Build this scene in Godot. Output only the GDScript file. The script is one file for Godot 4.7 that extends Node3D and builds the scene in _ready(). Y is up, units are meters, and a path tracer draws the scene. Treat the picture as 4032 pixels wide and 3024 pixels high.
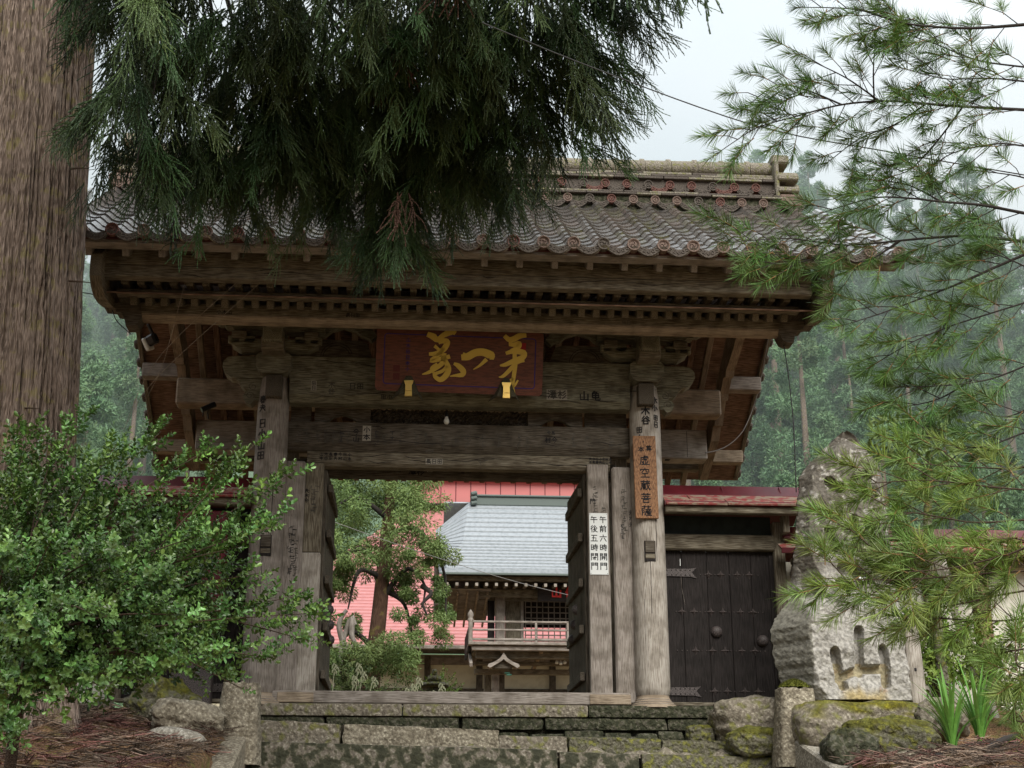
extends Node3D

var rng := RandomNumberGenerator.new()
var M := {}
var taken := {}
var shared := {}
var fn := FastNoiseLite.new()

const KANJI := {
	"午": "28,8 15,32; 25,24 82,24; 8,52 94,52; 50,24 50,96",
	"前": "28,6 36,18; 72,6 62,20; 6,24 94,24; 16,36 16,94; 16,36 46,36 46,90 38,92; 16,54 46,54; 16,70 46,70; 64,38 64,76; 84,32 84,92 74,90",
	"六": "50,6 50,24; 6,32 94,32; 36,48 12,92; 62,48 90,92",
	"時": "10,18 10,82; 10,18 36,18 36,82; 10,48 36,48; 10,80 36,80; 46,22 92,22; 68,6 68,40; 40,40 96,40; 42,58 96,58; 82,46 82,94 70,92; 54,68 62,80",
	"開": "8,8 8,96; 8,8 40,8 40,36 8,36; 8,22 40,22; 92,8 92,96 84,94; 60,8 92,8; 60,8 60,36 92,36; 60,22 92,22; 26,50 74,50; 22,66 78,66; 40,50 38,70 28,88; 62,50 62,90",
	"門": "10,8 10,96; 10,8 42,8 42,40 10,40; 10,24 42,24; 90,8 90,96 80,94; 58,8 90,8; 58,8 58,40 90,40; 58,24 90,24",
	"閉": "8,8 8,96; 8,8 40,8 40,36 8,36; 8,22 40,22; 92,8 92,96 84,94; 60,8 92,8; 60,8 60,36 92,36; 60,22 92,22; 26,60 76,60; 58,46 58,92 50,90; 58,60 30,84",
	"後": "30,6 10,28; 34,28 8,54; 22,46 22,96; 60,6 44,24 62,30; 76,14 46,42 88,42; 80,34 90,46; 58,48 40,68; 52,58 80,58 62,80 40,94; 54,66 70,82 94,94",
	"五": "14,14 86,14; 46,14 34,90; 22,48 74,48 70,90; 6,90 94,90",
	"本": "6,28 94,28; 50,6 50,96; 48,30 10,74; 52,30 92,74; 32,72 68,72",
	"尊": "34,4 40,14; 66,4 60,14; 8,18 92,18; 20,28 20,60 80,60 80,28 20,28; 40,18 38,44; 58,18 58,44; 20,46 80,46; 6,72 94,72; 66,62 66,96 56,94; 30,78 38,88",
	"虚": "50,4 50,20; 50,12 80,12; 18,22 88,22 84,32; 18,22 16,60 6,92; 30,40 70,36; 46,28 46,46 74,46; 42,56 42,86; 62,56 62,86; 28,64 34,78; 80,62 72,78; 22,90 96,90",
	"空": "50,4 50,16; 10,18 10,32; 10,18 90,18 86,32; 38,24 22,46; 60,24 62,42 82,42; 24,58 78,58; 50,58 50,90; 10,92 92,92",
	"蔵": "8,14 92,14; 32,4 32,24; 68,4 68,24; 16,32 94,32; 18,32 16,70 6,94; 28,44 28,86; 28,44 56,44; 28,58 54,58; 28,72 54,72; 28,86 58,86; 42,44 42,86; 64,24 70,62 94,94; 88,46 60,92; 80,24 86,30",
	"菩": "8,16 92,16; 32,6 32,26; 68,6 68,26; 50,26 50,34; 20,38 82,38; 34,42 40,54; 66,42 60,54; 6,58 94,58; 26,68 26,96; 26,68 76,68 76,96; 26,94 76,94",
	"薩": "8,14 92,14; 32,4 32,24; 68,4 68,24; 10,32 10,96; 10,32 34,32 22,50 34,66 14,70; 66,28 66,38; 42,40 94,40; 54,44 58,52; 80,44 76,52; 42,56 96,56; 46,56 42,76 34,94; 58,60 52,72; 54,70 92,70; 56,82 90,82; 72,60 72,96; 46,96 98,96",
	"山": "50,8 50,88; 14,38 14,88 86,88; 86,36 86,94",
	"亀": "40,4 22,22; 38,14 66,14 54,28; 20,28 20,66; 20,28 80,28 80,66; 20,46 80,46; 20,66 80,66; 50,28 50,88 92,88 92,76",
	"杉": "28,6 28,96; 6,30 50,30; 28,32 8,70; 30,36 48,60; 84,8 56,34; 88,34 58,62; 94,58 54,96",
	"澤": "10,10 20,20; 6,36 16,46; 8,92 24,60; 34,10 34,30 92,30 92,10 34,10; 52,10 52,30; 72,10 72,30; 42,42 86,42; 64,34 64,56; 32,56 96,56; 50,60 54,68; 80,60 76,68; 40,72 92,72; 34,84 96,84; 64,72 64,98",
	"今": "50,4 6,46; 50,4 94,46; 30,42 66,42; 24,60 76,60 50,96",
	"村": "26,6 26,96; 4,30 48,30; 26,32 6,72; 28,38 46,60; 52,30 98,30; 80,6 80,94 68,92; 60,46 68,62",
	"木": "6,30 94,30; 50,6 50,96; 48,32 8,80; 52,32 92,80",
	"谷": "34,6 14,30; 62,6 88,30; 50,24 6,62; 50,24 94,62; 26,62 26,96; 26,62 74,62 74,96; 26,94 74,94",
	"春": "14,14 86,14; 20,28 80,28; 6,42 94,42; 50,4 46,42 8,70; 52,42 94,66; 30,56 30,96; 30,56 70,56 70,96; 30,76 70,76; 30,94 70,94",
	"夫": "20,24 80,24; 6,46 94,46; 50,6 48,46 10,94; 52,46 92,94",
	"田": "14,14 14,88 86,88 86,14 14,14; 50,14 50,88; 14,50 86,50",
	"武": "30,10 60,10; 6,28 94,28; 62,6 68,56 94,94; 80,8 88,18; 40,34 40,82; 40,56 58,56; 18,46 18,86; 6,90 60,80",
	"長": "26,6 26,60; 26,8 80,8; 26,24 74,24; 26,40 74,40; 6,58 96,58; 30,58 30,92 48,84; 46,62 92,94; 78,68 60,78",
	"小": "50,6 50,92 40,90; 26,34 10,66; 72,32 92,64",
	"日": "20,8 20,94 80,94 80,8 20,8; 20,50 80,50",
}

# ---------- naming ----------
func numbered(n: String) -> String:
	if not taken.has(n):
		taken[n] = 0
		return n
	taken[n] += 1
	return "%s_%03d" % [n, taken[n]]

func tag(o: Node, label: String, category: String, group := "") -> Node:
	o.set_meta("label", label)
	o.set_meta("category", category)
	if group != "":
		o.set_meta("group", group)
	return o

func thing(called: String, label: String, category: String, at := Vector3.ZERO, group := "") -> Node3D:
	var o := Node3D.new()
	o.name = numbered(called)
	o.position = at
	add_child(o)
	tag(o, label, category, group)
	return o

func part(called: String, mesh: Mesh, mat: Material, parent: Node, xf := Transform3D.IDENTITY) -> MeshInstance3D:
	var o := MeshInstance3D.new()
	o.name = called if parent != self else numbered(called)
	o.mesh = mesh
	o.material_override = mat
	o.transform = xf
	parent.add_child(o, true)
	return o

func fin(st: SurfaceTool, called: String, mat: Material, parent: Node, xf := Transform3D.IDENTITY) -> MeshInstance3D:
	return part(called, st.commit(), mat, parent, xf)

func single(called: String, st: SurfaceTool, mat: Material, label: String, category: String, group := "") -> MeshInstance3D:
	var o := fin(st, called, mat, self)
	tag(o, label, category, group)
	return o

func structure(called: String, st: SurfaceTool, mat: Material) -> MeshInstance3D:
	var o := fin(st, called, mat, self)
	o.set_meta("kind", "structure")
	return o

func scatter(called: String, mesh: Mesh, mat: Material, parent: Node, xfs: Array, cols: Array) -> MultiMeshInstance3D:
	var mm := MultiMesh.new()
	mm.transform_format = MultiMesh.TRANSFORM_3D
	mm.use_colors = true
	mm.mesh = mesh
	mm.instance_count = xfs.size()
	for i in xfs.size():
		mm.set_instance_transform(i, xfs[i])
		mm.set_instance_color(i, cols[i])
	var o := MultiMeshInstance3D.new()
	o.name = called if parent != self else numbered(called)
	o.multimesh = mm
	o.material_override = mat
	parent.add_child(o, true)
	o.set_meta("kind", "stuff")
	return o

# ---------- geometry ----------
func S() -> SurfaceTool:
	var st := SurfaceTool.new()
	st.begin(Mesh.PRIMITIVE_TRIANGLES)
	return st

func tri(st: SurfaceTool, a: Vector3, b: Vector3, c: Vector3, hint: Vector3) -> void:
	var n := (b - a).cross(c - a)
	if n.length_squared() < 1e-16:
		return
	if n.dot(hint) > 0.0:
		st.set_normal(n.normalized())
		st.add_vertex(a); st.add_vertex(c); st.add_vertex(b)
	else:
		st.set_normal(-n.normalized())
		st.add_vertex(a); st.add_vertex(b); st.add_vertex(c)

func quad(st: SurfaceTool, a: Vector3, b: Vector3, c: Vector3, d: Vector3, hint: Vector3) -> void:
	tri(st, a, b, c, hint)
	tri(st, a, c, d, hint)

func box(st: SurfaceTool, xf: Transform3D, size: Vector3, bev := 0.006) -> void:
	var h := size * 0.5
	var b: float = minf(bev, minf(h.x, minf(h.y, h.z)) * 0.6)
	var c := xf.origin
	for ax in 3:
		var u := (ax + 1) % 3
		var v := (ax + 2) % 3
		for s in [-1.0, 1.0]:
			var q := []
			for k in [[-1.0, -1.0], [1.0, -1.0], [1.0, 1.0], [-1.0, 1.0]]:
				var p := Vector3.ZERO
				p[ax] = s * h[ax]
				p[u] = k[0] * (h[u] - b)
				p[v] = k[1] * (h[v] - b)
				q.append(xf * p)
			quad(st, q[0], q[1], q[2], q[3], (q[0] + q[2]) * 0.5 - c)
		if b <= 0.0:
			continue
		for s in [-1.0, 1.0]:
			for t in [-1.0, 1.0]:
				var q := []
				for k in [[0, -1.0], [0, 1.0], [1, 1.0], [1, -1.0]]:
					var p := Vector3.ZERO
					p[ax] = k[1] * (h[ax] - b)
					p[u] = s * (h[u] - (b if k[0] == 0 else 0.0))
					p[v] = t * (h[v] - (0.0 if k[0] == 0 else b))
					q.append(xf * p)
				quad(st, q[0], q[1], q[2], q[3], (q[0] + q[2]) * 0.5 - c)
	if b > 0.0:
		for sx in [-1.0, 1.0]:
			for sy in [-1.0, 1.0]:
				for sz in [-1.0, 1.0]:
					var o := Vector3(sx, sy, sz)
					tri(st, xf * (o * (h - Vector3(0, b, b))), xf * (o * (h - Vector3(b, 0, b))), xf * (o * (h - Vector3(b, b, 0))), xf.basis * o)

func at(x: float, y: float, z: float) -> Transform3D:
	return Transform3D(Basis.IDENTITY, Vector3(x, y, z))

func rot(x: float, y: float, z: float, ax: Vector3, deg: float) -> Transform3D:
	return Transform3D(Basis(ax, deg_to_rad(deg)), Vector3(x, y, z))

func pbox(called: String, parent: Node, mat: Material, c: Vector3, size: Vector3, bev := 0.006, turn := Vector3.ZERO) -> MeshInstance3D:
	var key := "box%.4f,%.4f,%.4f,%.4f" % [size.x, size.y, size.z, bev]
	if not shared.has(key):
		var st := S()
		box(st, Transform3D.IDENTITY, size, bev)
		shared[key] = st.commit()
	return part(called, shared[key], mat, parent, Transform3D(Basis.from_euler(turn * PI / 180.0), c))

# a box whose long side runs from a to b
func beam_xf(a: Vector3, b: Vector3) -> Transform3D:
	var z := (b - a).normalized()
	var x := Vector3.UP.cross(z)
	x = Vector3.RIGHT if x.length() < 0.01 else x.normalized()
	return Transform3D(Basis(x, z.cross(x).normalized(), z), (a + b) * 0.5)

func pbeam(called: String, parent: Node, mat: Material, a: Vector3, b: Vector3, w: float, h: float, bev := 0.005) -> MeshInstance3D:
	var l := snappedf(a.distance_to(b), 0.002)
	var key := "box%.4f,%.4f,%.4f,%.4f" % [w, h, l, bev]
	if not shared.has(key):
		var st := S()
		box(st, Transform3D.IDENTITY, Vector3(w, h, l), bev)
		shared[key] = st.commit()
	return part(called, shared[key], mat, parent, beam_xf(a, b))

func prism(st: SurfaceTool, poly: PackedVector2Array, xf: Transform3D, depth: float) -> void:
	var idx := Geometry2D.triangulate_polygon(poly)
	var hz := xf.basis.z.normalized()
	for s in [-1.0, 1.0]:
		var off: float = s * depth * 0.5
		for i in range(0, idx.size(), 3):
			var v := []
			for k in 3:
				var p := poly[idx[i + k]]
				v.append(xf * Vector3(p.x, p.y, off))
			tri(st, v[0], v[1], v[2], hz * s)
	var cw := Geometry2D.is_polygon_clockwise(poly)
	for i in poly.size():
		var p := poly[i]
		var q := poly[(i + 1) % poly.size()]
		var e := q - p
		var n2 := Vector2(e.y, -e.x) * (-1.0 if cw else 1.0)
		quad(st, xf * Vector3(p.x, p.y, -depth * 0.5), xf * Vector3(q.x, q.y, -depth * 0.5), xf * Vector3(q.x, q.y, depth * 0.5), xf * Vector3(p.x, p.y, depth * 0.5), xf.basis * Vector3(n2.x, n2.y, 0))

func poly(text: String, sx := 1.0, sy := 1.0, ox := 0.0, oy := 0.0) -> PackedVector2Array:
	var out := PackedVector2Array()
	for w in text.strip_edges().split(" ", false):
		var k := w.split(",")
		out.append(Vector2(float(k[0]) * sx + ox, float(k[1]) * sy + oy))
	return out

# grid of points, P[row][col]; normals from neighbours, turned towards hint on average
func grid(st: SurfaceTool, P: Array, hint: Vector3, wrap := false, center = null, tints := []) -> void:
	var R := P.size()
	var C: int = P[0].size()
	var N := []
	var sgn := 0.0
	for i in R:
		var row := PackedVector3Array()
		for j in C:
			var l: Vector3 = P[i][(j - 1 + C) % C if wrap else maxi(j - 1, 0)]
			var r: Vector3 = P[i][(j + 1) % C if wrap else mini(j + 1, C - 1)]
			var n := (r - l).cross(P[mini(i + 1, R - 1)][j] - P[maxi(i - 1, 0)][j])
			n = n.normalized() if n.length_squared() > 1e-20 else Vector3.ZERO
			row.append(n)
			sgn += n.dot((P[i][j] - center) if center != null else hint)
		N.append(row)
	var f := 1.0 if sgn >= 0.0 else -1.0
	for i in R - 1:
		for j in (C if wrap else C - 1):
			var j2 := (j + 1) % C
			var ids := [[i, j], [i, j2], [i + 1, j2], [i, j], [i + 1, j2], [i + 1, j]]
			if f > 0.0:
				ids = [[i, j], [i + 1, j2], [i, j2], [i, j], [i + 1, j], [i + 1, j2]]
			for k in ids:
				if tints.size():
					st.set_color(tints[k[0]][k[1]])
				var n: Vector3 = N[k[0]][k[1]] * f
				st.set_normal(n if n != Vector3.ZERO else Vector3.UP)
				st.add_vertex(P[k[0]][k[1]])

func tube(st: SurfaceTool, pts: Array, r0: float, r1: float, sides := 6) -> void:
	var rows := []
	var n := pts.size()
	var up := Vector3(0.31, 0.87, 0.38).normalized()
	for i in n:
		var d: Vector3 = (pts[mini(i + 1, n - 1)] - pts[maxi(i - 1, 0)]).normalized()
		var a := d.cross(up)
		a = a.normalized() if a.length() > 0.05 else d.cross(Vector3.RIGHT).normalized()
		var b := d.cross(a)
		var r := lerpf(r0, r1, float(i) / maxf(1.0, n - 1.0))
		var row := PackedVector3Array()
		for k in sides:
			var t := TAU * k / sides
			row.append(pts[i] + (a * cos(t) + b * sin(t)) * r)
		rows.append(row)
	tube_rows(st, rows, pts)

func tube_rows(st: SurfaceTool, rows: Array, pts: Array) -> void:
	var sides: int = rows[0].size()
	for i in rows.size() - 1:
		for k in sides:
			var k2 := (k + 1) % sides
			var v := [[i, k], [i, k2], [i + 1, k2], [i, k], [i + 1, k2], [i + 1, k]]
			var a: Vector3 = rows[i][k]
			var nn: Vector3 = (rows[i][k2] - a).cross(rows[i + 1][k2] - a)
			if nn.dot(a - pts[i]) > 0.0:
				v = [[i, k], [i + 1, k2], [i, k2], [i, k], [i + 1, k], [i + 1, k2]]
			for e in v:
				st.set_normal((rows[e[0]][e[1]] - pts[e[0]]).normalized())
				st.add_vertex(rows[e[0]][e[1]])
	for e in [0, rows.size() - 1]:
		var hint: Vector3 = (pts[e] - pts[1 if e == 0 else rows.size() - 2])
		for k in range(1, sides - 1):
			tri(st, rows[e][0], rows[e][k], rows[e][k + 1], hint)

func lathe(st: SurfaceTool, prof: PackedVector2Array, xf: Transform3D, sides := 24) -> void:
	var rows := []
	for p in prof:
		var row := PackedVector3Array()
		for k in sides:
			var t := TAU * k / sides
			row.append(xf * Vector3(cos(t) * p.x, p.y, sin(t) * p.x))
		rows.append(row)
	var mid := Vector3.ZERO
	for p in prof:
		mid += xf * Vector3(0, p.y, 0)
	grid(st, rows, Vector3.ZERO, true, mid / prof.size())

func curve(pts: Array, n: int) -> Array:
	var c := Curve3D.new()
	for i in pts.size():
		var t: Vector3 = (pts[mini(i + 1, pts.size() - 1)] - pts[maxi(i - 1, 0)]) * 0.16
		c.add_point(pts[i], -t, t)
	var out := []
	var L := c.get_baked_length()
	for i in n:
		out.append(c.sample_baked(L * i / (n - 1.0), true))
	return out

# flat brush stroke in the xy plane of xf, standing up by depth
func brush(st: SurfaceTool, pts: PackedVector2Array, w: PackedFloat32Array, xf: Transform3D, depth: float) -> void:
	var n := pts.size()
	var L := []
	var Rr := []
	for i in n:
		var d := (pts[mini(i + 1, n - 1)] - pts[maxi(i - 1, 0)]).normalized()
		var o := Vector2(-d.y, d.x) * w[i] * 0.5
		var e := Vector2.ZERO
		if i == 0: e = -d * w[i] * 0.3
		if i == n - 1: e = d * w[i] * 0.3
		L.append(pts[i] + o + e)
		Rr.append(pts[i] - o + e)
	for i in n - 1:
		var q := [L[i], L[i + 1], Rr[i + 1], Rr[i]]
		var v := []
		for p in q:
			v.append(xf * Vector3(p.x, p.y, depth))
		quad(st, v[0], v[1], v[2], v[3], xf.basis.z)
		for e in [[L[i], L[i + 1]], [Rr[i], Rr[i + 1]]]:
			var m: Vector2 = (e[0] + e[1]) * 0.5 - (pts[i] + pts[i + 1]) * 0.5
			quad(st, xf * Vector3(e[0].x, e[0].y, 0), xf * Vector3(e[1].x, e[1].y, 0), xf * Vector3(e[1].x, e[1].y, depth), xf * Vector3(e[0].x, e[0].y, depth), xf.basis * Vector3(m.x, m.y, 0))
	for e in [0, n - 1]:
		var dd := (pts[e] - pts[1 if e == 0 else n - 2])
		quad(st, xf * Vector3(L[e].x, L[e].y, 0), xf * Vector3(Rr[e].x, Rr[e].y, 0), xf * Vector3(Rr[e].x, Rr[e].y, depth), xf * Vector3(L[e].x, L[e].y, depth), xf.basis * Vector3(dd.x, dd.y, 0))

# one character, its top left corner at (x, y) in the plane of xf
func kanji(st: SurfaceTool, ch: String, xf: Transform3D, x: float, y: float, size: float, w: float, depth := 0.0015) -> void:
	for stroke in KANJI[ch].split(";"):
		var p := poly(stroke, size / 100.0, -size / 100.0, x, y)
		var ws := PackedFloat32Array()
		ws.resize(p.size())
		ws.fill(w)
		brush(st, p, ws, xf, depth)

func rock(seed_: int, size: Vector3, rough := 0.16, square := 0.35, moss := 0.0, nu := 44, nv := 30) -> Mesh:
	fn.seed = seed_
	fn.noise_type = FastNoiseLite.TYPE_SIMPLEX
	fn.fractal_type = FastNoiseLite.FRACTAL_FBM
	fn.fractal_octaves = 4
	fn.frequency = 0.9
	var rows := []
	var tints := []
	for i in nv + 1:
		var tr := PackedColorArray()
		var ph := PI * i / nv - PI / 2
		var row := PackedVector3Array()
		for j in nu:
			var th := TAU * j / nu
			var d := Vector3(cos(ph) * cos(th), sin(ph), cos(ph) * sin(th))
			var m := maxf(absf(d.x), maxf(absf(d.y), absf(d.z)))
			var r := lerpf(1.0, minf(1.0 / m, 1.35), square)
			r *= 1.0 + rough * (fn.get_noise_3dv(d * 1.3) * 1.5 + 0.4 * fn.get_noise_3dv(d * 5.0))
			row.append(d * r * size * 0.5)
			var w := d * size * 0.5
			var k := smoothstep(0.72 - 0.5 * moss, 0.86 - 0.4 * moss, d.y + 0.45 * fn.get_noise_3dv(w * 7.0 + Vector3(seed_, 0, 0)) + 0.2 * fn.get_noise_3dv(w * 26.0)) if moss > 0.0 else 0.0
			var v := 0.75 + 0.5 * absf(fn.get_noise_3dv(w * 40.0)) + 0.6 * fn.get_noise_3dv(w * 12.0)
			tr.append(Color(1, 1, 1).lerp(Color(0.70, 0.72, 0.07) * v, k))
		rows.append(row)
		tints.append(tr)
	var st := S()
	grid(st, rows, Vector3.ZERO, true, Vector3.ZERO, tints)
	return st.commit()

# ---------- materials ----------
func noise_tex(freq: float, oct: int, ramp: Array, seed_ := 1, size := 512, kind := FastNoiseLite.TYPE_SIMPLEX, warp := 0.0) -> NoiseTexture2D:
	var n := FastNoiseLite.new()
	n.seed = seed_
	n.noise_type = kind
	n.frequency = freq
	n.fractal_type = FastNoiseLite.FRACTAL_FBM
	n.fractal_octaves = oct
	if kind == FastNoiseLite.TYPE_CELLULAR:
		n.cellular_return_type = FastNoiseLite.RETURN_DISTANCE
	if warp > 0.0:
		n.domain_warp_enabled = true
		n.domain_warp_amplitude = warp
		n.domain_warp_frequency = freq * 0.6
	var t := NoiseTexture2D.new()
	t.width = size
	t.height = size
	t.seamless = true
	t.seamless_blend_skirt = 0.15
	t.noise = n
	if ramp.size():
		var g := Gradient.new()
		g.offsets = PackedFloat32Array(ramp.map(func(e): return e[0]))
		g.colors = PackedColorArray(ramp.map(func(e): return e[1]))
		t.color_ramp = g
	return t

func lin(r: float, g: float, b: float, a := 1.0) -> Color:
	var c := Color(r, g, b).linear_to_srgb()
	c.a = a
	return c

func mat(called: String, c: Color, rough := 0.8, tex: Texture2D = null, scale := Vector3.ONE, bump: Texture2D = null, bump_cm := 0.5) -> StandardMaterial3D:
	var m := StandardMaterial3D.new()
	m.resource_name = called
	m.albedo_color = c
	m.roughness = rough
	m.metallic_specular = 0.4
	if tex:
		m.albedo_texture = tex
	m.uv1_triplanar = true
	m.uv1_world_triplanar = true
	m.uv1_triplanar_sharpness = 6.0
	m.uv1_scale = scale
	if bump:
		m.heightmap_enabled = true
		m.heightmap_texture = bump
		m.heightmap_scale = bump_cm
	M[called] = m
	return m

func over(m: StandardMaterial3D, tex: Texture2D, scale: float, mode := BaseMaterial3D.BLEND_MODE_MIX) -> void:
	m.detail_enabled = true
	m.detail_albedo = tex
	m.detail_blend_mode = mode
	m.detail_uv_layer = BaseMaterial3D.DETAIL_UV_2
	m.uv2_triplanar = true
	m.uv2_world_triplanar = true
	m.uv2_triplanar_sharpness = 4.0
	m.uv2_scale = Vector3.ONE * scale

func g1(v: float) -> Color:
	return lin(v, v, v)

func make_materials() -> void:
	var wood_t := noise_tex(0.022, 6, [[0.0, lin(0.16, 0.13, 0.10)], [0.36, lin(0.42, 0.37, 0.32)], [0.5, lin(0.66, 0.62, 0.57)], [0.66, lin(0.85, 0.82, 0.78)], [1.0, lin(1, 1, 1)]], 3, 1024, FastNoiseLite.TYPE_SIMPLEX, 30.0)
	var wood_b := noise_tex(0.03, 5, [], 4, 512)
	var stain := noise_tex(0.012, 5, [[0.0, lin(0.55, 0.53, 0.51)], [0.4, lin(0.82, 0.81, 0.79)], [0.62, lin(1, 1, 1)], [1.0, lin(1, 1, 1)]], 9, 512, FastNoiseLite.TYPE_SIMPLEX, 20.0)
	var soft_t := noise_tex(0.022, 6, [[0.0, lin(0.30, 0.27, 0.24)], [0.30, lin(0.58, 0.55, 0.52)], [0.45, lin(0.80, 0.78, 0.75)], [0.66, lin(0.93, 0.92, 0.90)], [1.0, lin(1, 1, 1)]], 5, 1024, FastNoiseLite.TYPE_SIMPLEX, 45.0)
	# [name, colour, along-grain axis]
	var tones := {"grey": Vector3(0.25, 0.225, 0.205), "brown": Vector3(0.195, 0.178, 0.140), "dark": Vector3(0.115, 0.103, 0.085), "red": Vector3(0.235, 0.150, 0.108), "pale": Vector3(0.34, 0.315, 0.285), "green": Vector3(0.205, 0.205, 0.160), "black": Vector3(0.022, 0.018, 0.018), "tan": Vector3(0.28, 0.228, 0.172)}
	for k in tones:
		var t: Vector3 = tones[k]
		var i := 0
		for sc in [Vector3(0.20, 4.6, 4.6), Vector3(4.6, 0.20, 4.6), Vector3(4.6, 4.6, 0.20)]:
			var m := mat("%s_wood_%s" % [k, "xyz"[i]], lin(t.x * 1.35, t.y * 1.35, t.z * 1.35), 0.82, soft_t if k in ["pale", "grey", "tan"] else wood_t, sc, wood_b, 0.4)
			over(m, stain, 0.55, BaseMaterial3D.BLEND_MODE_MUL)
			i += 1
	var stone_t := noise_tex(0.024, 6, [[0.0, lin(0.26, 0.24, 0.22)], [0.40, lin(0.46, 0.43, 0.39)], [0.60, lin(0.58, 0.55, 0.50)], [0.70, lin(0.64, 0.61, 0.56)], [0.80, lin(0.92, 0.91, 0.86)], [1.0, lin(1, 1, 0.96)]], 12, 1024)
	var stone_b := noise_tex(0.03, 6, [], 13, 512)
	var moss := noise_tex(0.014, 5, [[0.0, lin(0.075, 0.08, 0.012, 0.0)], [0.56, lin(0.075, 0.08, 0.02, 0.0)], [0.68, lin(0.10, 0.105, 0.025, 0.45)], [0.82, lin(0.15, 0.15, 0.03, 0.7)], [1.0, lin(0.18, 0.18, 0.03, 0.8)]], 14, 512, FastNoiseLite.TYPE_SIMPLEX, 25.0)
	var moss_thick := noise_tex(0.016, 5, [[0.0, lin(0.05, 0.055, 0.01, 0.0)], [0.42, lin(0.05, 0.052, 0.016, 0.35)], [0.58, lin(0.075, 0.08, 0.02, 0.6)], [0.74, lin(0.15, 0.15, 0.025, 0.8)], [1.0, lin(0.2, 0.19, 0.03, 0.9)]], 15, 512, FastNoiseLite.TYPE_SIMPLEX, 25.0)
	var moss_dark := noise_tex(0.02, 6, [[0.0, lin(0.02, 0.022, 0.012, 0.95)], [0.45, lin(0.03, 0.034, 0.016, 0.85)], [0.6, lin(0.05, 0.055, 0.02, 0.35)], [0.68, lin(0.3, 0.3, 0.24, 0.0)], [1.0, lin(0.3, 0.3, 0.25, 0.0)]], 16)
	var st1 := mat("stone", lin(0.36, 0.33, 0.28), 0.9, stone_t, Vector3.ONE * 0.8, stone_b, 1.4)
	over(st1, moss, 0.8)
	var st7 := mat("step_stone", lin(0.30, 0.275, 0.24), 0.9, stone_t, Vector3.ONE * 0.7, stone_b, 1.2)
	over(st7, moss_dark, 0.7)
	var st2 := mat("pale_stone", lin(0.50, 0.465, 0.385), 0.9, stone_t, Vector3.ONE * 0.9, stone_b, 1.4)
	over(st2, stain, 0.8, BaseMaterial3D.BLEND_MODE_MUL)
	var st3 := mat("mossy_stone", lin(0.26, 0.25, 0.21), 0.92, stone_t, Vector3.ONE * 0.9, stone_b, 2.0)
	over(st3, moss_thick, 1.1)
	var st4 := mat("dark_stone", lin(0.13, 0.127, 0.10), 0.92, stone_t, Vector3.ONE * 1.0, stone_b, 1.8)
	over(st4, moss_dark, 1.2)
	var st5 := mat("monument_stone", lin(0.50, 0.485, 0.46), 0.88, noise_tex(0.02, 6, [[0.0, lin(0.42, 0.41, 0.40)], [0.45, lin(0.62, 0.61, 0.59)], [0.62, lin(0.74, 0.73, 0.70)], [1.0, lin(0.88, 0.87, 0.84)]], 17, 1024), Vector3.ONE * 0.9, stone_b, 0.9)
	st5.vertex_color_use_as_albedo = true
	var st6 := mat("white_stone", lin(0.56, 0.545, 0.50), 0.85, stone_t, Vector3.ONE * 1.2, stone_b, 0.5)
	over(st6, stain, 1.2, BaseMaterial3D.BLEND_MODE_MUL)
	mat("moss", lin(0.17, 0.175, 0.02), 1.0, noise_tex(0.06, 4, [[0.0, lin(0.35, 0.4, 0.3)], [1.0, lin(1, 1, 1)]], 18), Vector3.ONE * 3.0, stone_b, 3.0)
	for k in ["stone", "pale_stone", "mossy_stone", "dark_stone", "white_stone"]:
		M[k].vertex_color_use_as_albedo = true
	# roof tiles
	var tile_t := noise_tex(0.03, 6, [[0.0, lin(0.22, 0.2, 0.19)], [0.42, lin(0.5, 0.46, 0.44)], [0.58, lin(0.72, 0.68, 0.65)], [0.68, lin(1.0, 0.98, 0.9)], [1.0, lin(0.9, 0.92, 0.75)]], 21, 1024)
	var k2 := 0
	for c in [Vector3(0.125, 0.118, 0.114), Vector3(0.105, 0.10, 0.098), Vector3(0.165, 0.142, 0.132), Vector3(0.15, 0.146, 0.13), Vector3(0.10, 0.098, 0.082)]:
		var m := mat("tile_%d" % k2, lin(c.x * 1.15, c.y * 1.15, c.z * 1.15), 0.24, tile_t, Vector3.ONE * 1.6, stone_b, 0.12)
		m.metallic_specular = 0.75
		m.clearcoat_enabled = true
		m.clearcoat = 0.8
		m.clearcoat_roughness = 0.22
		k2 += 1
	over(M["tile_3"], moss, 1.6)
	over(M["tile_4"], moss, 1.3)
	mat("tile_rough", lin(0.125, 0.108, 0.095), 0.8, tile_t, Vector3.ONE * 2.2, stone_b, 0.3)
	mat("tile_face", lin(0.23, 0.165, 0.14), 0.75, tile_t, Vector3.ONE * 2.6, stone_b, 0.2)
	mat("tile_red", lin(0.17, 0.075, 0.06), 0.7, tile_t, Vector3.ONE * 2.2, stone_b, 0.2)
	mat("ridge_tile", lin(0.30, 0.28, 0.235), 0.75, tile_t, Vector3.ONE * 1.8, stone_b, 0.5)
	over(M["ridge_tile"], moss, 1.5)
	mat("underboard_red", lin(0.07, 0.02, 0.02), 0.7)
	# paints, metals, plaster
	mat("gold", lin(0.62, 0.45, 0.10), 0.38)
	M["gold"].metallic = 0.55
	mat("brass", lin(0.75, 0.50, 0.14), 0.35)
	M["brass"].metallic = 0.7
	mat("mesh_cloth", lin(0.26, 0.235, 0.15), 0.95, wood_b, Vector3.ONE * 9.0)
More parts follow.
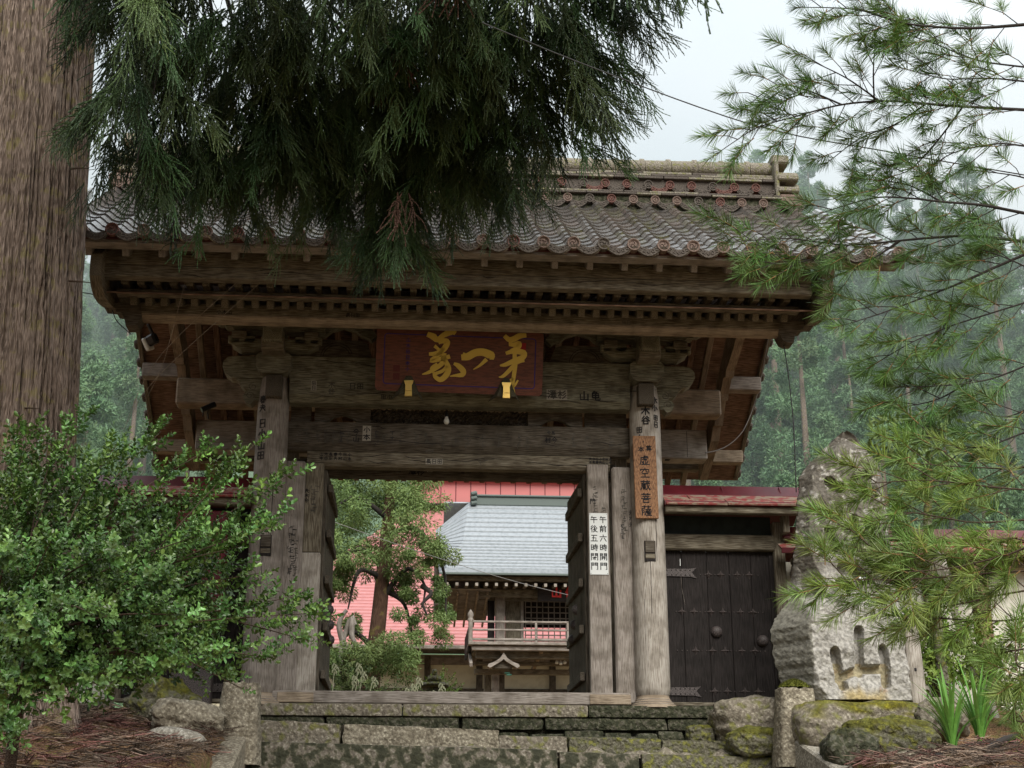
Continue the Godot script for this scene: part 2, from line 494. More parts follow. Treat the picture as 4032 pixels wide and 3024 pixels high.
	var pl := mat("plaque_wood", lin(0.15, 0.042, 0.024), 0.42, noise_tex(0.02, 5, [[0.0, lin(0.35, 0.3, 0.28)], [0.5, lin(0.8, 0.75, 0.7)], [1.0, lin(1, 1, 1)]], 23, 512, FastNoiseLite.TYPE_SIMPLEX, 40.0), Vector3(0.6, 3.5, 3.5))
	pl.clearcoat_enabled = true
	pl.clearcoat = 0.35
	pl.clearcoat_roughness = 0.3
	mat("sign_wood", lin(0.34, 0.175, 0.082), 0.6, wood_t, Vector3(5.0, 0.7, 5.0), wood_b, 0.2)
	mat("blue_paint", lin(0.035, 0.02, 0.14), 0.6)
	mat("red_paint", lin(0.28, 0.015, 0.02), 0.6)
	mat("dull_red_paint", lin(0.10, 0.02, 0.018), 0.6)
	mat("ink", lin(0.012, 0.011, 0.013), 0.8)
	mat("old_ink", lin(0.035, 0.033, 0.033), 0.85)
	mat("faded_ink", lin(0.075, 0.068, 0.058), 0.9)
	mat("paper", lin(0.30, 0.275, 0.23), 0.9)
	mat("white_sign", lin(0.66, 0.68, 0.67), 0.4)
	mat("iron", lin(0.27, 0.22, 0.21), 0.5, wood_b, Vector3.ONE * 6.0, wood_b, 0.1)
	mat("black_plastic", lin(0.012, 0.012, 0.013), 0.4)
	mat("white_plastic", lin(0.6, 0.6, 0.56), 0.35)
	mat("cable", lin(0.03, 0.03, 0.03), 0.6)
	mat("pale_cable", lin(0.22, 0.21, 0.2), 0.6)
	mat("plaster", lin(0.66, 0.64, 0.56), 0.95, noise_tex(0.02, 4, [[0.0, lin(0.8, 0.78, 0.74)], [0.6, lin(1, 1, 1)], [1.0, lin(1, 1, 1)]], 25), Vector3.ONE * 0.5)
	mat("cream_plaster", lin(0.64, 0.60, 0.45), 0.95, noise_tex(0.02, 4, [[0.0, lin(0.86, 0.84, 0.8)], [0.6, lin(1, 1, 1)], [1.0, lin(1, 1, 1)]], 25), Vector3.ONE * 0.3)
	mat("green_board", lin(0.020, 0.030, 0.028), 0.7, stain, Vector3.ONE * 0.8)
	var worn := noise_tex(0.02, 6, [[0.0, lin(0.30, 0.022, 0.03, 1.0)], [0.42, lin(0.26, 0.05, 0.05, 0.9)], [0.58, lin(0.3, 0.2, 0.15, 0.5)], [1.0, lin(0.4, 0.34, 0.28, 0.0)]], 27, 512, FastNoiseLite.TYPE_SIMPLEX, 20.0)
	var wb := mat("worn_red_board", lin(0.42, 0.34, 0.26), 0.75, wood_t, Vector3(0.3, 5.0, 5.0), wood_b, 0.3)
	over(wb, worn, 0.7)
	mat("red_metal", lin(0.115, 0.012, 0.018), 0.42, stain, Vector3.ONE * 0.35)
	var hr := mat("hall_red_roof", lin(0.50, 0.205, 0.20), 0.5, noise_tex(0.02, 4, [[0.0, lin(0.75, 0.7, 0.7)], [1.0, lin(1, 1, 1)]], 29), Vector3.ONE * 0.25)
	hr.metallic_specular = 0.5
	mat("hall_red_panel", lin(0.46, 0.155, 0.15), 0.5)
	mat("copper_grey", lin(0.30, 0.325, 0.35), 0.42, noise_tex(0.02, 5, [[0.0, lin(0.7, 0.72, 0.72)], [0.6, lin(1, 1, 1)], [1.0, lin(1, 1, 1)]], 30), Vector3(0.7, 0.7, 0.7))
	mat("copper_green", lin(0.10, 0.125, 0.115), 0.55)
	mat("glass_dark", lin(0.02, 0.022, 0.025), 0.12)
	mat("lattice_white", lin(0.55, 0.55, 0.52), 0.7)
	mat("sign_red", lin(0.55, 0.03, 0.03), 0.6)
	mat("bronze_green", lin(0.10, 0.30, 0.24), 0.6)
	# bark, leaves, ground
	var bark_t := noise_tex(0.03, 6, [[0.0, lin(0.10, 0.07, 0.05)], [0.4, lin(0.42, 0.36, 0.31)], [0.6, lin(0.75, 0.68, 0.61)], [1.0, lin(1, 0.95, 0.9)]], 31, 1024, FastNoiseLite.TYPE_SIMPLEX, 20.0)
	var ck := mat("cedar_bark", lin(0.37, 0.315, 0.285), 0.95, bark_t, Vector3(4.4, 0.20, 4.4), bark_t, 1.5)
	over(ck, noise_tex(0.012, 5, [[0.0, lin(0.3, 0.27, 0.06, 0.0)], [0.66, lin(0.3, 0.27, 0.06, 0.0)], [0.8, lin(0.26, 0.24, 0.05, 0.4)], [1.0, lin(0.26, 0.24, 0.05, 0.5)]], 33), 0.6)
	mat("twig", lin(0.10, 0.075, 0.055), 0.9, bark_t, Vector3.ONE * 6.0)
	mat("dark_twig", lin(0.035, 0.03, 0.027), 0.9)
	mat("pine_bark", lin(0.11, 0.085, 0.07), 0.95, bark_t, Vector3.ONE * 3.0, bark_t, 1.0)
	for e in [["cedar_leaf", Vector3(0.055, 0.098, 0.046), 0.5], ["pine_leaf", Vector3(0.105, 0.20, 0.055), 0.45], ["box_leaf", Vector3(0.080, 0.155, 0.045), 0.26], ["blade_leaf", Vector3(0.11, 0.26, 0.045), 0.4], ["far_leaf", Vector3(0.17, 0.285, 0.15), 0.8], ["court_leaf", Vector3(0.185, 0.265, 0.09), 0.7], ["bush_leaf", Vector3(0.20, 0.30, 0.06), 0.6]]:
		var m := mat(e[0], lin(e[1].x, e[1].y, e[1].z), e[2])
		m.vertex_color_use_as_albedo = true
		m.uv1_triplanar = false
		m.backlight_enabled = true
		m.backlight = Color(0.35, 0.4, 0.2) if e[0] != "cedar_leaf" else Color(0.14, 0.17, 0.1)
	mat("stalk", lin(0.60, 0.62, 0.42), 0.7)
	mat("dead_frond", lin(0.20, 0.14, 0.105), 0.9)
	M["dead_frond"].vertex_color_use_as_albedo = true
	var gt := noise_tex(0.05, 6, [[0.0, lin(0.25, 0.16, 0.11)], [0.45, lin(0.6, 0.45, 0.33)], [0.65, lin(0.9, 0.75, 0.55)], [1.0, lin(1, 0.9, 0.7)]], 35, 1024)
	var gm := mat("soil", lin(0.29, 0.215, 0.15), 0.95, gt, Vector3.ONE * 0.9, stone_b, 3.0)
	over(gm, moss, 0.5)
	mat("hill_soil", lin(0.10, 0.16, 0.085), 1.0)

# ---------- the gate ----------
func roof_y(d: float) -> float:   # height of the front slope, d metres behind the eave
	return 4.10 + 0.64 * d + 0.010 * d * d

func tile_mesh(w: float, l: float, cols := 9) -> Mesh:   # wavy pantile, hump on its left, lower end at z = l/2
	var st := S()
	var top := []
	for i in cols + 1:
		var t := float(i) / cols
		var y := 0.052 * sin(PI * t / 0.40) if t < 0.40 else -0.026 * sin(PI * (t - 0.40) / 0.60)
		top.append(Vector2((t - 0.20) * w * 1.02, y))
	var th := 0.030
	for i in cols:
		var a: Vector2 = top[i]
		var b: Vector2 = top[i + 1]
		var y0 := 0.020
		quad(st, Vector3(a.x, a.y + y0, l * 0.5), Vector3(b.x, b.y + y0, l * 0.5), Vector3(b.x, b.y, -l * 0.5), Vector3(a.x, a.y, -l * 0.5), Vector3.UP)
		quad(st, Vector3(a.x, a.y + y0, l * 0.5), Vector3(b.x, b.y + y0, l * 0.5), Vector3(b.x, b.y + y0 - th, l * 0.5), Vector3(a.x, a.y + y0 - th, l * 0.5), Vector3.BACK)
	for e in [[top[0], Vector3.LEFT], [top[cols], Vector3.RIGHT]]:
		var a: Vector2 = e[0]
		quad(st, Vector3(a.x, a.y + 0.020, l * 0.5), Vector3(a.x, a.y, -l * 0.5), Vector3(a.x, a.y - th, -l * 0.5), Vector3(a.x, a.y + 0.020 - th, l * 0.5), e[1])
	return st.commit()

func disc_mesh(r: float, depth := 0.05) -> Mesh:   # round eave-tile end with a rim and three comma swirls, facing +z
	var st := S()
	lathe(st, PackedVector2Array([Vector2(r * 0.98, -depth), Vector2(r, 0.0), Vector2(r * 0.97, 0.006), Vector2(r * 0.78, 0.006), Vector2(r * 0.74, -0.010), Vector2(0.001, -0.012)]), Transform3D(Basis(Vector3.RIGHT, PI / 2), Vector3.ZERO), 18)
	for k in 3:
		var t := TAU * k / 3.0
		var pts := PackedVector2Array()
		var ws := PackedFloat32Array()
		for i in 5:
			var u := i / 4.0
			var rr := r * lerpf(0.24, 0.56, u)
			pts.append(Vector2(cos(t + u * 1.9), sin(t + u * 1.9)) * rr)
			ws.append(r * lerpf(0.34, 0.07, u))
		brush(st, pts, ws, Transform3D(Basis.IDENTITY, Vector3(0, 0, -0.012)), 0.012)
	return st.commit()

func eave_plate(w: float) -> Mesh:   # curved pendant of an eave tile, between two discs, facing +z
	var st := S()
	var up := PackedVector2Array()
	var lo := PackedVector2Array()
	for i in 9:
		var t := i / 8.0
		var y := -0.045 * sin(PI * t)
		up.append(Vector2((t - 0.5) * w, y + 0.028 - 0.02))
		lo.append(Vector2((t - 0.5) * w, y - 0.068 + 0.02 * (1.0 - sin(PI * t))))
	var p := PackedVector2Array(up)
	lo.reverse()
	p.append_array(lo)
	prism(st, p, Transform3D.IDENTITY, 0.03)
	for k in 5:   # scroll relief
		var t := (k + 0.5) / 5.0
		var c := Vector2((t - 0.5) * w * 0.9, -0.045 * sin(PI * t) - 0.022)
		var pts := PackedVector2Array()
		for i in 5:
			pts.append(c + Vector2(cos(i * 1.3 + k), sin(i * 1.3 + k)) * 0.016)
		brush(st, pts, PackedFloat32Array([0.008, 0.01, 0.01, 0.008, 0.005]), at(0, 0, 0.015), 0.007)
	return st.commit()

func build_gate() -> void:
	var G := thing("temple_gate", "large weathered wooden temple gate with a tiled gable roof above the stone steps", "gate")
	# posts
	for s in [-1.0, 1.0]:
		var st := S()
		lathe(st, PackedVector2Array([Vector2(0.150, 0.015), Vector2(0.170, 0.045), Vector2(0.180, 0.10), Vector2(0.178, 1.2), Vector2(0.170, 2.6), Vector2(0.166, 3.2), Vector2(0.150, 3.34), Vector2(0.12, 3.42), Vector2(0.02, 3.45)]), at(2.0 * s, 0, 0), 28)
		fin(st, "main_post", M.pale_wood_y if s > 0 else M.grey_wood_y, G)
		st = S()
		lathe(st, PackedVector2Array([Vector2(0.165, 0.03), Vector2(0.165, 0.012), Vector2(0.185, -0.02), Vector2(0.215, -0.05), Vector2(0.26, -0.085), Vector2(0.27, -0.10)]), at(2.0 * s, 0, 0), 28)
		fin(st, "post_base", M.tan_wood_x, G)
		for k in 3:
			var st2 := S()
			lathe(st2, PackedVector2Array([Vector2(0.178 + k * 0.025, 0.004), Vector2(0.186 + k * 0.025, 0.0), Vector2(0.178 + k * 0.025, -0.006)]), at(2.0 * s, -0.012 - k * 0.024, 0), 28)
			fin(st2, "base_ridge", M.grey_wood_x, G)
		pbox("rear_post", G, M.brown_wood_y, Vector3(2.0 * s, 1.6, -2.2), Vector3(0.24, 3.3, 0.24))
		# mortise with an old tenon end
		pbox("mortise", G, M.black_wood_y, Vector3(1.985 * s, 1.50, 0.155), Vector3(0.115, 0.22, 0.05), 0.003)
		pbox("tenon_end", G, M.dark_wood_x, Vector3(1.985 * s, 1.545, 0.165), Vector3(0.10, 0.12, 0.05), 0.004)
		pbox("tenon_wedge", G, M.brown_wood_x, Vector3(1.985 * s, 1.445, 0.16), Vector3(0.10, 0.05, 0.05), 0.004)
		# cracks in the post
		for k in 3:
			var a := -0.5 + k * 0.42
			var y0 := 0.3 + k * 0.55
			pbox("post_crack", G, M.black_wood_y, Vector3(2.0 * s + sin(a) * 0.1755, y0 + 0.35, cos(a) * 0.1755), Vector3(0.005, 0.7, 0.006), 0.001)
		# cap block and front arms carrying the eave beam
		var pr := S()
		prism(pr, poly("-0.15,0.0 -0.11,-0.02 0.11,-0.02 0.15,0.0 0.185,0.06 0.185,0.17 0.15,0.20 -0.15,0.20 -0.185,0.17 -0.185,0.06"), at(2.0 * s, 3.36, 0.06), 0.40)
		fin(pr, "cap_block", M.green_wood_x, G)
		pbox("nose_beam", G, M.dark_wood_z, Vector3(1.985 * s, 3.20, 0.10), Vector3(0.17, 0.24, 0.30), 0.008)
		pbox("bracket_arm", G, M.green_wood_z, Vector3(2.0 * s, 3.70, 0.22), Vector3(0.20, 0.20, 0.66), 0.01)
		pbox("bracket_arm", G, M.green_wood_z, Vector3(1.97 * s, 3.89, 0.42), Vector3(0.15, 0.17, 1.06), 0.01)
		pbox("bearing_block", G, M.brown_wood_x, Vector3(2.0 * s, 3.60, 0.36), Vector3(0.24, 0.14, 0.24), 0.012)
		pbox("bearing_block", G, M.brown_wood_x, Vector3(1.97 * s, 3.80, 0.62), Vector3(0.19, 0.13, 0.2), 0.012)
		# boat-shaped arms along the wall, lower and upper, with carved tips outside
		pr = S()
		prism(pr, poly("-0.46,0.12 -0.46,0.06 -0.36,0.0 0.36,0.0 0.46,0.06 0.46,0.12"), at(2.0 * s, 3.61, 0.12), 0.20)
		fin(pr, "boat_arm", M.green_wood_x, G)
		for e in [-0.38, 0.38]:
			pbox("bearing_block", G, M.brown_wood_x, Vector3(2.0 * s + e, 3.775, 0.13), Vector3(0.16, 0.10, 0.2), 0.012)
		pr = S()
		prism(pr, poly("-0.52,0.0 -0.52,0.13 0.52,0.13 0.64,0.15 0.66,0.11 0.60,0.075 0.56,0.08 0.53,0.04 0.47,0.045 0.44,0.0 0.38,-0.03 0.30,-0.02 0.25,0.0", s), at(2.0 * s, 3.835, 0.10), 0.15)
		fin(pr, "carved_arm", M.green_wood_x, G)
		for e in [-0.48, -0.3, 0.3, 0.48]:
			pbox("bearing_block", G, M.green_wood_x, Vector3(2.0 * s + e * 0.9, 3.72, 0.19), Vector3(0.13, 0.09, 0.06), 0.01)
		# nosing of the tie beams outside the posts
		pr = S()
		prism(pr, poly("0.0,0.0 0.45,0.0 0.52,0.05 0.555,0.12 0.55,0.18 0.50,0.235 0.42,0.245 0.0,0.245", s), at(2.0 * s, 3.325, 0.0), 0.20)
		fin(pr, "beam_nose", M.green_wood_x, G)
		pr = S()
		prism(pr, poly("0.0,0.0 0.20,0.01 0.235,-0.03 0.29,-0.01 0.32,0.06 0.30,0.10 0.25,0.125 0.32,0.15 0.36,0.185 0.365,0.22 0.41,0.25 0.0,0.25", s), at(2.0 * s, 3.072, 0.0), 0.16)
		fin(pr, "carved_nose", M.green_wood_x, G)
		for k in 2:
			var sw := []
			for i in 16:
				var t := i / 15.0
				sw.append(Vector3((2.22 + k * 0.03) * s + cos(t * 8.0 + k * 2.0) * (0.012 + 0.038 * t) * s, 3.235 - k * 0.10 + sin(t * 8.0 + k * 2.0) * (0.012 + 0.034 * t), 0.081))
			var sst := S()
			tube(sst, sw, 0.004, 0.004, 5)
			fin(sst, "carved_swirl", M.dark_wood_x, G)
		# wing boards of the door frame
		var xo := 1.0 if s > 0 else -1.0
		pbox("frame_board", G, M.grey_wood_y if s > 0 else M.grey_wood_y, Vector3(1.735 * xo, 1.20, -0.06), Vector3(0.215, 2.50, 0.12), 0.02)
	pbox("door_jamb", G, M.brown_wood_y, Vector3(-1.535, 1.96, -0.09), Vector3(0.19, 0.96, 0.10), 0.008)
	pbox("door_jamb", G, M.pale_wood_y, Vector3(-1.535, 0.765, -0.085), Vector3(0.195, 1.42, 0.11), 0.008)
	pbox("door_jamb", G, M.grey_wood_y, Vector3(1.48, 1.26, -0.085), Vector3(0.225, 2.44, 0.11), 0.008)
	# tie beams
	var cs := S()
	prism(cs, poly("0.10,0.0 0.10,0.243 -0.12,0.243 -0.12,0.015 -0.105,0.0"), Transform3D(Basis(Vector3.UP, PI / 2), Vector3(0, 3.333, 0)), 3.68)
	fin(cs, "tie_beam", M.green_wood_x, G)
	cs = S()
	prism(cs, poly("0.10,0.0 0.10,0.255 -0.12,0.255 -0.12,0.075 -0.06,0.0"), Transform3D(Basis(Vector3.UP, PI / 2), Vector3(0, 3.075, 0)), 3.66)
	fin(cs, "tie_beam", M.green_wood_x, G)
	cs = S()
	prism(cs, poly("0.25,0.0 0.25,0.31 0.09,0.31 0.09,0.075 0.14,0.0"), Transform3D(Basis(Vector3.UP, PI / 2), Vector3(0, 2.60, 0)), 3.70)
	fin(cs, "head_rail", M.dark_wood_x, G)
	cs = S()
	prism(cs, poly("0.30,0.0 0.30,0.155 0.14,0.155 0.14,0.035 0.17,0.0"), Transform3D(Basis(Vector3.UP, PI / 2), Vector3(0, 2.44, 0)), 3.26)
	fin(cs, "lintel", M.brown_wood_x, G)
	pbox("door_head", G, M.dark_wood_x, Vector3(-0.03, 2.475, -0.56), Vector3(2.86, 0.12, 0.12), 0.008)
	pbox("inner_beam", G, M.dark_wood_x, Vector3(0, 2.62, -0.95), Vector3(3.6, 0.16, 0.2), 0.008)
	# wall above the tie beam: two boards with frog-leg openings left free
	for e in [[-1.62, 0.18], [0.0, 1.86], [1.62, 0.20]]:
		pbox("wall_board", G, M.dark_wood_x, Vector3(e[0], 3.80, -0.06), Vector3(e[1], 0.46, 0.04), 0.003)
	pbox("wall_plate", G, M.green_wood_x, Vector3(0, 4.06, -0.02), Vector3(4.4, 0.13, 0.2), 0.008)
	for s in [-1.0, 1.0]:
		var fr := S()   # frog-leg strut: scalloped arch over the opening
		prism(fr, poly("-0.30,0.0 -0.27,0.03 -0.20,0.05 -0.13,0.11 -0.06,0.13 0.0,0.15 0.06,0.13 0.13,0.11 0.20,0.05 0.27,0.03 0.30,0.0 0.36,0.06 0.30,0.14 0.20,0.17 0.12,0.22 0.0,0.235 -0.12,0.22 -0.20,0.17 -0.30,0.14 -0.36,0.06"), at(1.28 * s, 3.80, 0.0), 0.10)
		fin(fr, "frog_leg_strut", M.green_wood_x, G)
		var cb := S()   # dark cloud board under it
		prism(cb, poly("-0.34,0.0 -0.31,0.10 -0.27,0.19 -0.20,0.215 0.22,0.215 0.29,0.19 0.33,0.10 0.42,0.04 0.46,0.0", s), at(1.30 * s, 3.578, 0.03), 0.06)
		fin(cb, "cloud_board", M.dark_wood_x, G)
		for k in 2:
			var sw := []
			for i in 14:
				var t := i / 13.0
				sw.append(Vector3((1.30 + 0.05) * s + cos(0.3 + t * 3.4) * (0.17 - k * 0.025), 3.60 + sin(0.3 + t * 3.4) * (0.16 - k * 0.03), 0.063))
			var sst := S()
			tube(sst, sw, 0.004, 0.003, 5)
			fin(sst, "carved_swirl", M.black_wood_x, G)
		# small frog-leg openings above the head rail
		var fr2 := S()
		prism(fr2, poly("-0.26,0.0 -0.22,0.035 -0.15,0.05 -0.10,0.09 -0.03,0.115 0.03,0.115 0.10,0.09 0.15,0.05 0.22,0.035 0.26,0.0 0.30,0.0 0.30,0.19 -0.30,0.19 -0.30,0.0"), at(-1.27 if s < 0 else 1.04, 2.90, -0.20), 0.07)
		fin(fr2, "frog_leg_panel", M.dark_wood_x, G)
	# carved transom: dark swirling relief
	var rows := []
	fn.seed = 5
	fn.frequency = 5.5
	fn.fractal_octaves = 3
	fn.noise_type = FastNoiseLite.TYPE_SIMPLEX
	for i in 17:
		var row := PackedVector3Array()
		for j in 110:
			var x := lerpf(-0.97, 0.74, j / 109.0)
			var y := lerpf(2.905, 3.10, i / 16.0)
			var v := sin(fn.get_noise_2d(x * 1.2, y * 1.6) * 22.0)
			row.append(Vector3(x, y, -0.21 + 0.045 * v))
		rows.append(row)
	var tr := S()
	grid(tr, rows, Vector3.BACK)
	fin(tr, "carved_transom", M.dark_wood_x, G)
	pbox("transom_back", G, M.dark_wood_x, Vector3(-0.115, 3.0, -0.29), Vector3(1.75, 0.21, 0.03), 0.002)
	for e in [[-1.72, 0.22], [1.60, 0.46]]:
		pbox("transom_board", G, M.dark_wood_x, Vector3(e[0], 3.0, -0.22), Vector3(e[1], 0.21, 0.04), 0.002)
	# threshold
	pbox("threshold", G, M.grey_wood_x, Vector3(-0.05, -0.006, -0.03), Vector3(3.62, 0.125, 0.20), 0.012)
	pbox("threshold_patch", G, M.tan_wood_x, Vector3(-1.62, -0.012, 0.073), Vector3(0.36, 0.10, 0.02), 0.008)
	pbox("threshold_patch", G, M.tan_wood_x, Vector3(1.55, -0.012, 0.073), Vector3(0.42, 0.10, 0.02), 0.008)
	# door leaves, opened inwards
	for s in [-1.0, 1.0]:
		var hx := -1.435 if s < 0 else 1.365
		var dx := 0.035 if s < 0 else -0.035   # the free edge leans into the opening
		for k in 5:
			var a := Vector3(hx + dx * k / 5.0, 1.22, -0.20 - 0.25 * k)
			var b := Vector3(hx + dx * (k + 1) / 5.0, 1.22, -0.20 - 0.25 * (k + 1))
			var bm := pbeam("door_plank", G, M.dark_wood_y, a, b + (a - b) * 0.02, 0.05, 2.36, 0.006)
			bm.position.y = 1.22
		for k in 5:
			var y := 0.25 + k * 0.49
			pbox("door_batten", G, M.dark_wood_z, Vector3(hx + dx * 0.5 - s * 0.045, y, -0.82), Vector3(0.05, 0.09, 1.22), 0.006)
		for k in 3:
			var st := S()
			lathe(st, PackedVector2Array([Vector2(0.055, 0.0), Vector2(0.052, 0.02), Vector2(0.035, 0.045), Vector2(0.001, 0.055)]), Transform3D(Basis(Vector3.BACK, PI / 2 * s), Vector3(hx + dx * 0.4 - s * 0.07, 0.95 - k * 0.13 if s < 0 else 0.98 - k * 0.13, -0.45 - k * 0.2)), 14)
			fin(st, "door_boss", M.iron, G)
	# eave: beams and rafters, front to back
	pbox("eave_beam", G, M.brown_wood_x, Vector3(-0.07, 4.070, 1.51), Vector3(7.1, 0.178, 0.125), 0.006)
	pbox("eave_beam", G, M.brown_wood_x, Vector3(-0.07, 3.915, 1.512), Vector3(7.1, 0.128, 0.12), 0.010)
	pbox("eave_rail", G, M.brown_wood_x, Vector3(-0.03, 3.814, 1.225), Vector3(6.9, 0.062, 0.09), 0.006)
	pbox("eave_purlin", G, M.brown_wood_x, Vector3(-0.03, 3.745, 0.93), Vector3(6.72, 0.118, 0.18), 0.008)
	cs = S()
	prism(cs, poly("-0.09,0.0 0.09,0.0 0.09,-0.02 0.05,-0.055 -0.05,-0.055 -0.09,-0.02"), Transform3D(Basis(Vector3.UP, PI / 2), Vector3(-0.03, 3.684, 0.93)), 6.62)
	fin(cs, "purlin_moulding", M.tan_wood_x, G)
	for k in 43:
		var x := -3.38 + k * 0.158
		pbox("flying_rafter", G, M.brown_wood_z, Vector3(x, 3.892, 1.17), Vector3(0.066, 0.075, 0.52), 0.005, Vector3(4, 0, 0))
	for k in 45:
		var x := -3.32 + k * 0.150
		pbeam("base_rafter", G, M.brown_wood_z, Vector3(x, 4.66, -0.86), Vector3(x, 3.742, 1.20), 0.068, 0.083, 0.005)
	for k in 23:   # ends of the upper rafters under the tiles
		var x := -4.02 + k * 0.348
		pbeam("upper_rafter", G, M.grey_wood_z, Vector3(x, 4.62, 0.7), Vector3(x, 4.028, 1.76), 0.062, 0.085, 0.005)
	# boards that hide the space between the rafters
	for k in 9:
		var z := 1.30 - k * 0.24
		pbox("soffit_board", G, M.red_wood_x, Vector3(0, 3.80 + (1.13 - z) * 0.446 + 0.07, z), Vector3(7.3, 0.016, 0.236), 0.002, Vector3(24, 0, 0))
	for k in 12:
		var d := 0.20 + k * 0.24
		pbox("roof_board", G, M.dark_wood_x, Vector3(0, roof_y(d) - 0.085, 1.95 - d), Vector3(8.35, 0.02, 0.245), 0.002, Vector3(32.7 + k * 0.2, 0, 0))
	pbox("eave_board", G, M.grey_wood_x, Vector3(0, 4.075, 1.83), Vector3(8.56, 0.035, 0.16), 0.004)
	pbox("eave_underboard", G, M.underboard_red, Vector3(0, 4.113, 1.84), Vector3(8.56, 0.04, 0.16), 0.003)
	# end boards of the gable, front tips
	for s in [-1.0, 1.0]:
		var pr := S()
		prism(pr, poly("1.72,4.02 1.72,3.90 1.70,3.80 1.60,3.725 1.45,3.68 1.25,3.69 1.0,3.74 0.6,3.88 -0.2,4.24 -0.9,4.52 -0.9,4.95 -0.2,4.72 0.6,4.42 1.2,4.22 1.6,4.13"), Transform3D(Basis(Vector3.BACK, Vector3.UP, Vector3.LEFT), Vector3(3.60 * s, 0, 0)), 0.11)
		fin(pr, "bargeboard", M.brown_wood_z, G)
		# carved drop at the purlin end, with stepped ends
		pr = S()
		prism(pr, poly("-0.02,0.24 -0.04,0.10 0.0,0.02 0.05,0.0 0.11,0.0 0.13,0.08 0.16,0.14 0.22,0.15 0.23,0.19 0.30,0.20 0.31,0.24", s), at(3.30 * s, 3.54, 0.93), 0.20)
		fin(pr, "carved_drop", M.dark_wood_x, G)
		pbox("purlin_end", G, M.dark_wood_z, Vector3(3.62 * s, 3.80, 0.90), Vector3(0.06, 0.12, 0.16), 0.008)
		# gable frame seen from below: inner carved board, purlin stubs, outer verge boards
		pr = S()
		prism(pr, poly("0.2,4.28 -0.37,4.10 -0.62,4.00 -0.95,3.90 -1.0,3.84 -1.12,3.86 -1.31,3.73 -1.36,3.66 -1.46,3.69 -1.62,3.54 -1.70,3.45 -1.80,3.46 -1.94,3.32 -2.2,3.22 -2.70,3.02 -2.78,3.06 -2.75,3.26 -1.9,3.68 -0.9,4.26 0.2,4.50"), Transform3D(Basis(Vector3.BACK, Vector3.UP, Vector3.LEFT), Vector3(3.20 * s, 0, 0)), 0.10)
		fin(pr, "carved_bargeboard", M.tan_wood_z, G)
		pbox("purlin_stub", G, M.grey_wood_x, Vector3(3.48 * s, 3.98, -1.72), Vector3(0.52, 0.17, 0.17), 0.008)
		pbox("purlin_stub", G, M.tan_wood_x, Vector3(3.46 * s, 3.33, -2.72), Vector3(0.50, 0.16, 0.16), 0.008)
		pbox("ridge_stub", G, M.brown_wood_x, Vector3(3.48 * s, 4.55, -0.86), Vector3(0.52, 0.2, 0.2), 0.008)
		pbeam("verge_board", G, M.brown_wood_z, Vector3(3.79 * s, 3.30, -3.50), Vector3(3.79 * s, 4.80, -0.88), 0.05, 0.16, 0.005)
		pbeam("verge_rafter", G, M.brown_wood_z, Vector3(3.55 * s, 3.42, -3.46), Vector3(3.55 * s, 4.86, -0.94), 0.06, 0.08, 0.005)
		pbeam("verge_rafter", G, M.grey_wood_z, Vector3(3.70 * s, 3.40, -3.46), Vector3(3.70 * s, 4.84, -0.94), 0.05, 0.09, 0.005)
	# rear slope from below
	for k in 31:
		var x := -3.06 + k * 0.204
		pbeam("rear_rafter", G, M.red_wood_z if k % 3 else M.tan_wood_z, Vector3(x, 3.14, -3.40), Vector3(x, 4.70, -0.86), 0.068, 0.09, 0.005)
	for k in 13:
		var t := (k + 0.5) / 13.0
		pbox("rear_board", G, M.red_wood_x, Vector3(0.0, lerpf(4.86, 3.24, t), lerpf(-0.84, -3.50, t)), Vector3(7.66, 0.018, 0.242 - 0.004 * (k % 3)), 0.002, Vector3(-31.3, 0, 0))
	pbox("centre_purlin", G, M.tan_wood_x, Vector3(-0.06, 3.57, -1.26), Vector3(6.36, 0.32, 0.22), 0.02)
	pbox("rear_tie_beam", G, M.pale_wood_x, Vector3(0.0, 3.29, -2.12), Vector3(6.22, 0.37, 0.26), 0.012)
	pbox("rear_eave_purlin", G, M.brown_wood_x, Vector3(0.0, 3.30, -3.02), Vector3(6.4, 0.16, 0.16), 0.012)
	pbox("ridge_beam", G, M.brown_wood_x, Vector3(0.0, 4.60, -0.88), Vector3(6.3, 0.24, 0.2), 0.012)
	# chisel cracks in the end of the rear beam
	pbox("beam_crack", G, M.black_wood_y, Vector3(2.86, 3.29, -1.992), Vector3(0.006, 0.33, 0.006), 0.001)
	pbox("knot_hole", G, M.black_wood_y, Vector3(2.62, 3.103, -2.06), Vector3(0.06, 0.012, 0.05), 0.004)
	# drying cracks in the timbers
	rng.seed = 44
	for e in [[1.573, 4.00, 4.14, 3.3], [1.573, 3.87, 3.96, 3.3], [0.1225, 3.10, 3.30, 1.7], [0.1225, 3.36, 3.54, 1.7], [-0.0875, 2.70, 2.88, 1.7], [-0.1375, 2.48, 2.57, 1.3]]:
		for k in 9:
			var x := rng.randf_range(-e[3], e[3])
			var y := rng.randf_range(e[1], e[2])
			var st := S()
			var pp := PackedVector2Array()
			var ww := PackedFloat32Array()
			var L := rng.randf_range(0.15, 0.6)
			for i in 7:
				pp.append(Vector2(x + L * i / 6.0, y + rng.randf_range(-0.006, 0.006) + 0.012 * sin(i * 0.8 + k)))
				ww.append(0.006 * sin(PI * (i + 0.4) / 6.8) + 0.001)
			brush(st, pp, ww, at(0, 0, e[0] - 0.002), 0.0025)
			fin(st, "drying_crack", M.black_wood_x, G)
	build_roof(G)
	build_stickers(G)

